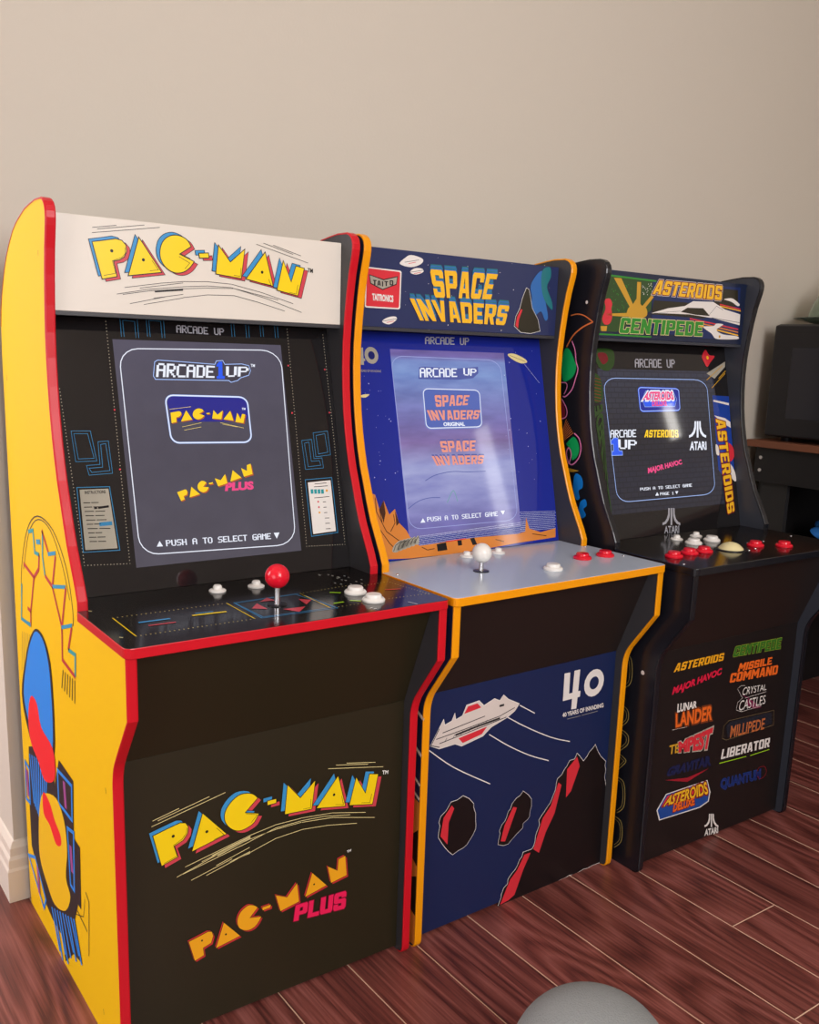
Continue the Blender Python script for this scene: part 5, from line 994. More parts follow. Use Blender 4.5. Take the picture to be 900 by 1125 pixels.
('l','card_white',2,1.8,[(55.2,177.9),(55.3,187.1),(57.6,198.9),(54.9,205.4),(58.7,215.8),(68.5,221.7),(74.3,228.6),(79.1,235.7),(92.9,235.8),(104.8,240.2),(118.2,231.7),(129.7,219),(129.8,212.2),(135,199.1),(135.6,187.4),(137.1,177.3),(137,170.1),(130.7,159.8),(127.1,155.5),(118.7,146.1),(111.3,142.4),(98.9,140.6),(87.9,136.7),(78.6,145.5),(71.2,154.6),(64.4,163.7)],1),
('p','kick_black',3,[(55.2,177.9),(55.3,187.1),(57.6,198.9),(54.9,205.4),(58.7,215.8),(68.5,221.7),(74.3,228.6),(79.1,235.7),(92.9,235.8),(104.8,240.2),(118.2,231.7),(129.7,219),(129.8,212.2),(135,199.1),(135.6,187.4),(137.1,177.3),(137,170.1),(130.7,159.8),(127.1,155.5),(118.7,146.1),(111.3,142.4),(98.9,140.6),(87.9,136.7),(78.6,145.5),(71.2,154.6),(64.4,163.7)]),
('p','badge_red',4,[(59.2,179),(64.2,211.3),(80.8,229.5),(86.6,222.2),(75.7,199.5),(75.1,159.3)]),
]),
(3,'marquee','artwork_field',[
('p','field_green',1,[(41.3,1127.9),(166.6,1126.5),(168.9,1069.5),(73.5,1023.6),(27.5,1023.4)]),
('p','field_blue',1,[(166.6,1126.5),(445.1,1130.5),(454.5,1022.4),(336.5,1020),(174.2,1027.5)]),
('l','stripe_green',2,3.2,[(41.3,1127.9),(176.5,1125.9)],0),
('l','stripe_green',2,3,[(23.5,1017.9),(175.4,1017.7)],0),
('p','panel_black',2,[(173.8,1089.1),(358.6,1091.1),(375.4,1124.4),(437.4,1124.8),(442.6,1093.9),(330.4,1060.8),(169.9,1061.5)]),
('p','beam_gold',3,[(55.4,1124.2),(76.1,1124.7),(125.7,1064.1),(105.6,1072.6)]),
('p','beam_gold',3,[(121.3,1120.9),(132.3,1121),(136.3,1064.6),(124.8,1064.1)]),
('p','beam_gold',3,[(165.2,1098.3),(173,1095.5),(142.5,1064.9),(132.5,1067.6)]),
('p','beam_gold',3,[(42.1,1056.8),(116.4,1062),(117.3,1054.1),(47.1,1053)]),
('p','beam_gold',4,[(101.2,1069.2),(103.2,1071.3),(106,1072.7),(109.2,1074.1),(112.3,1076.1),(115.4,1079.6),(118.5,1084),(121.8,1087.8),(125,1089.5),(128.3,1088.2),(131.6,1084.7),(135,1080.7),(138.6,1077.5),(142.6,1075.9),(146.9,1074.9),(150.9,1073.8),(153.8,1071.9),(155.9,1068.8),(157.3,1064.8),(157.5,1060.8),(155.6,1057.5),(151.1,1055.2),(144.5,1053.4),(137,1052.1),(129.6,1051.5),(121.9,1051.4),(113.4,1051.9),(105.8,1053.1),(100.5,1054.9),(98.4,1057.9),(98.4,1061.8),(99.6,1065.9)]),
('d','stripe_green',2,(89.1,1071.4),0.8),
('d','stripe_green',2,(101.5,1070),0.8),
('d','stripe_green',2,(91.6,1062),0.8),
('d','stripe_green',2,(75.9,1063.2),1.2),
('d','stripe_green',2,(83.5,1081.2),0.8),
('d','stripe_green',2,(92.9,1091.6),0.8),
('d','stripe_green',2,(105.8,1070.9),0.8),
('d','stripe_green',2,(92.3,1111.6),1.2),
('d','stripe_green',2,(56.7,1113.4),0.8),
('d','stripe_green',2,(62.6,1101.2),0.8),
('d','stripe_green',2,(100,1099.1),0.8),
('d','stripe_green',2,(84,1075),0.8),
('d','stripe_green',2,(66,1056.7),0.8),
('d','stripe_green',2,(109.5,1063.4),1.2),
('d','stripe_green',2,(53.6,1088.9),0.8),
('d','stripe_green',2,(66.4,1094.6),0.8),
('d','stripe_green',2,(87.3,1073.4),0.8),
('d','stripe_green',2,(72.1,1066),1.2),
('d','stripe_green',2,(89.4,1104.7),1.2),
('d','stripe_green',2,(89,1112.3),0.8),
('d','stripe_green',2,(104.8,1095.3),1.2),
('d','stripe_green',2,(55.8,1067),1.2),
('d','stripe_green',2,(76,1064.8),1.2),
('d','stripe_green',2,(53.4,1102.7),0.8),
('d','stripe_green',2,(57.8,1099.1),1.2),
('d','stripe_green',2,(71,1093.5),1.2),
('d','stripe_green',2,(93.3,1109.5),1.2),
('d','stripe_green',2,(97.5,1114),0.8),
('d','stripe_green',2,(64.5,1083.7),1.2),
('d','stripe_green',2,(102.9,1096.3),0.8),
('d','stripe_green',2,(68.9,1095.6),0.8),
('d','stripe_green',2,(98.2,1078.8),1.2),
('d','stripe_green',2,(106.1,1107.1),0.8),
('d','stripe_green',2,(58,1078.2),1.2),
('d','stripe_green',2,(56.3,1069.8),1.2),
('d','stripe_green',2,(98.5,1089.1),1.2),
('d','stripe_green',2,(64.1,1056),0.8),
('d','stripe_green',2,(96.3,1096.2),0.8),
('d','stripe_green',2,(61.6,1070.6),0.8),
('d','stripe_green',2,(89.8,1068.7),0.8),
('d','card_white',3,(141.5,1112.8),0.9),
('d','card_white',3,(138.5,1111.4),0.9),
('d','card_white',3,(142.5,1098.9),0.9),
('d','card_white',3,(153.9,1118.8),0.9),
('d','card_white',3,(153.6,1098.6),0.9),
('d','card_white',3,(156.4,1115.2),0.9),
('d','card_white',3,(144.9,1110.6),0.9),
('d','card_white',3,(161.9,1120.8),0.9),
('d','card_white',3,(161,1110),0.9),
('d','card_white',3,(143.6,1098.6),0.9),
('d','card_white',3,(161.2,1119),0.9),
('d','card_white',3,(151.3,1109.8),0.9),
('d','card_white',3,(152.9,1110.2),0.9),
('d','card_white',3,(139.8,1102),0.9),
('d','card_white',3,(147.6,1107.7),0.9),
('d','card_white',3,(137.5,1114.3),0.9),
('d','card_white',3,(153.8,1106.1),0.9),
('d','card_white',3,(160.5,1116.8),0.9),
('d','card_white',3,(166.2,1105.6),0.9),
('d','card_white',3,(164.3,1115.1),0.9),
('d','card_white',3,(143.3,1100.7),0.9),
('d','card_white',3,(151.6,1103.2),0.9),
('p','badge_red',3,[(35,1081.3),(37.2,1083.3),(40.8,1084.7),(44.9,1085.3),(48.2,1085.1),(50.8,1083.8),(53.1,1081.5),(54.9,1078.8),(56.1,1076.2),(56.3,1074.1),(55.7,1071.9),(55,1069.6),(54.8,1066.8),(55.7,1063.3),(57.1,1059.3),(58.4,1055.2),(58.8,1051.4),(58.3,1047.7),(57.2,1044.1),(55.5,1040.9),(53.3,1038.6),(50.4,1037),(46.7,1036),(42.9,1035.8),(39.8,1036.4),(37,1038),(34.5,1040.4),(32.6,1043.4),(31.8,1047),(32.8,1051.2),(35.1,1056.2),(37.5,1061.3),(38.9,1066),(38.3,1070.3),(36.5,1074.6),(35,1078.3)]),
('p','beam_gold',3,[(28.8,1032.8),(46.9,1033.6),(45.7,1024.1),(32,1023.6)]),
('l','badge_red',3,2.6,[(287.8,1058.8),(364.6,1052),(451,1043.5)],0),
('l','rock_orange',3,2.6,[(288.5,1054.1),(365.5,1046.6),(452.1,1037.2)],0),
('l','logo_gold',3,2.6,[(289.2,1049.5),(366.3,1041.1),(453.1,1030.8)],0),
('l','badge_red',3,2.2,[(380.5,1092.3),(452.6,1085.7)],0),
('l','logo_gold',3,2.2,[(381,1088.9),(453.2,1082.2)],0),
]),
(3,'marquee','spaceship_print',[
('p','card_white',4,[(168.6,1063.7),(218.1,1075.9),(268.6,1082.9),(293.4,1093.9),(357.8,1096.1),(398.8,1082.9),(452.6,1075.2),(454.2,1052.4),(362.9,1063),(286.6,1067.1),(204.3,1065.4)]),
('p','panel_black',5,[(257.3,1070.7),(276.9,1080),(327.3,1081.6),(351.3,1066.9),(307.9,1067.1)]),
('l','ink',5,0.7,[(345.9,1066.6),(370,1088.3),(393.5,1080.9)],0),
('l','ink',5,0.9,[(357.3,1063.7),(454.4,1057.7)],0),
('l','ink',5,0.6,[(177,1064.1),(257.1,1072.3)],0),
('p','card_white',4,[(333,1043.9),(337.2,1045.2),(346.6,1045.8),(357.4,1046.2),(365.4,1046.9),(369.3,1048.3),(371.2,1050),(372.7,1051.5),(375.6,1052.5),(381.1,1052.9),(388.1,1052.9),(394.5,1052.5),(398.2,1051.8),(397.9,1050.7),(395,1049.4),(391.1,1047.8),(387.8,1046.1),(384.5,1044.4),(380.7,1042.6),(377.9,1040.7),(377.8,1038.8),(380.8,1036.8),(386.1,1034.6),(393.2,1032.6),(401.5,1031),(412.3,1030.2),(425.5,1030),(438.2,1029.8),(447.6,1029.2),(453.2,1028),(456.4,1026.4),(456.9,1024.7),(454.4,1023.4),(447.5,1022.5),(437.1,1021.8),(425.2,1021.3),(414.4,1021),(404.5,1020.7),(394.5,1020.5),(385.3,1020.6),(377.7,1021.5),(372.7,1023.2),(369.6,1025.6),(366.6,1028.4),(362.3,1031.3),(354.4,1034.5),(344.6,1038),(336.2,1041.3)]),
('d','beam_gold',5,(389.9,1026.1),3),
('p','card_white',4,[(392.7,1103.2),(394.5,1104.2),(399.8,1105.3),(406.4,1106.2),(411.9,1106.7),(415.7,1106.9),(419,1106.7),(422.4,1106.2),(426.4,1105.2),(431.7,1103.3),(437.9,1100.7),(443.5,1098),(446.9,1095.9),(447.4,1094.3),(446.1,1092.9),(443.4,1092.1),(440,1092),(435.8,1093.2),(430.6,1095.3),(424.7,1097.7),(418.7,1099.5),(411.5,1100.7),(403.2,1101.6),(396.1,1102.4)]),
]),
(3,'marquee','wordmark',[
('g','card_white',6,'ASTEROIDS',[(167.3,1101),(383.6,1101),(382.8,1130.3),(178.7,1128)],5.2),
('g','badge_dark',7,'ASTEROIDS',[(167.3,1101),(383.6,1101),(382.8,1130.3),(178.7,1128)],3.6),
('g','logo_gold',8,'ASTEROIDS',[(167.3,1101),(383.6,1101),(382.8,1130.3),(178.7,1128)],0),
]),
(3,'marquee','second_wordmark',[
('g','pale_yellow',9,'CENTIPEDE',[(80.7,1022.3),(331.4,1025),(331.5,1053.3),(84.5,1051)],3),
('g','stripe_green',10,'CENTIPEDE',[(80.7,1022.3),(331.4,1025),(331.5,1053.3),(84.5,1051)],0.8),
]),
(3,'bezel','maker_name',[
('x','silver',2,'ARCADE UP',[(170.4,956.4),(294.4,957.5),(295.1,974.9),(172,973.7)]),
]),
(3,'bezel','side_print',[
('p','field_green',1,[(54.4,985.7),(58.4,989.1),(65.2,990.8),(73.3,991.4),(81.1,991.6),(88.9,991.7),(97.5,991.4),(105.2,990.1),(110.5,987.3),(112.8,982),(113,974.9),(111.6,967.5),(109.3,961.5),(105.9,956.8),(101.2,952.8),(95.8,949.8),(90.2,948.3),(84,948.1),(77.1,949.2),(70.4,951.6),(65.1,955.5),(60.5,962),(56.5,970.7),(54.1,979.4)]),
('p','field_green',1,[(41,939.9),(45.9,943.4),(53.3,943.2),(60.8,940.2),(66,935.1),(68.8,926.6),(70.2,914.8),(70,902.9),(67.9,894.4),(62.7,889.3),(54.8,886.1),(46.9,885.8),(41.5,889.3),(38.9,899.3),(38,914.6),(38.7,929.8)]),
('p','badge_dark',2,[(64.8,980.9),(68.4,983),(74.9,983.8),(82,983.6),(87.3,982.5),(90.4,980.1),(92.5,976.3),(93.5,972.2),(92.9,968.8),(90.4,965.8),(86,962.7),(81.1,960.7),(76.9,960.8),(72.8,964.3),(68.4,970.3),(65.3,976.6)]),
('l','rust',2,1.4,[(43.9,934.9),(67.7,931.1)],0),
('l','rust',2,1.4,[(43.1,928.8),(66.9,925)],0),
('l','rust',2,1.4,[(42.3,922.7),(66.1,918.8)],0),
('l','rust',2,1.4,[(41.5,916.6),(65.2,912.7)],0),
('l','rust',2,1.4,[(40.7,910.6),(64.4,906.6)],0),
('l','rust',2,1.4,[(39.9,904.5),(63.6,900.5)],0),
('l','rust',2,1.4,[(39.1,898.4),(62.8,894.4)],0),
('l','rust',2,1.4,[(38.2,892.3),(61.9,888.3)],0),
('t','stripe_dim',2,'CENTIPEDE',[(64.1,661.9),(39.8,876.7),(64,881.6),(61.3,751.6)],0.06),
('p','badge_red',3,[(386.4,983.7),(388.5,987.7),(392.1,992.3),(396.3,996.1),(400,998),(402.9,996.9),(405.7,993.6),(408.5,989.8),(411.9,987.1),(416.6,986.2),(422.4,986),(427.3,985.9),(429.6,984.7),(428,982.2),(423.8,978.9),(418.6,975.2),(414.2,972),(410.6,968.8),(407.2,965.4),(404,962.7),(401,961.6),(398.3,962.6),(395.9,965.2),(393.7,968.4),(391.7,971.5),(389.7,974.4),(387.6,977.3),(386.3,980.4)]),
('d','logo_gold',4,(404.7,981.3),4),
('p','card_grey',2,[(397.2,947.6),(464.7,974.2),(463.1,962.8),(422.6,936.7)]),
('l','beam_gold',3,1.6,[(410.7,916.8),(461,948.5)],0),
('l','beam_gold',3,1.6,[(395.2,933.5),(454.2,965.4)],0),
('l','beam_gold',3,1.6,[(436.3,936.8),(463.7,954.2)],0),
('p','art_blue2',1,[(410.2,901.1),(467.6,898.9),(465.1,837.2),(463.9,740),(435.7,712.8),(408,742.3),(410.1,838.1)]),
('p','card_white',2,[(412.4,891.5),(465.5,884.1),(463.9,879.5),(411.9,887.6)]),
('p','card_white',2,[(411.2,857.8),(446.8,851.7),(464.1,843),(464.1,830.4),(431.8,843.4)]),
('p','badge_red',2,[(448.2,797.6),(451.9,797.9),(456.9,795.8),(461.9,792.4),(465.4,788.6),(467.4,784.1),(468.4,778.7),(468.3,773.2),(467.2,768.5),(464.3,764.5),(459.9,760.7),(455.3,758.2),(451.6,757.6),(449,759.9),(447,764.2),(445.6,769.6),(444.8,775),(444.6,781),(445,787.9),(446.1,794.1)]),
('p','card_white',2,[(450.7,752),(453.6,750.9),(457.7,746.2),(462,739.9),(464.9,734.2),(466.4,728.7),(467.1,722.5),(466.9,717.2),(465.7,714.2),(462.8,714),(458.5,715.8),(454.2,719.1),(451.2,723.4),(449.8,730.3),(449.2,739.4),(449.5,747.6)]),
('p','card_white',2,[(406.7,795.9),(408.5,796.5),(410.9,795.3),(413.3,792.9),(414.9,790),(415.8,786.1),(416.2,781),(416,776.2),(415.2,773.1),(413.3,772.1),(410.4,772.4),(407.5,773.8),(405.7,776.2),(405,780.6),(405.1,786.6),(405.7,792.4)]),
]),
(3,'bezel','vertical_wordmark',[
('g','badge_dark',5,'ASTEROIDS',[(413.7,850.4),(425.8,645.2),(450.7,650.4),(446.4,848.9)],4.5),
('g','logo_gold',6,'ASTEROIDS',[(413.7,850.4),(425.8,645.2),(450.7,650.4),(446.4,848.9)],0),
]),
(3,'bezel','foot_emblem',[
('p','silver',2,[(239.4,670.2),(244.8,669.8),(240,635.4),(234.5,635.8)]),
('p','silver',2,[(237.2,670.3),(232.3,670.6),(230.2,659.2),(225,649.8),(217.1,643.6),(210.5,642.4),(209.7,637.1),(220.9,639.5),(229.4,646),(234.4,654.5)]),
('p','silver',2,[(247,669.7),(251.9,669.4),(250.8,657.8),(253.3,647.8),(259.5,640.6),(265.8,638.3),(265.1,633),(254.5,637),(247.9,644.6),(245.3,653.7)]),
('t','silver',2,'ATARI',[(213.7,620.4),(259,617.9),(261,632.4),(215.7,634.7)],0.02),
]),
(3,'bezel','screen:frame_line',[
('l','glow_edge',2,1.2,[(350.1,691),(362.3,692.1),(373.4,695.3),(382.4,700.4),(388.2,706.8),(390.4,713.8),(394.5,911.1),(392.6,918.1),(386.8,924.5),(377.6,929.5),(366,932.8),(353.2,933.9),(109.2,934.1),(98.2,933),(88.4,929.7),(80.7,924.7),(76,918.4),(74.5,911.4),(81.7,713.8),(83.6,706.7),(88.7,700.3),(96.4,695.2),(106,692),(116.7,690.9)],1),
]),
(3,'bezel','screen:game_tile',[
('l','glow_blue',1,3.6,[(287.3,869.8),(290.4,870.1),(293.3,870.9),(295.6,872.2),(297.1,873.9),(297.6,875.7),(298.8,908.2),(298.3,910),(296.9,911.6),(294.6,912.9),(291.8,913.8),(288.6,914.2),(183.5,916),(180.5,915.8),(177.8,915),(175.7,913.6),(174.3,911.9),(173.9,910),(174.6,874.9),(175.1,873),(176.5,871.3),(178.6,869.9),(181.3,869),(184.2,868.7)],1),
('p','glow_navy',2,[(287.3,869.8),(290.4,870.1),(293.3,870.9),(295.6,872.2),(297.1,873.9),(297.6,875.7),(298.8,908.2),(298.3,910),(296.9,911.6),(294.6,912.9),(291.8,913.8),(288.6,914.2),(183.5,916),(180.5,915.8),(177.8,915),(175.7,913.6),(174.3,911.9),(173.9,910),(174.6,874.9),(175.1,873),(176.5,871.3),(178.6,869.9),(181.3,869),(184.2,868.7)]),
('l','glow_edge',3,1.4,[(287.3,869.8),(290.4,870.1),(293.3,870.9),(295.6,872.2),(297.1,873.9),(297.6,875.7),(298.8,908.2),(298.3,910),(296.9,911.6),(294.6,912.9),(291.8,913.8),(288.6,914.2),(183.5,916),(180.5,915.8),(177.8,915),(175.7,913.6),(174.3,911.9),(173.9,910),(174.6,874.9),(175.1,873),(176.5,871.3),(178.6,869.9),(181.3,869),(184.2,868.7)],1),
('l','glow_edge',4,0.8,[(182.5,892.7),(194.9,909),(279.5,909.3),(290.3,892.7),(282,877.5),(188.3,877.4)],1),
('p','glow_blue',4,[(184.7,889.8),(287.1,890.3),(280.7,878.2),(189.3,878)]),
('t','glow_white',5,'ASTEROIDS',[(182.1,890.4),(281.6,890.9),(279.4,909),(194.8,908.1)],0.12),
('t','glow_pink',6,'ASTEROIDS',[(184.1,891.6),(279.9,892.1),(277.9,907.8),(196,906.9)],0.05),
('t','glow_pink',6,'DELUXE',[(211,879.1),(256.7,879.5),(256.2,889.1),(212.3,888.9)],0.05),
]),
(3,'bezel','screen:maker_wordmark',[
('x','glow_white',4,'ARCADE',[(78.8,817.9),(153.6,817.4),(155.6,832.3),(80.8,832.8)]),
('x','glow_white',5,'UP',[(99.8,795.6),(150.2,792.9),(154,811),(101.4,814)]),
('l','glow_edge',2,2,[(78.7,783.6),(79.7,790.4),(84.8,790.9),(85.9,805.4),(79.2,805.3),(80.9,812.2),(90,817.1),(100,816.3),(99.2,791.6),(109.3,790.7),(109.1,783.2)],1),
('p','glow_blue',3,[(78.7,783.6),(79.7,790.4),(84.8,790.9),(85.9,805.4),(79.2,805.3),(80.9,812.2),(90,817.1),(100,816.3),(99.2,791.6),(109.3,790.7),(109.1,783.2)]),
]),
(3,'bezel','screen:wordmark',[
('g','glow_yellow',3,'ASTEROIDS',[(178.1,816.3),(284.8,813.8),(285.1,829.6),(183.7,830.9)],0),
]),
(3,'bezel','screen:emblem',[
('p','glow_white',3,[(349,846.4),(354.6,846.3),(349.7,812),(344.1,812.1)]),
('p','glow_white',3,[(346.8,846.4),(341.8,846.4),(339.7,835.1),(334.4,825.5),(326.3,819),(319.5,817.4),(318.8,812.2),(330.2,815.1),(338.9,821.9),(344,830.6)]),
('p','glow_white',3,[(356.8,846.2),(361.9,846.2),(360.8,834.7),(363.3,825),(369.6,818.1),(376.1,816.2),(375.3,810.9),(364.6,814.3),(357.7,821.5),(355.1,830.4)]),
('t','glow_white',3,'ATARI',[(318.1,786.7),(372.7,786.3),(374.1,802.5),(321.5,803.8)],0.03),
]),
(3,'bezel','screen:second_wordmark',[
('t','glow_pink',3,'MAJOR HAVOC',[(180.1,741),(288.4,756),(286.7,767.6),(181.1,754.3)],0.05),
]),
(3,'bezel','screen:prompt',[
('x','glow_white',3,'PUSH A TO SELECT GAME',[(152,710.4),(313.9,710.2),(313.9,716.7),(151.9,716.2)]),
('x','glow_white',3,'PAGE 1',[(210.6,697.7),(253.3,697.1),(253.7,703.1),(210.9,703.6)]),
('p','glow_white',3,[(195.7,697.9),(206.5,697.9),(202,704.7)]),
('p','glow_white',3,[(258.4,703.4),(268.2,703.5),(262.6,697.2)]),
]),
(3,'side','side_artwork',[
('l','art_rust',2,2.2,[(283,1051.7),(279.5,1052.3),(274.5,1053.2),(268.8,1054),(263.5,1054.2),(258.6,1053.8),(253.7,1053),(248.7,1051.8),(243.6,1050.1),(237.8,1047.5),(231.4,1044.1),(225.7,1040.9),(221.8,1038.7)],0),
('l','art_rust',2,3,[(223.3,1038.7),(227.8,1037.3),(234.1,1035.3),(241.3,1032.7),(248.1,1029.8),(254.4,1026.5),(260.9,1022.6),(267.1,1018.4),(272.7,1013.8),(277.8,1008.2),(282.4,1001.7),(286.3,995.8),(289,991.7)],0),
('p','art_green',2,[(293.6,986.9),(290.8,989.4),(287.5,990.1),(283.8,989.2),(280.2,987.1),(276.2,983.3),(272,977.7),(268.1,971.7),(264.8,966.6),(262.3,962.8),(260.3,959.5),(259,956.3),(258.5,952.9),(259.1,948.8),(260.5,944.4),(262.6,940.1),(265.2,936.4),(268.6,933.1),(272.8,930.2),(277.2,927.9),(281.1,926.3),(284.5,925.3),(287.7,924.7),(290.6,925.4),(293.2,928.2),(295.4,933.8),(297.4,941.8),(298.9,950.5),(299.5,958.7),(299,966.5),(297.8,974.7),(295.9,981.9)]),
('l','art_pink',3,2.6,[(275,1003.4),(273.2,1000.7),(270.5,996.8),(267.6,992.3),(265.2,987.4),(263.5,981.9),(262.2,975.8),(261,969.7),(259.7,964.4),(257.9,960.5),(255.9,957.3),(254.2,954.3),(253.4,950.7),(253.7,946.5),(254.9,941.8),(256.5,937),(258.2,932),(259.7,926.7),(261.5,921),(263.5,915.5),(266.1,910.6),(269.6,906.3),(273.8,902.4),(278.1,899.1),(281.7,896.8),(284.5,895.7),(286.9,895.7),(288.8,896.1),(290.1,896.3)],0),
('l','art_pink',3,2,[(304.6,921.8),(300.5,922.2),(294.6,922.7),(288.5,923.1),(284.1,922.7),(281.7,921.4),(280.3,919.6),(279.8,917.3),(280,914.6),(281.1,911.1),(283.2,906.9),(285.5,902.8),(287.1,900.1)],0),
('l','art_pink',3,2.4,[(293.1,891.4),(290.5,888.7),(286.7,884.8),(282.8,880.5),(279.7,876.7),(277.8,873.6),(276.4,870.6),(275.5,867.9),(275.2,865.2),(275.3,862.5),(275.9,859.8),(277.2,857.4),(279.4,855.3),(283.4,853.6),(288.9,852.2),(294.2,851.1),(297.9,850.3)],0),
('p','art_maroon',2,[(299.9,889.8),(297.5,890.9),(293.9,888.5),(290.1,884.6),(287,881),(284.7,877.9),(282.8,874.2),(281.4,870.5),(280.5,867.2),(280.2,864),(280.4,861),(281.2,858.3),(282.9,856.3),(286.1,854.2),(290.6,852.2),(295,851.6),(298.2,853.9),(299.9,861.3),(300.8,872.3),(300.8,883.1)]),
('l','art_rust',3,1.6,[(286.7,823.5),(275.7,852)],0),
('l','art_rust',3,1.6,[(287.1,820.6),(272.6,848.4)],0),
('l','art_rust',3,1.6,[(287.5,817.7),(269.6,844.8)],0),
('l','art_rust',3,1.6,[(287.9,814.7),(266.5,841.3)],0),
('l','art_rust',3,1.6,[(288.4,811.8),(263.5,837.7)],0),
('l','art_rust',3,1.6,[(288.8,808.8),(260.4,834.2)],0),
('l','art_rust',3,1.6,[(289.2,805.9),(257.4,830.6)],0),
('l','art_rust',3,1.6,[(289.6,802.9),(254.3,827.1)],0),
('p','art_green',2,[(271.2,804.5),(268.3,808),(263.6,812.7),(258.4,816.9),(253.9,819.2),(250.4,819.2),(247.1,817.6),(244.1,815),(241.5,812.1),(239.2,808.6),(237.2,804.5),(235.7,800.2),(235,796.1),(235.3,792.1),(236.4,788.1),(238.1,784.4),(240.2,781.2),(243.1,778.3),(246.7,775.7),(250.2,773.9),(252.9,773.9),(254.2,776.2),(254.7,780.4),(255.1,785.2),(256.1,789.1),(258.1,792.1),(260.6,794.7),(263.3,797),(265.5,799),(267.7,800.5),(270,801.4),(271.5,802.5)]),
('l','art_pink',3,2.6,[(251.3,826.6),(248.5,825.1),(244.6,823),(240.4,820.4),(237,817.2),(234.6,813.3),(232.5,808.7),(231,803.8),(230.3,798.9),(230.5,794),(231.4,788.9),(232.9,783.9),(235,779.4),(237.9,775.3),(241.5,771.4),(245.4,768.1),(248.8,765.9),(251.9,764.8),(255,764.6),(257.5,765.4),(259.1,767.2),(258.9,770.5),(257.5,775.1),(256,780.1),(255.6,784.4),(256.9,788.4),(259,792.4),(261.5,795.5),(263.6,796.8),(265.5,795.8),(267.5,793.2),(269,789.4),(269.3,785.4),(267.9,780.3),(265.3,774.2),(262.4,768.5),(260.5,764.6)],0),
('p','beam_gold',2,[(275.3,758),(230.9,754.8),(247.3,750.4),(271.1,749.3)]),
('p','art_blue',2,[(243.3,743.7),(241.5,746.6),(239.2,748.2),(236.5,748.7),(233.7,748.5),(230.5,747.6),(227,745.8),(223.7,743.3),(221.2,740.4),(219.6,736.7),(218.5,732.3),(218.2,727.8),(218.6,724),(220.6,721.4),(223.8,719.6),(227,717.8),(228.8,715.4),(228.3,712.1),(226.5,708.2),(224.6,704.5),(224.1,701.6),(225.5,699.4),(228,697.6),(230.9,696.8),(233.8,697.8),(236.6,701.1),(239.6,706.1),(242.3,712.1),(244.2,718.2),(244.9,724.7),(245,731.9),(244.4,738.7)]),
('p','art_blue',2,[(221.7,694.7),(219.1,697.7),(215.6,700),(212,701.3),(209.1,701.4),(207,699.7),(205.3,696.7),(204.3,693.1),(204.1,690.1),(205.5,687.9),(208.3,685.9),(210.9,683.9),(212.2,681.7),(210.9,679),(208.1,676.2),(205.5,673.3),(204.5,670.8),(205.9,668.2),(208.8,665.5),(212.2,663.5),(215.3,663),(218.1,664.4),(220.9,667.2),(223.3,670.9),(224.8,674.9),(225.2,679.6),(224.7,685.1),(223.5,690.5)]),
('l','loop_gold',2,1.2,[(83.8,425.4),(79.7,424.9),(73.9,424.4),(67.8,423.1),(63.1,420.4),(60.1,415.8),(57.9,409.8),(56.5,403.1),(55.5,396.5),(55,389.7),(55,382.5),(55.8,375.6),(57.7,369.5),(61.5,364.2),(67,359.4),(72.4,355.4),(76.1,352.6)],0),
('l','loop_gold',2,0.8,[(83.2,420.1),(80.2,419.6),(75.8,419.1),(71.2,417.9),(67.6,415.5),(65.2,411.5),(63.5,406.2),(62.4,400.4),(61.6,394.6),(61.1,388.8),(61,382.6),(61.5,376.6),(62.9,371.5),(65.8,367.1),(69.9,363.3),(73.9,360.2),(76.7,358)],0),
('l','loop_gold',2,1.2,[(77.6,322.6),(74.2,321.7),(69.3,320.6),(64.2,319.1),(60.4,317.2),(58,314.9),(56.5,312.2),(55.5,309.2),(55,306.1),(54.8,302.9),(55.1,299.5),(56,296),(57.7,292.3),(60.9,288),(65.3,283.2),(69.7,278.8),(72.7,275.8)],0),
('l','loop_gold',2,0.8,[(77.1,317.2),(74.5,316.4),(70.8,315.2),(66.9,313.9),(64,312.3),(62.2,310.6),(61.1,308.7),(60.4,306.6),(60,304.4),(59.9,302.1),(60.1,299.8),(60.8,297.2),(62.1,294.4),(64.5,291.1),(67.8,287.2),(71,283.7),(73.3,281.2)],0),
('l','loop_gold',2,1.2,[(74.8,273.2),(71,272.5),(65.5,271.6),(59.9,270.4),(55.7,268.8),(53.1,266.8),(51.4,264.4),(50.5,261.7),(50,258.8),(49.8,255.8),(50.2,252.6),(51.2,249.2),(53.2,245.5),(56.8,241),(61.8,235.9),(66.7,231.1),(70,227.8)],0),
('l','loop_gold',2,0.8,[(74.2,267.7),(71.4,267.1),(67.2,266.1),(63,264.9),(59.8,263.6),(57.8,262.1),(56.6,260.5),(55.9,258.7),(55.5,256.8),(55.5,254.7),(55.8,252.5),(56.6,250.1),(58,247.4),(60.8,243.9),(64.5,239.8),(68.1,236),(70.6,233.3)],0),
('l','loop_gold',2,1.2,[(71.9,223.3),(68.8,222.4),(64.4,220.9),(59.8,219.4),(56.3,218),(54.3,217),(53.1,216.1),(52.4,215.1),(52.2,214),(52.2,212.7),(52.6,211.3),(53.5,209.6),(55.2,207.1),(58.1,203.3),(62,198.4),(65.8,193.7),(68.5,190.5)],0),
('l','loop_gold',2,0.8,[(71.3,217.9),(69,216.9),(65.6,215.5),(62.1,214),(59.5,213),(58.1,212.6),(57.2,212.5),(56.8,212.5),(56.6,212.2),(56.7,211.9),(57.1,211.6),(57.9,210.9),(59.1,209.4),(61.3,206.4),(64.2,202.5),(67.1,198.6),(69,196)],0),
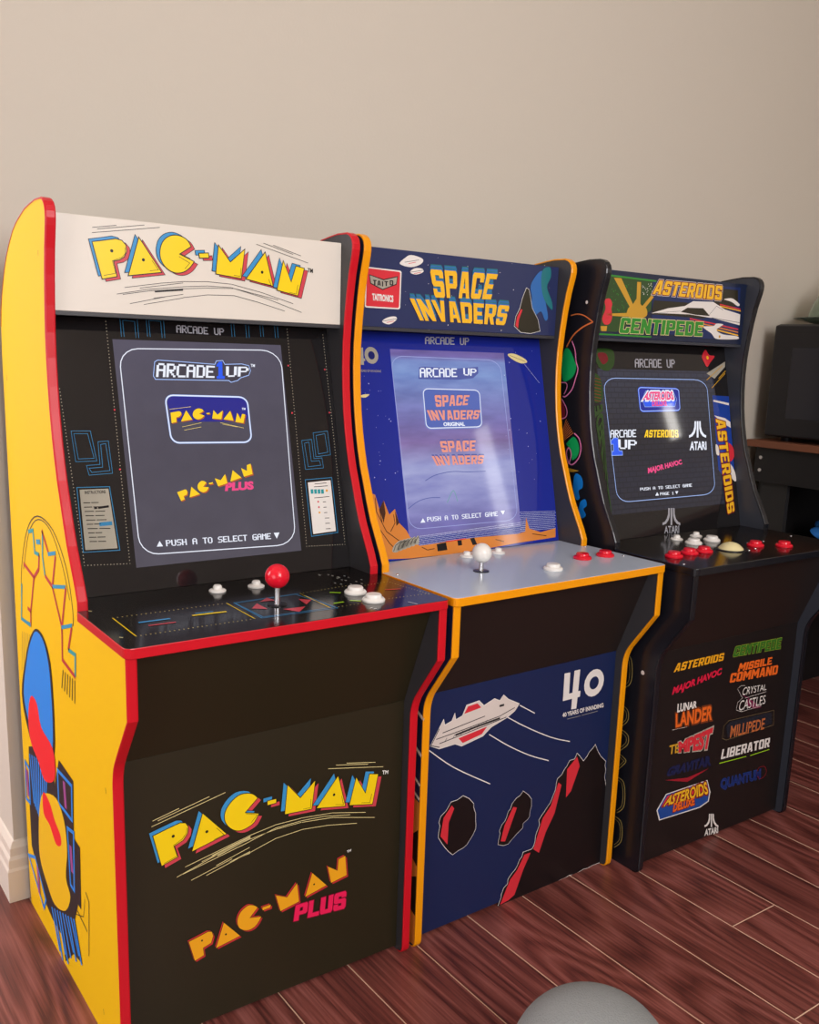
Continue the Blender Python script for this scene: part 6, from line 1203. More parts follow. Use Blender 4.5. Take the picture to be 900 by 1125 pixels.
('l','loop_gold',2,1.2,[(71.5,174),(68.1,173.7),(63.1,173.3),(58,172.2),(54,169.7),(51.4,165.2),(49.5,159.2),(48.2,152.5),(47.3,145.8),(46.7,139),(46.6,131.8),(47.1,124.7),(48.6,118.4),(51.8,112.8),(56.2,107.6),(60.7,103.3),(63.8,100.2)],0),
('l','loop_gold',2,0.8,[(70.9,168.5),(68.3,168.1),(64.6,167.7),(60.7,166.6),(57.7,164.4),(55.7,160.4),(54.1,155.2),(53.1,149.4),(52.3,143.7),(51.8,137.8),(51.7,131.6),(52,125.6),(53.1,120.3),(55.4,115.7),(58.7,111.6),(62.1,108.2),(64.4,105.7)],0),
('l','loop_gold',2,1.2,[(70.1,91.6),(66.6,91.2),(61.6,90.9),(56.5,89.9),(52.5,87.8),(49.9,84.1),(48.1,79.3),(46.9,73.8),(46.2,68.4),(45.7,62.7),(45.7,56.7),(46.4,50.7),(48,45.1),(51.2,39.6),(55.7,34.2),(60.2,29.4),(63.3,26.1)],0),
('l','loop_gold',2,0.8,[(69.5,86),(66.9,85.6),(63.1,85.1),(59.2,84.1),(56.2,82.2),(54.2,79.1),(52.8,75.1),(51.9,70.6),(51.3,66),(50.9,61.4),(50.8,56.4),(51.3,51.5),(52.5,46.9),(54.9,42.5),(58.2,38.2),(61.6,34.4),(63.9,31.7)],0),
]),
(3,'side','screw_cap',[
('d','card_white',2,(242.2,1075.9),3.2),
('d','card_white',2,(30.1,399.6),4.2),
]),
(3,'kick','game_titles',[
('g','logo_amber',3,'ASTEROIDS',[(71.8,392),(221.6,391.1),(223,407),(78.2,408.5)],0),
('t','logo_crimson',3,'MAJOR HAVOC',[(73.4,342.8),(218.8,358.9),(219.3,375.7),(77.5,360.8)],0.05),
('t','card_white',3,'LUNAR',[(94.4,307),(150.8,305.8),(151.1,318.8),(93.6,323.6)],0.04),
('t','rust',2,'LANDER',[(94.9,276.4),(202.6,270.6),(202.8,299.4),(91.2,303.5)],0.12),
('t','k_orange',3,'LANDER',[(94.9,276.4),(202.6,270.6),(202.8,299.4),(91.2,303.5)],0.03),
('l','card_white',2,0.8,[(84.5,272.4),(129.5,269.8)],0),
('t','beam_gold',3,'TE',[(81.6,222.6),(110,220.9),(109,239.5),(81.5,240.3)],0.03),
('t','card_grey',2,'MPEST',[(111.6,220.5),(205.7,209.1),(209.9,248.7),(108.7,241.1)],0.12),
('t','badge_red',3,'MPEST',[(111.6,220.5),(205.7,209.1),(209.9,248.7),(108.7,241.1)],0.06),
('t','k_navy',3,'GRAVITAR',[(78.9,177),(215,168.8),(211.8,189.8),(87.8,193.3)],0.06),
('p','k_crimson_dim',2,[(76.2,169.7),(146.7,148.7),(211.2,162.5),(145.4,158.2)]),
('p','card_white',2,[(59.8,110.3),(84,138.6),(211.1,137.3),(225.3,107.1),(222.8,86.5),(195.8,79.7),(70.3,85.5)]),
('p','k_blue',3,[(62.9,108.9),(85.8,136.6),(209.8,135.4),(222,108),(219.3,88.6),(193.8,82.4),(73,87.4)]),
('p','badge_red',4,[(72.5,113.8),(88.5,133.2),(209.3,133.3),(219.3,109.8)]),
('t','badge_dark',5,'ASTEROIDS',[(79.9,114),(218.3,105.5),(207.6,133.7),(92.3,132.2)],0.12),
('t','logo_gold',6,'ASTEROIDS',[(79.9,114),(218.3,105.5),(207.6,133.7),(92.3,132.2)],0.03),
('t','badge_dark',5,'DELUXE',[(111,93.9),(175.9,92.1),(173.6,107.6),(111.6,111.1)],0.12),
('t','k_orange',6,'DELUXE',[(111,93.9),(175.9,92.1),(173.6,107.6),(111.6,111.1)],0.05),
('g','k_olive',2,'CENTIPEDE',[(252.2,394),(413.1,386.3),(414,409.4),(257.7,414.2)],2.4),
('g','stripe_dim2',3,'CENTIPEDE',[(252.2,394),(413.1,386.3),(414,409.4),(257.7,414.2)],0.4),
('g','k_orange',3,'MISSILE',[(272.7,358.7),(388.1,355.5),(387.7,371.6),(278,375.4)],0.5),
('g','k_orange',3,'COMMAND',[(249.9,339.1),(412.2,329.8),(412.9,349.8),(252.4,358.4)],0.5),
('t','card_white',3,'CRYSTAL',[(296,303.2),(379.9,300.4),(378.4,313.4),(299.7,320.5)],0),
('t','card_white',3,'CASTLES',[(289.9,270.5),(381.1,269.4),(380.2,289.1),(292.7,292.9)],0),
('p','k_maroon',2,[(294,305.2),(320.9,294.7),(310.3,283),(342.9,265.6),(369.2,263.3),(330.6,287.4)]),
('l','card_white',3,0.7,[(278.9,321.6),(290.5,325.9),(303.3,323.6)],0),
('l','card_white',3,0.7,[(279,320.4),(299.5,297.1),(284,290.8),(282.6,274.7),(300.4,267.3),(368.5,267.3)],0),
('l','card_white',3,0.7,[(308.1,295.5),(380.6,296.3)],0),
('l','k_slate',2,1.2,[(246.3,246.6),(261.1,255.5),(416,247.9),(420.6,213.2),(259.7,213.6),(245.6,220.5)],1),
('p','k_slate2',2,[(254.7,244.8),(265.7,252.4),(407.6,245),(414.5,217.4),(263,218.4)]),
('t','k_orange2',4,'MILLIPEDE',[(271.5,216.6),(387.2,211.6),(387.3,235.4),(271.6,241.3)],0.02),
('g','card_white',3,'LIBERATOR',[(248.1,173.8),(415.4,164.3),(414.1,185.9),(250.4,195.3)],0),
('l','lime',3,1.8,[(244.5,165.7),(335.5,160.5)],0),
('l','lime',3,1.8,[(348.6,159.2),(416.5,158.2)],0),
('t','k_blue',2,'QUANTUM',[(259.4,102.4),(395.5,91.6),(392.7,117.3),(257.2,127.1)],0.06),
('t','k_navy2',3,'QUANTUM',[(259.4,102.4),(395.5,91.6),(392.7,117.3),(257.2,127.1)],0.03),
('l','k_crimson_dim',3,1,[(385.5,123.1),(390.3,123.7),(396.8,123.2),(403.4,121.7),(408.3,119.4),(411.6,115.7),(413.9,110.8),(414.9,105.7),(414.2,101.7),(411.1,98.6),(405.8,96.1),(400,94.6),(395,94.6),(390.6,96.9),(386.4,100.9),(382.9,105.5),(380.8,109.7),(380.2,113.5),(380.8,117.5),(382.6,121)],1),
]),
(3,'kick','emblem',[
('p','card_white',2,[(234.2,56),(238.8,54.8),(243.6,23.6),(239,24.8)]),
('p','card_white',2,[(232.4,56.5),(228.3,57.6),(229.4,47.4),(227.5,39.5),(222.5,35.1),(217.3,35),(218,30.2),(226.7,30.5),(232.1,35.2),(234.1,42.3)]),
('p','card_white',2,[(240.6,54.3),(244.8,53.1),(246.9,42.6),(251.5,32.9),(258.5,25.1),(264.3,22),(265.1,17.1),(255.3,22.6),(247.8,30.9),(243.3,39.8)]),
('t','card_white',2,'ATARI',[(221.5,10.2),(265.8,4.5),(263.7,17.8),(221,24)],0.04),
]),
]
# ------------------------------------------------------------------ printed artwork (plane-local millimetres)
PALETTE = dict(art_blue='1488e8', art_blue2='1c3f9a', art_green='10b060', art_maroon='8a2038', art_pink='f08ac0', art_purple='a04a90', art_red='f21c28', art_rust='e07a40',
 badge_dark='7a1420', badge_red='d8303c', beam_gold='c9982a', bezel_blue='18206a', black='1a1814', card_grey='a9a394', card_warm='dcd0c8', card_white='e8e2dc', dot_cream='b8b09a', dot_yellow='e6d27a',
 field_blue='14285c', field_green='2c4a1e', ink='1c1a1e', k_blue='1c4a98', k_crimson_dim='a01c2c', k_maroon='7a2048', k_navy='16204a', k_navy2='1a2a6a', k_olive='8a9a30', k_orange='ee6a22', k_orange2='c06a3a', k_slate='6a5a40', k_slate2='20242e',
 kick_black='140e10', kick_blue='14244e', lime='a4d820', logo_amber='f0a81c', logo_blue='3a92cc', logo_crimson='d81c40', logo_gold='f6bc26', logo_pink='ee2058', logo_pink_dark='8a1030', logo_red='d04450', logo_red2='c02c34', logo_yellow='f8d410', loop_gold='c9b060',
 maze_blue='3a86b4', maze_blue2='2a92b8', pale_yellow='e8d898', panel_black='282314', rock_dark='4a2a1c', rock_orange='d8843a', rust='7a3a1c', shadow_blue='2f6ab0', shadow_teal='25757c', side_yellow='f2c000', silver='a8a8b0', star='d0d8f0', streak='8a8a50', stripe_dim='2f4a22', stripe_dim2='2e6a20', stripe_green='2f8a2a', teal='2a9aa0', white='f0eee8')
GLOW = dict(glow_blue=('2a5cf0', 1.0), glow_edge=('a8c4ff', 1.0), glow_lav=('a9b0e8', .9), glow_lav2=('8c9ce0', .8), glow_navy=('1a2a9a', .9), glow_orange=('f09a88', .95), glow_pink=('f04a86', 1.0), glow_red=('c8602a', .9), glow_white=('eef2ff', 1.0), glow_yellow=('ffd020', 1.0),
 screen_dark=('46424e', .9), screen_green=('6aa8a0', .9), screen_lav_dark=('5a66b0', .8), screen_navy=('2a2a90', .9), screen_tile=('5c70c0', .85))
ROUGH = dict(marquee=.32, bezel=.06, deck=.16, kick=.38, side=.48)
def ink_mat(col, plane):
    if col in GLOW:
        h, e = GLOW[col]
        return mat('lit_pixels_'+col, h, .05, .5, emit=e)
    return mat('print_%s_%s' % (col, plane), PALETTE[col], ROUGH[plane], .45)

TEXT = {}
def text_meshes(keys):
    tmp = []
    for (s, bo) in keys:
        cu = bpy.data.curves.new('tmp_text', 'FONT'); cu.body = s; cu.resolution_u = 3; cu.fill_mode = 'FRONT'; cu.offset = bo
        o = bpy.data.objects.new('tmp_text', cu); COL.objects.link(o); tmp.append((s, bo, o, cu))
    bpy.context.view_layer.update()
    dg = bpy.context.evaluated_depsgraph_get()
    for s, bo, o, cu in tmp:
        me = o.evaluated_get(dg).to_mesh()
        TEXT[s, bo] = ([(v.co.x, v.co.y) for v in me.vertices], [tuple(p.vertices) for p in me.polygons])
        o.evaluated_get(dg).to_mesh_clear()
    for s, bo, o, cu in tmp:
        bpy.data.objects.remove(o); bpy.data.curves.remove(cu)
PIXELS = {k: ''.join(v.split()) for k, v in dict(
 A='.###. #...# #...# ##### #...# #...# #...#', C='.#### #.... #.... #.... #.... #.... .####', D='####. #...# #...# #...# #...# #...# ####.', E='##### #.... #.... ####. #.... #.... #####',
 G='.#### #.... #.... #.### #...# #...# .####', H='#...# #...# #...# ##### #...# #...# #...#', L='#.... #.... #.... #.... #.... #.... #####', M='#...# ##.## #.#.# #...# #...# #...# #...#',
 O='.###. #...# #...# #...# #...# #...# .###.', P='####. #...# #...# ####. #.... #.... #....', R='####. #...# #...# ####. #.#.. #..#. #...#', S='.#### #.... #.... .###. ....# ....# ####.',
 T='##### ..#.. ..#.. ..#.. ..#.. ..#.. ..#..', U='#...# #...# #...# #...# #...# #...# .###.', **{'1': '..#.. .##.. ..#.. ..#.. ..#.. ..#.. .###.'}).items()}
HOLE = [(.34, .2), (.66, .2), (.66, .8), (.34, .8)]
BLOCK = {  # heavy block capitals in a unit box: width, outline, holes
 'S': (1, [(0, .1), (.1, 0), (.9, 0), (1, .1), (1, .5), (.9, .6), (.36, .6), (.34, .62), (.34, .8), (.66, .8), (.66, .7), (1, .7), (1, .9), (.9, 1), (.1, 1), (0, .9), (0, .5), (.1, .4), (.64, .4), (.66, .38), (.66, .2), (.34, .2), (.34, .32), (0, .32)], []),
 'P': (1, [(0, 0), (.34, 0), (.34, .35), (.9, .35), (1, .45), (1, .9), (.9, 1), (0, 1)], [[(.34, .53), (.66, .53), (.66, .82), (.34, .82)]]),
 'A': (1.05, [(0, 0), (.32, 0), (.36, .2), (.64, .2), (.68, 0), (1, 0), (.74, 1), (.26, 1)], [[(.41, .37), (.59, .37), (.5, .78)]]),
 'C': (1, [(.1, 0), (.9, 0), (1, .1), (1, .36), (.66, .36), (.66, .2), (.34, .2), (.34, .8), (.66, .8), (.66, .64), (1, .64), (1, .9), (.9, 1), (.1, 1), (0, .9), (0, .1)], []),
 'E': (.92, [(0, 0), (1, 0), (1, .2), (.36, .2), (.36, .41), (.86, .41), (.86, .59), (.36, .59), (.36, .8), (1, .8), (1, 1), (0, 1)], []),
 'I': (.36, [(0, 0), (1, 0), (1, 1), (0, 1)], []),
 'N': (1.05, [(0, 0), (.32, 0), (.32, .5), (.66, 0), (1, 0), (1, 1), (.68, 1), (.68, .5), (.34, 1), (0, 1)], []),
 'V': (1.05, [(.33, 0), (.67, 0), (1, 1), (.68, 1), (.5, .36), (.32, 1), (0, 1)], []),
 'D': (1, [(0, 0), (.85, 0), (1, .14), (1, .86), (.85, 1), (0, 1)], [HOLE]),
 'O': (1, [(.13, 0), (.87, 0), (1, .12), (1, .88), (.87, 1), (.13, 1), (0, .88), (0, .12)], [HOLE]),
 'R': (1.02, [(0, 0), (.34, 0), (.34, .36), (.42, .36), (.66, 0), (1, 0), (.78, .37), (.9, .4), (1, .5), (1, .9), (.9, 1), (0, 1)], [[(.34, .54), (.66, .54), (.66, .82), (.34, .82)]]),
 'T': (.95, [(.32, 0), (.68, 0), (.68, .8), (1, .8), (1, 1), (0, 1), (0, .8), (.32, .8)], []),
 'U': (1, [(.1, 0), (.9, 0), (1, .1), (1, 1), (.66, 1), (.66, .2), (.34, .2), (.34, 1), (0, 1), (0, .1)], []),
 'L': (.88, [(0, 0), (1, 0), (1, .2), (.36, .2), (.36, 1), (0, 1)], []),
 'B': (1, [(0, 0), (.9, 0), (1, .1), (1, .42), (.92, .5), (1, .58), (1, .9), (.9, 1), (0, 1)], [[(.34, .17), (.66, .17), (.66, .4), (.34, .4)], [(.34, .6), (.66, .6), (.66, .83), (.34, .83)]]),
 'M': (1.35, [(0, 0), (.26, 0), (.26, .55), (.5, .2), (.74, .55), (.74, 0), (1, 0), (1, 1), (.73, 1), (.5, .62), (.27, 1), (0, 1)], []),
}
PLANES = {  # (u,v) in metres -> point, outward normal
 'marquee': (lambda u, v: Vector((u, .2310, v)), Vector((0, -1, 0))),
 'bezel': (lambda u, v: Vector((u, .0418+.231*v, v)), Vector((0, -1, .231)).normalized()),
 'deck': (lambda u, v: Vector((u, v, .6185)), Vector((0, 0, 1))),
 'kick': (lambda u, v: Vector((u, .0175, v)), Vector((0, -1, 0))),
 'side': (lambda u, v: Vector((0, u, v)), Vector((-1, 0, 0))),
}
def item_box(it):
    kd = it[0]
    pts = it[3] if kd == 'p' else it[4] if kd in 'ltxg' else [it[3]] if kd == 'd' else [it[3], it[4]]
    return min(p[0] for p in pts), min(p[1] for p in pts), max(p[0] for p in pts), max(p[1] for p in pts)
def print_groups(items):
    """items of one print that stand well apart become separate prints"""
    bx = [item_box(it) for it in items]; lab = list(range(len(items)))
    def root(i):
        while lab[i] != i: i = lab[i]
        return i
    for i in range(len(items)):
        for j in range(i):
            gx = max(0, bx[i][0]-bx[j][2], bx[j][0]-bx[i][2]); gy = max(0, bx[i][1]-bx[j][3], bx[j][1]-bx[i][3])
            if math.hypot(gx, gy) <= 18: lab[root(i)] = root(j)
    out = {}
    for i, it in enumerate(items): out.setdefault(root(i), []).append(it)
    return list(out.values())
def build_print(name, plane, items, parent, base=.0003):
    fn, nrm = PLANES[plane]
    verts, faces, midx, mats_ = [], [], [], []
    def put(pts, tris, col, lay):
        m_ = ink_mat(col, plane)
        if m_ not in mats_: mats_.append(m_)
        k = len(verts); off = nrm*(base+.00013*lay)
        for (u, v) in pts: verts.append(fn(u*.001, v*.001)+off)
        for t in tris: faces.append(tuple(k+i for i in t)); midx.append(mats_.index(m_))
    def stroke(pts, w_, col, lay, closed):
        q = [pts[0]]
        for p in pts[1:]:
            if math.hypot(p[0]-q[-1][0], p[1]-q[-1][1]) > .02: q.append(p)
        if closed and len(q) > 2 and math.hypot(q[0][0]-q[-1][0], q[0][1]-q[-1][1]) < .02: q.pop()
        n = len(q); A_, B_ = [], []
        for i in range(n):
            p = q[i]; a = q[i-1] if closed or i else None; b = q[(i+1) % n] if closed or i < n-1 else None
            d1 = (p[0]-a[0], p[1]-a[1]) if a else (b[0]-p[0], b[1]-p[1]); d2 = (b[0]-p[0], b[1]-p[1]) if b else d1
            l1, l2 = math.hypot(*d1), math.hypot(*d2)
            n1, n2 = (-d1[1]/l1, d1[0]/l1), (-d2[1]/l2, d2[0]/l2)
            mx_, my_ = n1[0]+n2[0], n1[1]+n2[1]; ml = math.hypot(mx_, my_)
            if ml < .3: mx_, my_, k = n1[0], n1[1], 1.0
            else:
                mx_, my_ = mx_/ml, my_/ml; k = min(2.2, 1/max(.2, mx_*n1[0]+my_*n1[1]))
            h = w_/2*k
            A_.append((p[0]+mx_*h, p[1]+my_*h)); B_.append((p[0]-mx_*h, p[1]-my_*h))
        fs = [(i, (i+1) % n, n+(i+1) % n, n+i) for i in range(n if closed else n-1)]
        put(A_+B_, fs, col, lay)
    def warp(q, s, t): return tuple((q[0][k]*(1-s)+q[1][k]*s)*(1-t)+(q[3][k]*(1-s)+q[2][k]*s)*t for k in (0, 1))
    def disc(p, r, col, lay, n=10):
        put([(p[0]+r*math.cos(2*math.pi*k/n), p[1]+r*math.sin(2*math.pi*k/n)) for k in range(n)], [tuple(range(n))], col, lay)
    for it in items:
        kd, col, lay = it[:3]
        if kd == 'p':
            pts = it[3]; put(pts, geometry.tessellate_polygon([[Vector((a, b, 0)) for a, b in pts]]), col, lay)
        elif kd == 'l': stroke(it[4], it[3], col, lay, it[5])
        elif kd == 'd': disc(it[3], it[4], col, lay, 18)
        elif kd == 'dd':
            a, b, st, r = it[3:]; l = math.hypot(b[0]-a[0], b[1]-a[1]); n = max(1, int(l/st))
            for i in range(n+1): disc((a[0]+(b[0]-a[0])*i/n, a[1]+(b[1]-a[1])*i/n), r, col, lay, 6)
        elif kd == 't':
            pts, tr = TEXT[it[3], it[5]]; q = it[4]
            vs_ = TEXT[it[3], 0][0]
            xs = [p[0] for p in vs_]; ys = [p[1] for p in vs_]; x0, x1, y0, y1 = min(xs), max(xs), min(ys), max(ys)
            put([warp(q, (x-x0)/(x1-x0), (y-y0)/(y1-y0)) for (x, y) in pts], tr, col, lay)
        elif kd == 'g':
            q = it[4]; tot = sum(BLOCK[ch][0]+.14 for ch in it[3])-.14; x = 0
            for ch in it[3]:
                wd, out_, holes = BLOCK[ch]
                loops = [[warp(q, (x+a*wd)/tot, b) for a, b in lp] for lp in [out_]+holes]
                put([p for lp in loops for p in lp], geometry.tessellate_polygon([[Vector((a, b, 0)) for a, b in lp] for lp in loops]), col, lay)
                if it[5]:
                    for lp in loops: stroke(lp, it[5], col, lay-.4, 1)
                x += wd+.14
        elif kd == 'x':
            q = it[4]; n = len(it[3])*6-1; pts, tr = [], []
            for ci, ch in enumerate(it[3]):
                bmp = PIXELS.get(ch)
                if not bmp: continue
                for r in range(7):
                    run = 0
                    while run < 5:
                        e = run
                        while e < 5 and bmp[r*5+e] == '#': e += 1
                        if e > run:
                            k = len(pts); s0, s1 = (ci*6+run-.22)/n, (ci*6+e+.22)/n; t0, t1 = (6-r)/7, (7-r)/7
                            pts += [warp(q, s0, t0), warp(q, s1, t0), warp(q, s1, t1), warp(q, s0, t1)]; tr.append((k, k+1, k+2, k+3))
                        run = max(e, run+1)
            put(pts, tr, col, lay)
    me = bpy.data.meshes.new(name); me.from_pydata(verts, [], faces)
    for p, i in zip(me.polygons, midx): p.material_index = i
    return obj(name, me, parent, mats_)
text_meshes(sorted({(it[3], b) for a in ART for it in a[3] if it[0] == 't' for b in (0, it[5])}))

# ------------------------------------------------------------------ arcade cabinets
W, T = 0.4801, 0.0127
def bez(a, b, c, n=5):
    return [((1-t)**2*a[0]+2*t*(1-t)*b[0]+t*t*c[0], (1-t)**2*a[1]+2*t*(1-t)*b[1]+t*t*c[1]) for t in [k/n for k in range(n+1)]]
LOWER = bez((.014, 0), (0, 0), (0, .014), 4)+bez((0, .412), (0, .4372), (-.0148, .4572), 6)+[(-.0629, .525), (-.0629, .6044)]
UPPER = [(.1235, .6044), (.1235, .6305), (.132, .6487), (.1464, .674), (.1605, .699), (.1725, .7268), (.1835, .756), (.1945, .784), (.2025, .811), (.2095, .840), (.2155, .874), (.2195, .910), (.2215, .948), (.221, .982), (.218, 1.018), (.213, 1.057), (.207, 1.09)] \
 + bez((.1995, 1.118), (.191, 1.148), (.217, 1.1525), 6)+[(.245, 1.153), (.27, 1.1505), (.2975, 1.147), (.3235, 1.140), (.347, 1.133), (.369, 1.1235), (.385, 1.113), (.400, 1.1023), (.4155, 1.0885), (.4285, 1.074), (.443, 1.054), (.4555, 1.033), (.464, 1.015), (.470, .99)]
OUTLINE = LOWER+UPPER+[(.4735, .95), (.478, .02), (.474, 0)]
def trim_strip(name, parent, runs, x0, x1, m_):
    bm = bmesh.new(); e = .0016
    for run in runs:
        rings = []
        for i, p in enumerate(run):
            a = run[max(0, i-1)]; b = run[min(len(run)-1, i+1)]
            dy, dz = b[0]-a[0], b[1]-a[1]; l = math.hypot(dy, dz); ny, nz = -dz/l, dy/l
            rings.append([bm.verts.new((x, p[0]+ny*o_, p[1]+nz*o_)) for x, o_ in ((x0-.0006, -.0012), (x0-.0006, .0005), (x0+.0012, e), (x1-.0012, e), (x1+.0006, .0005), (x1+.0006, -.0012))])
        for a, b in zip(rings, rings[1:]):
            for k in range(5): bm.faces.new((a[k], a[k+1], b[k+1], b[k]))
        for r in (rings[0], rings[-1]): bm.faces.new(r)
    bmesh.ops.recalc_face_normals(bm, faces=bm.faces[:])
    return obj(name, bm, parent, m_)
def cabinet(loc, rz, label, C):
    root = tag(empty('arcade_cabinet', loc, rz), label, 'arcade machine', 'home arcade machines in a row')
    sides = []
    for s in (0, 1):
        x0, x1 = (0, T) if s == 0 else (W-T, W)
        p = obj('side_panel', prism(OUTLINE, 'x', x0, x1, None, 1, 0 if s == 0 else 1, 1 if s == 0 else 0), root, [C['side'], C['inner']])
        trim_strip('edge_trim', p, [LOWER, UPPER], x0, x1, C['trim']); sides.append(p)
    i0, i1 = T+.0002, W-T-.0002
    parts = {'side': sides[0]}
    parts['marquee'] = obj('marquee_panel', box(i0, i1, .2312, .237, 1.0115, 1.1385, bevel=.0006, seg=1), root, C['marquee'])
    obj('marquee_soffit', prism([(.2314, 1.0113), (.2314, 1.006), (.275, 1.006), (.275, 1.0113)], 'x', i0, i1), root, C['inner'])
    zb0, zb1 = .6187, 1.005
    f = lambda z: .0418+.231*z
    parts['bezel'] = obj('bezel_panel', prism([(f(zb0), zb0), (f(zb1), zb1), (f(zb1)+.006, zb1), (f(zb0)+.006, zb0)], 'x', i0, i1), root, C['bezel'])
    sx0, sx1, sz0, sz1 = C['screen_rect']
    bm = bmesh.new(); n = Vector((0, -1, .231)).normalized()
    fr = [bm.verts.new(Vector((x, f(z), z))+n*.00025) for x, z in ((sx0, sz0), (sx1, sz0), (sx1, sz1), (sx0, sz1))]
    bk = [bm.verts.new(v.co-n*.004) for v in fr]
    bm.faces.new(fr); bm.faces.new(bk[::-1])
    for k in range(4): bm.faces.new((fr[k], bk[k], bk[(k+1) % 4], fr[(k+1) % 4]))
    parts['screen'] = obj('screen', bm, root, C['screen'])
    # control deck with rounded front corners and a moulded edge
    r = .011; y0 = -.0692; a0, a1 = -.0022, W+.0022
    out = [(a0, .1215)]+bez((a0, y0+r), (a0, y0), (a0+r, y0), 4)+bez((a1-r, y0), (a1, y0), (a1, y0+r), 4)+[(a1, .1215), (W-T-.0003, .1215), (W-T-.0003, .1838), (T+.0003, .1838), (T+.0003, .1215)]
    deck = obj('control_deck', prism(out, 'z', .6047, .6185, None, 1, 1, 0), root, [C['deck'], C['trim']]); parts['deck'] = deck
    bev = deck.modifiers.new('bevel', 'BEVEL'); bev.width = .0012; bev.segments = 2; bev.limit_method = 'ANGLE'; bev.angle_limit = math.radians(60)
    obj('apron_panel', prism([(.0176, .4372), (-.0447, .6043), (-.036, .6043), (.0236, .4372)], 'x', i0, i1), root, C['apron'])
    parts['kick'] = obj('kick_panel', box(i0, i1, .0177, .0235, .006, .4368, bevel=.0005, seg=1), root, C['kick'])
    obj('back_panel', box(i0, i1, .462, .4665, .01, .99), root, C['inner'])
    obj('top_panel', prism([(.2375, 1.1345), (.2375, 1.1385), (.36, 1.122), (.45, 1.03), (.4625, .99), (.458, .99), (.446, 1.028), (.358, 1.118)], 'x', i0, i1), root, C['inner'])
    # buttons and stick
    for kind, x, y, col in C['buttons']:
        z = .6186
        if kind == 'big':
            b = obj('push_button', lathe([(0, 0), (.0165, 0), (.0168, .0025), (.0150, .0048), (.0128, .0055), (.0120, .0045), (0, .0045)], 28, (x, y, z)), root, col, True)
            obj('plunger', lathe([(.0117, .0046), (.0117, .0088), (.0105, .0104), (.006, .0108), (0, .0108)], 28, (x, y, z)), b, col, True)
        elif kind == 'small':
            b = obj('start_button', lathe([(0, 0), (.0125, 0), (.0127, .0018), (.0105, .0034), (.0070, .0040), (0, .0040)], 24, (x, y, z)), root, col, True)
            obj('plunger', lathe([(.0066, .0040), (.0066, .0075), (.0050, .0096), (0, .0102)], 20, (x, y, z)), b, col, True)
        elif kind == 'ball':
            h, r_, dust = C['stick']
            j = obj('joystick', lathe([(0, 0), (.0048, 0), (.0042, .004), (.0040, h-r_*.9), (0, h-r_*.9)], 18, (x, y, z)), root, CHROME, True)
            obj('dust_washer', lathe([(0, 0), (.0135, 0), (.0135, .0012), (.0115, .0018), (.005, .0020), (0, .002)], 28, (x, y, z)), j, BLACKP, True)
            obj('ball_knob', lathe([(r_*math.sin(math.pi*k/18), h-r_*math.cos(math.pi*k/18)) for k in range(19)], 32, (x, y, z)), j, col, True)
        elif kind == 'track':
            t = obj('trackball', lathe([(0, 0), (.030, 0), (.030, .0012), (.0265, .0022), (.0245, .0018), (0, .0018)], 36, (x, y, z)), root, BLACKP, True)
            R_ = .0285; zc = -.0135
            obj('ball', lathe([(R_*math.sin(a), zc+R_*math.cos(a)) for a in [math.radians(62*k/10) for k in range(10, -1, -1)]], 36, (x, y, z)), t, col, True)
    for (x, y) in C.get('bolts', []):
        obj('deck_bolt', lathe([(0, 0), (.0028, 0), (.0024, .0009), (0, .0012)], 12, (x, y, .6186)), root, CHROME, True)
    return root, parts

CHROME = mat('chrome', 'd8d8dc', .18, .5, metal=1.0)
BLACKP = mat('black_plastic', '16151a', .28, .5)
WHITEP = mat('white_plastic', 'ece8e2', .25, .5)
REDP = mat('red_plastic', 'e0142c', .2, .5)
CREAM = mat('cream_resin', 'e6d9a4', .22, .5)
INNER = mat('black_grain_laminate', '3b3a3d', .42, .45, bump=(700, .10))
BLACKGLOSS = mat('black_deck_film', '15110f', .14, .5)

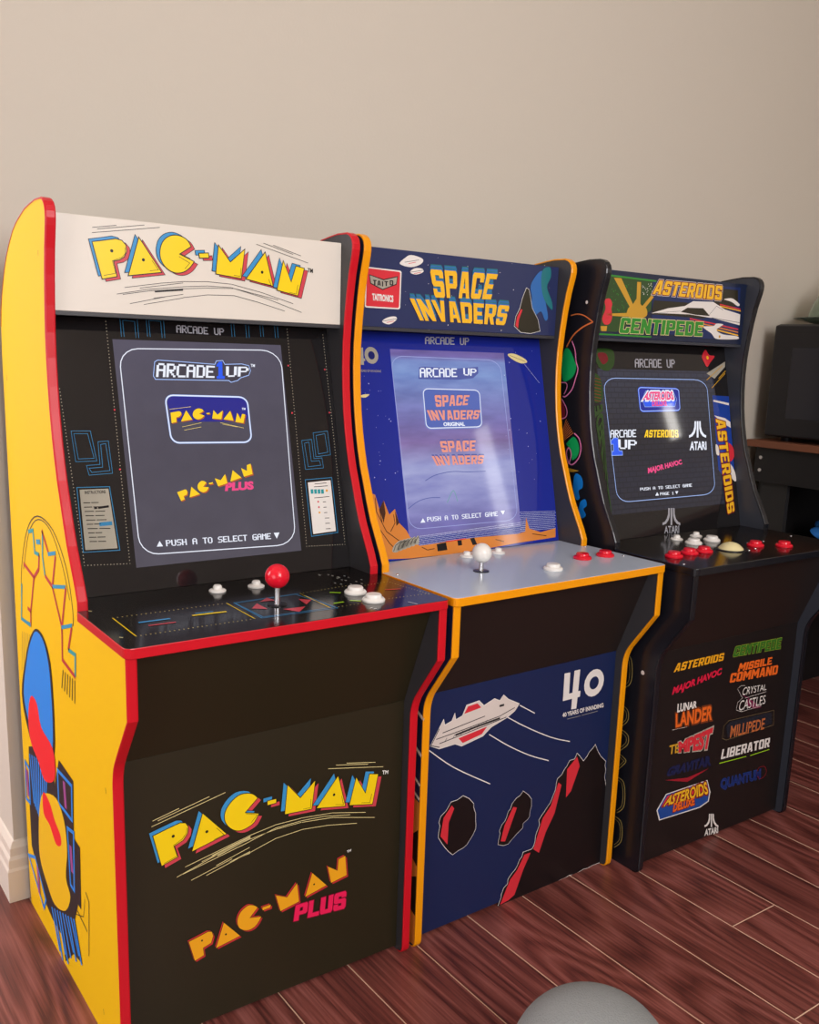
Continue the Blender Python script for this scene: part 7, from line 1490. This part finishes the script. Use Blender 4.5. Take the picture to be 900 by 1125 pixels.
def screen_mat(kind):
    x = bpy.data.materials.new('lcd_'+kind); x.use_nodes = True; nt = x.node_tree; b = nt.nodes['Principled BSDF']; N = nt.nodes.new; L = nt.links.new
    b.inputs['Base Color'].default_value = (.004, .004, .005, 1); b.inputs['Roughness'].default_value = .05
    tc = N('ShaderNodeTexCoord'); sp = N('ShaderNodeSeparateXYZ'); L(tc.outputs['Object'], sp.inputs[0])
    mr = N('ShaderNodeMapRange'); mr.inputs[1].default_value = .65; mr.inputs[2].default_value = .98; L(sp.outputs[2], mr.inputs[0])
    cr = N('ShaderNodeValToRGB'); L(mr.outputs[0], cr.inputs[0]); el = cr.color_ramp.elements
    stops = {'grey': [(0, '56525e'), (.5, '524e5c'), (1, '5a5668')],
             'moon': [(0, '7d76b4'), (.06, '7a74b8'), (.2, '9a9cd4'), (.38, 'a4a8dc'), (.50, '8a74ae'), (.60, '7c74b4'), (.72, '7f86c4'), (.86, '7f98d6'), (.93, '8094d2'), (.96, '7668ac'), (1, '7464a8')],
             'brick': [(0, '2c2c34'), (.25, '2a2c38'), (.5, '26262e'), (.7, '34363f'), (1, '3c3e4c')]}[kind]
    el[0].position, el[0].color = stops[0][0], lin(stops[0][1]); el[1].position, el[1].color = stops[-1][0], lin(stops[-1][1])
    for p, h in stops[1:-1]:
        e = el.new(p); e.color = lin(h)
    src = cr.outputs[0]
    n = N('ShaderNodeTexNoise'); n.inputs['Scale'].default_value = 26; n.inputs['Detail'].default_value = 6; mp = N('ShaderNodeMapping'); mp.inputs['Scale'].default_value = (.5, 1, 2.2) if kind == 'moon' else (1, 1, 1)
    L(tc.outputs['Object'], mp.inputs[0]); L(mp.outputs[0], n.inputs['Vector'])
    mx = N('ShaderNodeMix'); mx.data_type = 'RGBA'; mx.blend_type = 'OVERLAY'; mx.inputs[0].default_value = .5 if kind == 'moon' else .15
    L(src, mx.inputs[6]); L(n.outputs['Fac'], mx.inputs[7]); src = mx.outputs[2]
    if kind == 'brick':
        bt = N('ShaderNodeTexBrick'); bt.inputs['Scale'].default_value = 24; bt.inputs['Color1'].default_value = (.5, .5, .56, 1); bt.inputs['Color2'].default_value = (.42, .43, .52, 1); bt.inputs['Mortar'].default_value = (.2, .2, .24, 1); bt.inputs['Mortar Size'].default_value = .03
        cb = N('ShaderNodeCombineXYZ'); L(sp.outputs[0], cb.inputs[0]); L(sp.outputs[2], cb.inputs[1]); L(cb.outputs[0], bt.inputs['Vector'])
        m2 = N('ShaderNodeMix'); m2.data_type = 'RGBA'; m2.blend_type = 'OVERLAY'; m2.inputs[0].default_value = .8; L(src, m2.inputs[6]); L(bt.outputs[0], m2.inputs[7]); src = m2.outputs[2]
    L(src, b.inputs['Emission Color']); b.inputs['Emission Strength'].default_value = .85/(2**EXPO)
    return x

YEL = mat('yellow_side_vinyl', 'f2c000', .5, .25)
cabs = []
cabs.append(cabinet((0, 0, 0), 0, 'yellow-sided arcade cabinet with red edge trim and cream marquee', dict(
    side=YEL, inner=INNER, trim=mat('red_edge_trim', 'cc1424', .3, .4), marquee=mat('cream_marquee', 'e2dace', .32, .45),
    bezel=mat('black_bezel_acrylic', '1d1b1c', .06, .5), screen=screen_mat('grey'), screen_rect=(.1055, .378, .6525, .976), deck=BLACKGLOSS,
    apron=mat('black_apron', '282314', .36, .45), kick=mat('black_kick_panel', '282314', .38, .45), stick=(.0415, .0172, 0),
    buttons=[('ball', .2467, .0251, REDP), ('big', .3793, .0296, WHITEP), ('big', .3787, -.0206, WHITEP), ('small', .2057, .1341, WHITEP), ('small', .2676, .1324, WHITEP)])))
cabs.append(cabinet((.493, .0004, 0), .019, 'arcade cabinet with yellow edge trim, pale grey deck and navy marquee', dict(
    side=mat('navy_side_vinyl', '1a2350', .3, .45), inner=INNER, trim=mat('amber_edge_trim', 'f29c08', .3, .4), marquee=mat('navy_marquee', '27305a', .32, .45),
    bezel=mat('blue_bezel_acrylic', '1c2a92', .07, .5), screen=screen_mat('moon'), screen_rect=(.1045, .3705, .6535, .976), deck=mat('pale_grey_deck_film', 'b8c4d2', .2, .5, bump=(40, .02)),
    apron=mat('dark_apron', '231c1a', .36, .45), kick=mat('navy_kick_panel', '14244e', .38, .45), stick=(.031, .0166, 0), bolts=[(.012, .098), (.468, .02), (.468, .115)],
    buttons=[('ball', .1502, .051, WHITEP), ('big', .2689, .0018, WHITEP), ('big', .3806, .0398, REDP), ('big', .4367, .0362, REDP), ('small', .203, .1516, WHITEP), ('small', .2751, .1484, WHITEP)])))
cabs.append(cabinet((.994, -.0417, 0), -.008, 'black arcade cabinet with trackball deck and many game titles on its front', dict(
    side=mat('dark_side_vinyl', '1d1d24', .28, .45), inner=mat('slate_grain_laminate', '363942', .40, .45, bump=(700, .10)), trim=mat('black_edge_trim', '15161c', .25, .5), marquee=mat('dark_marquee', '15203c', .32, .45),
    bezel=mat('black_bezel_acrylic', '1d1b1c', .06, .5), screen=screen_mat('brick'), screen_rect=(.060, .420, .668, .952), deck=BLACKGLOSS,
    apron=mat('dark_apron', '231c1a', .36, .45), kick=mat('dark_kick_panel', '1a1515', .38, .45), bolts=[(.012, -.03), (.235, -.005), (.262, .0), (.468, -.03), (.30, .045), (.345, .04), (.455, .05)],
    buttons=[('track', .2079, .0166, CREAM), ('big', .0479, .022, REDP), ('big', .0991, .028, REDP), ('big', .1397, .0264, REDP), ('big', .2865, .0173, REDP), ('big', .3380, -.0120, REDP), ('big', .188, .0896, WHITEP), ('big', .2473, .0918, WHITEP), ('small', .1897, .1330, WHITEP), ('small', .2562, .1380, WHITEP)])))
PRINT_LABEL = {'wordmark': 'large printed title lettering', 'game_titles': 'two columns of small coloured title lettering', 'side_artwork': 'bold coloured side print', 'maker_badge': 'red badge with white lettering'}
for (c, plane, name, items) in ART:
    parts = cabs[c-1][1]
    par = parts['screen'] if name.startswith('screen:') else parts[plane]
    nm = name.split(':')[-1]
    many = nm in ('maze_dots', 'stars', 'halftone_dots', 'speed_lines', 'wear_marks', 'maze_lines', 'beam_lines')
    for g in ([items] if many else print_groups(items)):
        o = build_print(nm, plane, g, par, .0006 if name.startswith('screen:') else .0003)
        if many: o['kind'] = 'stuff'
        if nm in PRINT_LABEL: o['label'] = PRINT_LABEL[nm]
# narrow strip of side print that shows between the first two cabinets
SLIVER = [('p', 'rock_orange', 1, [(2, 6), (120, 6), (120, 330), (60, 280), (2, 262)]), ('p', 'kick_black', 2, [(2, 60), (30, 75), (26, 120), (2, 132)]), ('p', 'kick_black', 2, [(2, 150), (22, 165), (18, 200), (2, 215)]),
    ('l', 'card_white', 2, 5, [(2, 268), (60, 300)], 0), ('l', 'card_white', 2, 5, [(2, 292), (60, 330)], 0), ('l', 'card_white', 2, 6, [(0, 343), (50, 372)], 0), ('l', 'card_white', 2, 6, [(-2, 405), (50, 432)], 0), ('l', 'card_white', 2, 7, [(176, 668), (230, 690)], 0)]
for g in print_groups(SLIVER): build_print('side_artwork', 'side', g, cabs[1][1]['side'])

# ------------------------------------------------------------------ desk, microwave and the rest of the right side
DARK = mat('black_desk_laminate', '1d1b1c', .5, .4)
EDGE = mat('worn_wood_edge', '7a4a34', .45, .4, bump=(200, .1))
dx, dz = 1.955, .766
desk = tag(empty('desk', (2.3, .1, 0)), 'dark desk with a thin brown wooden top under the microwave', 'desk')
def sub(name, bm, parent, m_, loc=(2.3, .1, 0), smooth=False):
    bmesh.ops.translate(bm, verts=bm.verts[:], vec=-Vector(loc))
    return obj(name, bm, parent, m_, smooth)
sub('desk_top', box(dx, 2.62, -.75, YB-.016, dz-.019, dz, bevel=.002), desk, EDGE)
sub('end_panel', box(dx+.05, 2.60, YB-.052, YB-.036, 0, dz-.019), desk, DARK)
sub('end_panel', box(dx+.05, 2.60, -.73, -.714, 0, dz-.019), desk, DARK)
sub('back_panel', box(2.585, 2.60, -.714, YB-.052, .12, dz-.019), desk, DARK)
rail = sub('front_rail', box(dx+.02, dx+.036, .10, YB-.036, dz-.115, dz-.019), desk, DARK)
for zz in (dz-.048, dz-.083):
    b = lathe([(0, 0), (.006, 0), (.005, .002), (0, .0026)], 14); bmesh.ops.rotate(b, verts=b.verts[:], cent=(0, 0, 0), matrix=Matrix.Rotation(-math.pi/2, 3, 'Y'))
    bmesh.ops.translate(b, verts=b.verts[:], vec=(dx+.02, .452, zz)); sub('screw_head', b, rail, CHROME)
sub('front_panel', box(dx+.036, dx+.051, .372, YB-.052, .0, dz-.019), desk, mat('charcoal_laminate', '2b2a2a', .5, .4))
sub('lower_shelf', box(dx+.052, 2.585, -.714, YB-.052, .470, .486), desk, DARK)
# blue bag lying on the lower shelf
bm = bmesh.new(); bmesh.ops.create_icosphere(bm, subdivisions=4, radius=1.0)
rb = random.Random(5)
for v in bm.verts:
    n = v.co.copy(); k = 1+.06*math.sin(9*n.x+3*n.y)+.05*math.sin(11*n.y-5*n.z)
    v.co = Vector((2.135+.115*n.x*k, .225+.125*n.y*k, .4865+max(0, (.5+.5*n.z))*.075*k))
bag = obj('fabric_bag', bm, None, mat('blue_fabric', '2f7fd8', .55, .4, bump=(60, .3)), True)
tag(bag, 'blue soft bag lying on the desk lower shelf', 'bag')
# microwave, door facing the cabinets
mw = tag(empty('microwave', (2.15, .2, dz)), 'black microwave oven standing on the wooden desk top', 'microwave')
ML = (2.15, .2, dz); mx0, my0, my1, mz0, mz1 = 1.972, -.05, .452, dz+.012, 1.079
MB = mat('black_microwave_enamel', '16151a', .35, .5)
sub('casing', box(mx0+.012, 2.33, my0, my1, mz0, mz1, bevel=.006), mw, MB, ML)
door = sub('door', box(mx0, mx0+.0118, my0+.125, my1-.002, mz0+.002, mz1-.003, bevel=.005), mw, MB, ML)
sub('window', box(mx0-.0012, mx0+.001, my0+.165, my1-.062, mz0+.052, mz1-.062, bevel=.0008), door, mat('smoked_glass', '22222a', .15, .5), ML)
sub('door_frame', box(mx0-.0008, mx0+.001, my0+.135, my1-.018, mz1-.0245, mz1-.021), door, mat('dark_seam', '0c0c0f', .4), ML)
sub('handle', box(mx0-.03, mx0-.012, my0+.138, my0+.156, mz0+.04, mz1-.04, bevel=.006), door, MB, ML)
panel = sub('control_panel', box(mx0, mx0+.0118, my0+.002, my0+.123, mz0+.002, mz1-.003, bevel=.003), mw, MB, ML)
sub('display', box(mx0-.001, mx0+.001, my0+.02, my0+.105, mz1-.07, mz1-.035), panel, mat('display_glass', '0b1a18', .1), ML)
KEYM = mat('grey_keys', '5a5a60', .5)
for r_ in range(4):
    for c_ in range(3): sub('key', box(mx0-.0012, mx0+.001, my0+.02+c_*.03, my0+.044+c_*.03, mz0+.05+r_*.036, mz0+.072+r_*.036), panel, KEYM, ML)
for fx in (mx0+.05, 2.29):
    for fy in (my0+.04, my1-.04): sub('foot', lathe([(0, 0), (.014, 0), (.016, .0125), (0, .0125)], 16, (fx, fy, dz)), mw, BLACKP, ML, True)
sub('name_plate', box(mx0-.0012, mx0+.001, my0+.24, my0+.29, mz0+.022, mz0+.03), door, mat('brass_letters', 'b08a4a', .35, .5, metal=.6), ML)
# footed glass dish with a dome on the microwave
GLASS = mat('green_tinted_glass', 'cfe0d0', .05, .5, trans=.85)
gd = tag(empty('glass_dish', (2.144, .344, mz1+.0005)), 'clear glass dish with a domed lid on top of the microwave', 'dish')
obj('plate', lathe([(0, 0), (.075, 0), (.08, .003), (.095, .006), (.14, .0165), (.1405, .0185), (.138, .019), (.095, .010), (0, .007)], 48), gd, GLASS, True)
obj('dome', lathe([(.104, .0125), (.103, .03), (.093, .062), (.072, .095), (.04, .118), (.014, .126), (0, .127), (0, .124), (.014, .123), (.039, .115), (.07, .093), (.090, .061), (.100, .03), (.101, .0125)], 48), gd, GLASS, True)
obj('knob', lathe([(.008, .126), (.007, .134), (.014, .142), (.014, .150), (.007, .157), (0, .158)], 24), gd, GLASS, True)
# grey fabric pouf at the photographer's feet
FAB = mat('grey_felt', '8b8d8c', .95, .2, bump=(420, .9))
pf = tag(empty('pouf', (.442, -.44, 0)), 'small round grey fabric pouf on the floor in front of the cabinets', 'pouf')
prof = []
for k in range(0, 25):
    a = -math.pi/2+math.pi*k/24
    prof.append((.104*math.cos(a)**.9 if 0 < k < 24 else 0.0, .1015+.1015*math.sin(a)))
prof[0] = (0, .0); prof[1] = (.045, .0)
obj('cushion', lathe(prof, 48), pf, FAB, True)
obj('base_seam', lathe([(.0985, .060), (.102, .062), (.1005, .066), (.098, .063)], 48), pf, mat('dark_piping', '5a5c5c', .9), True)
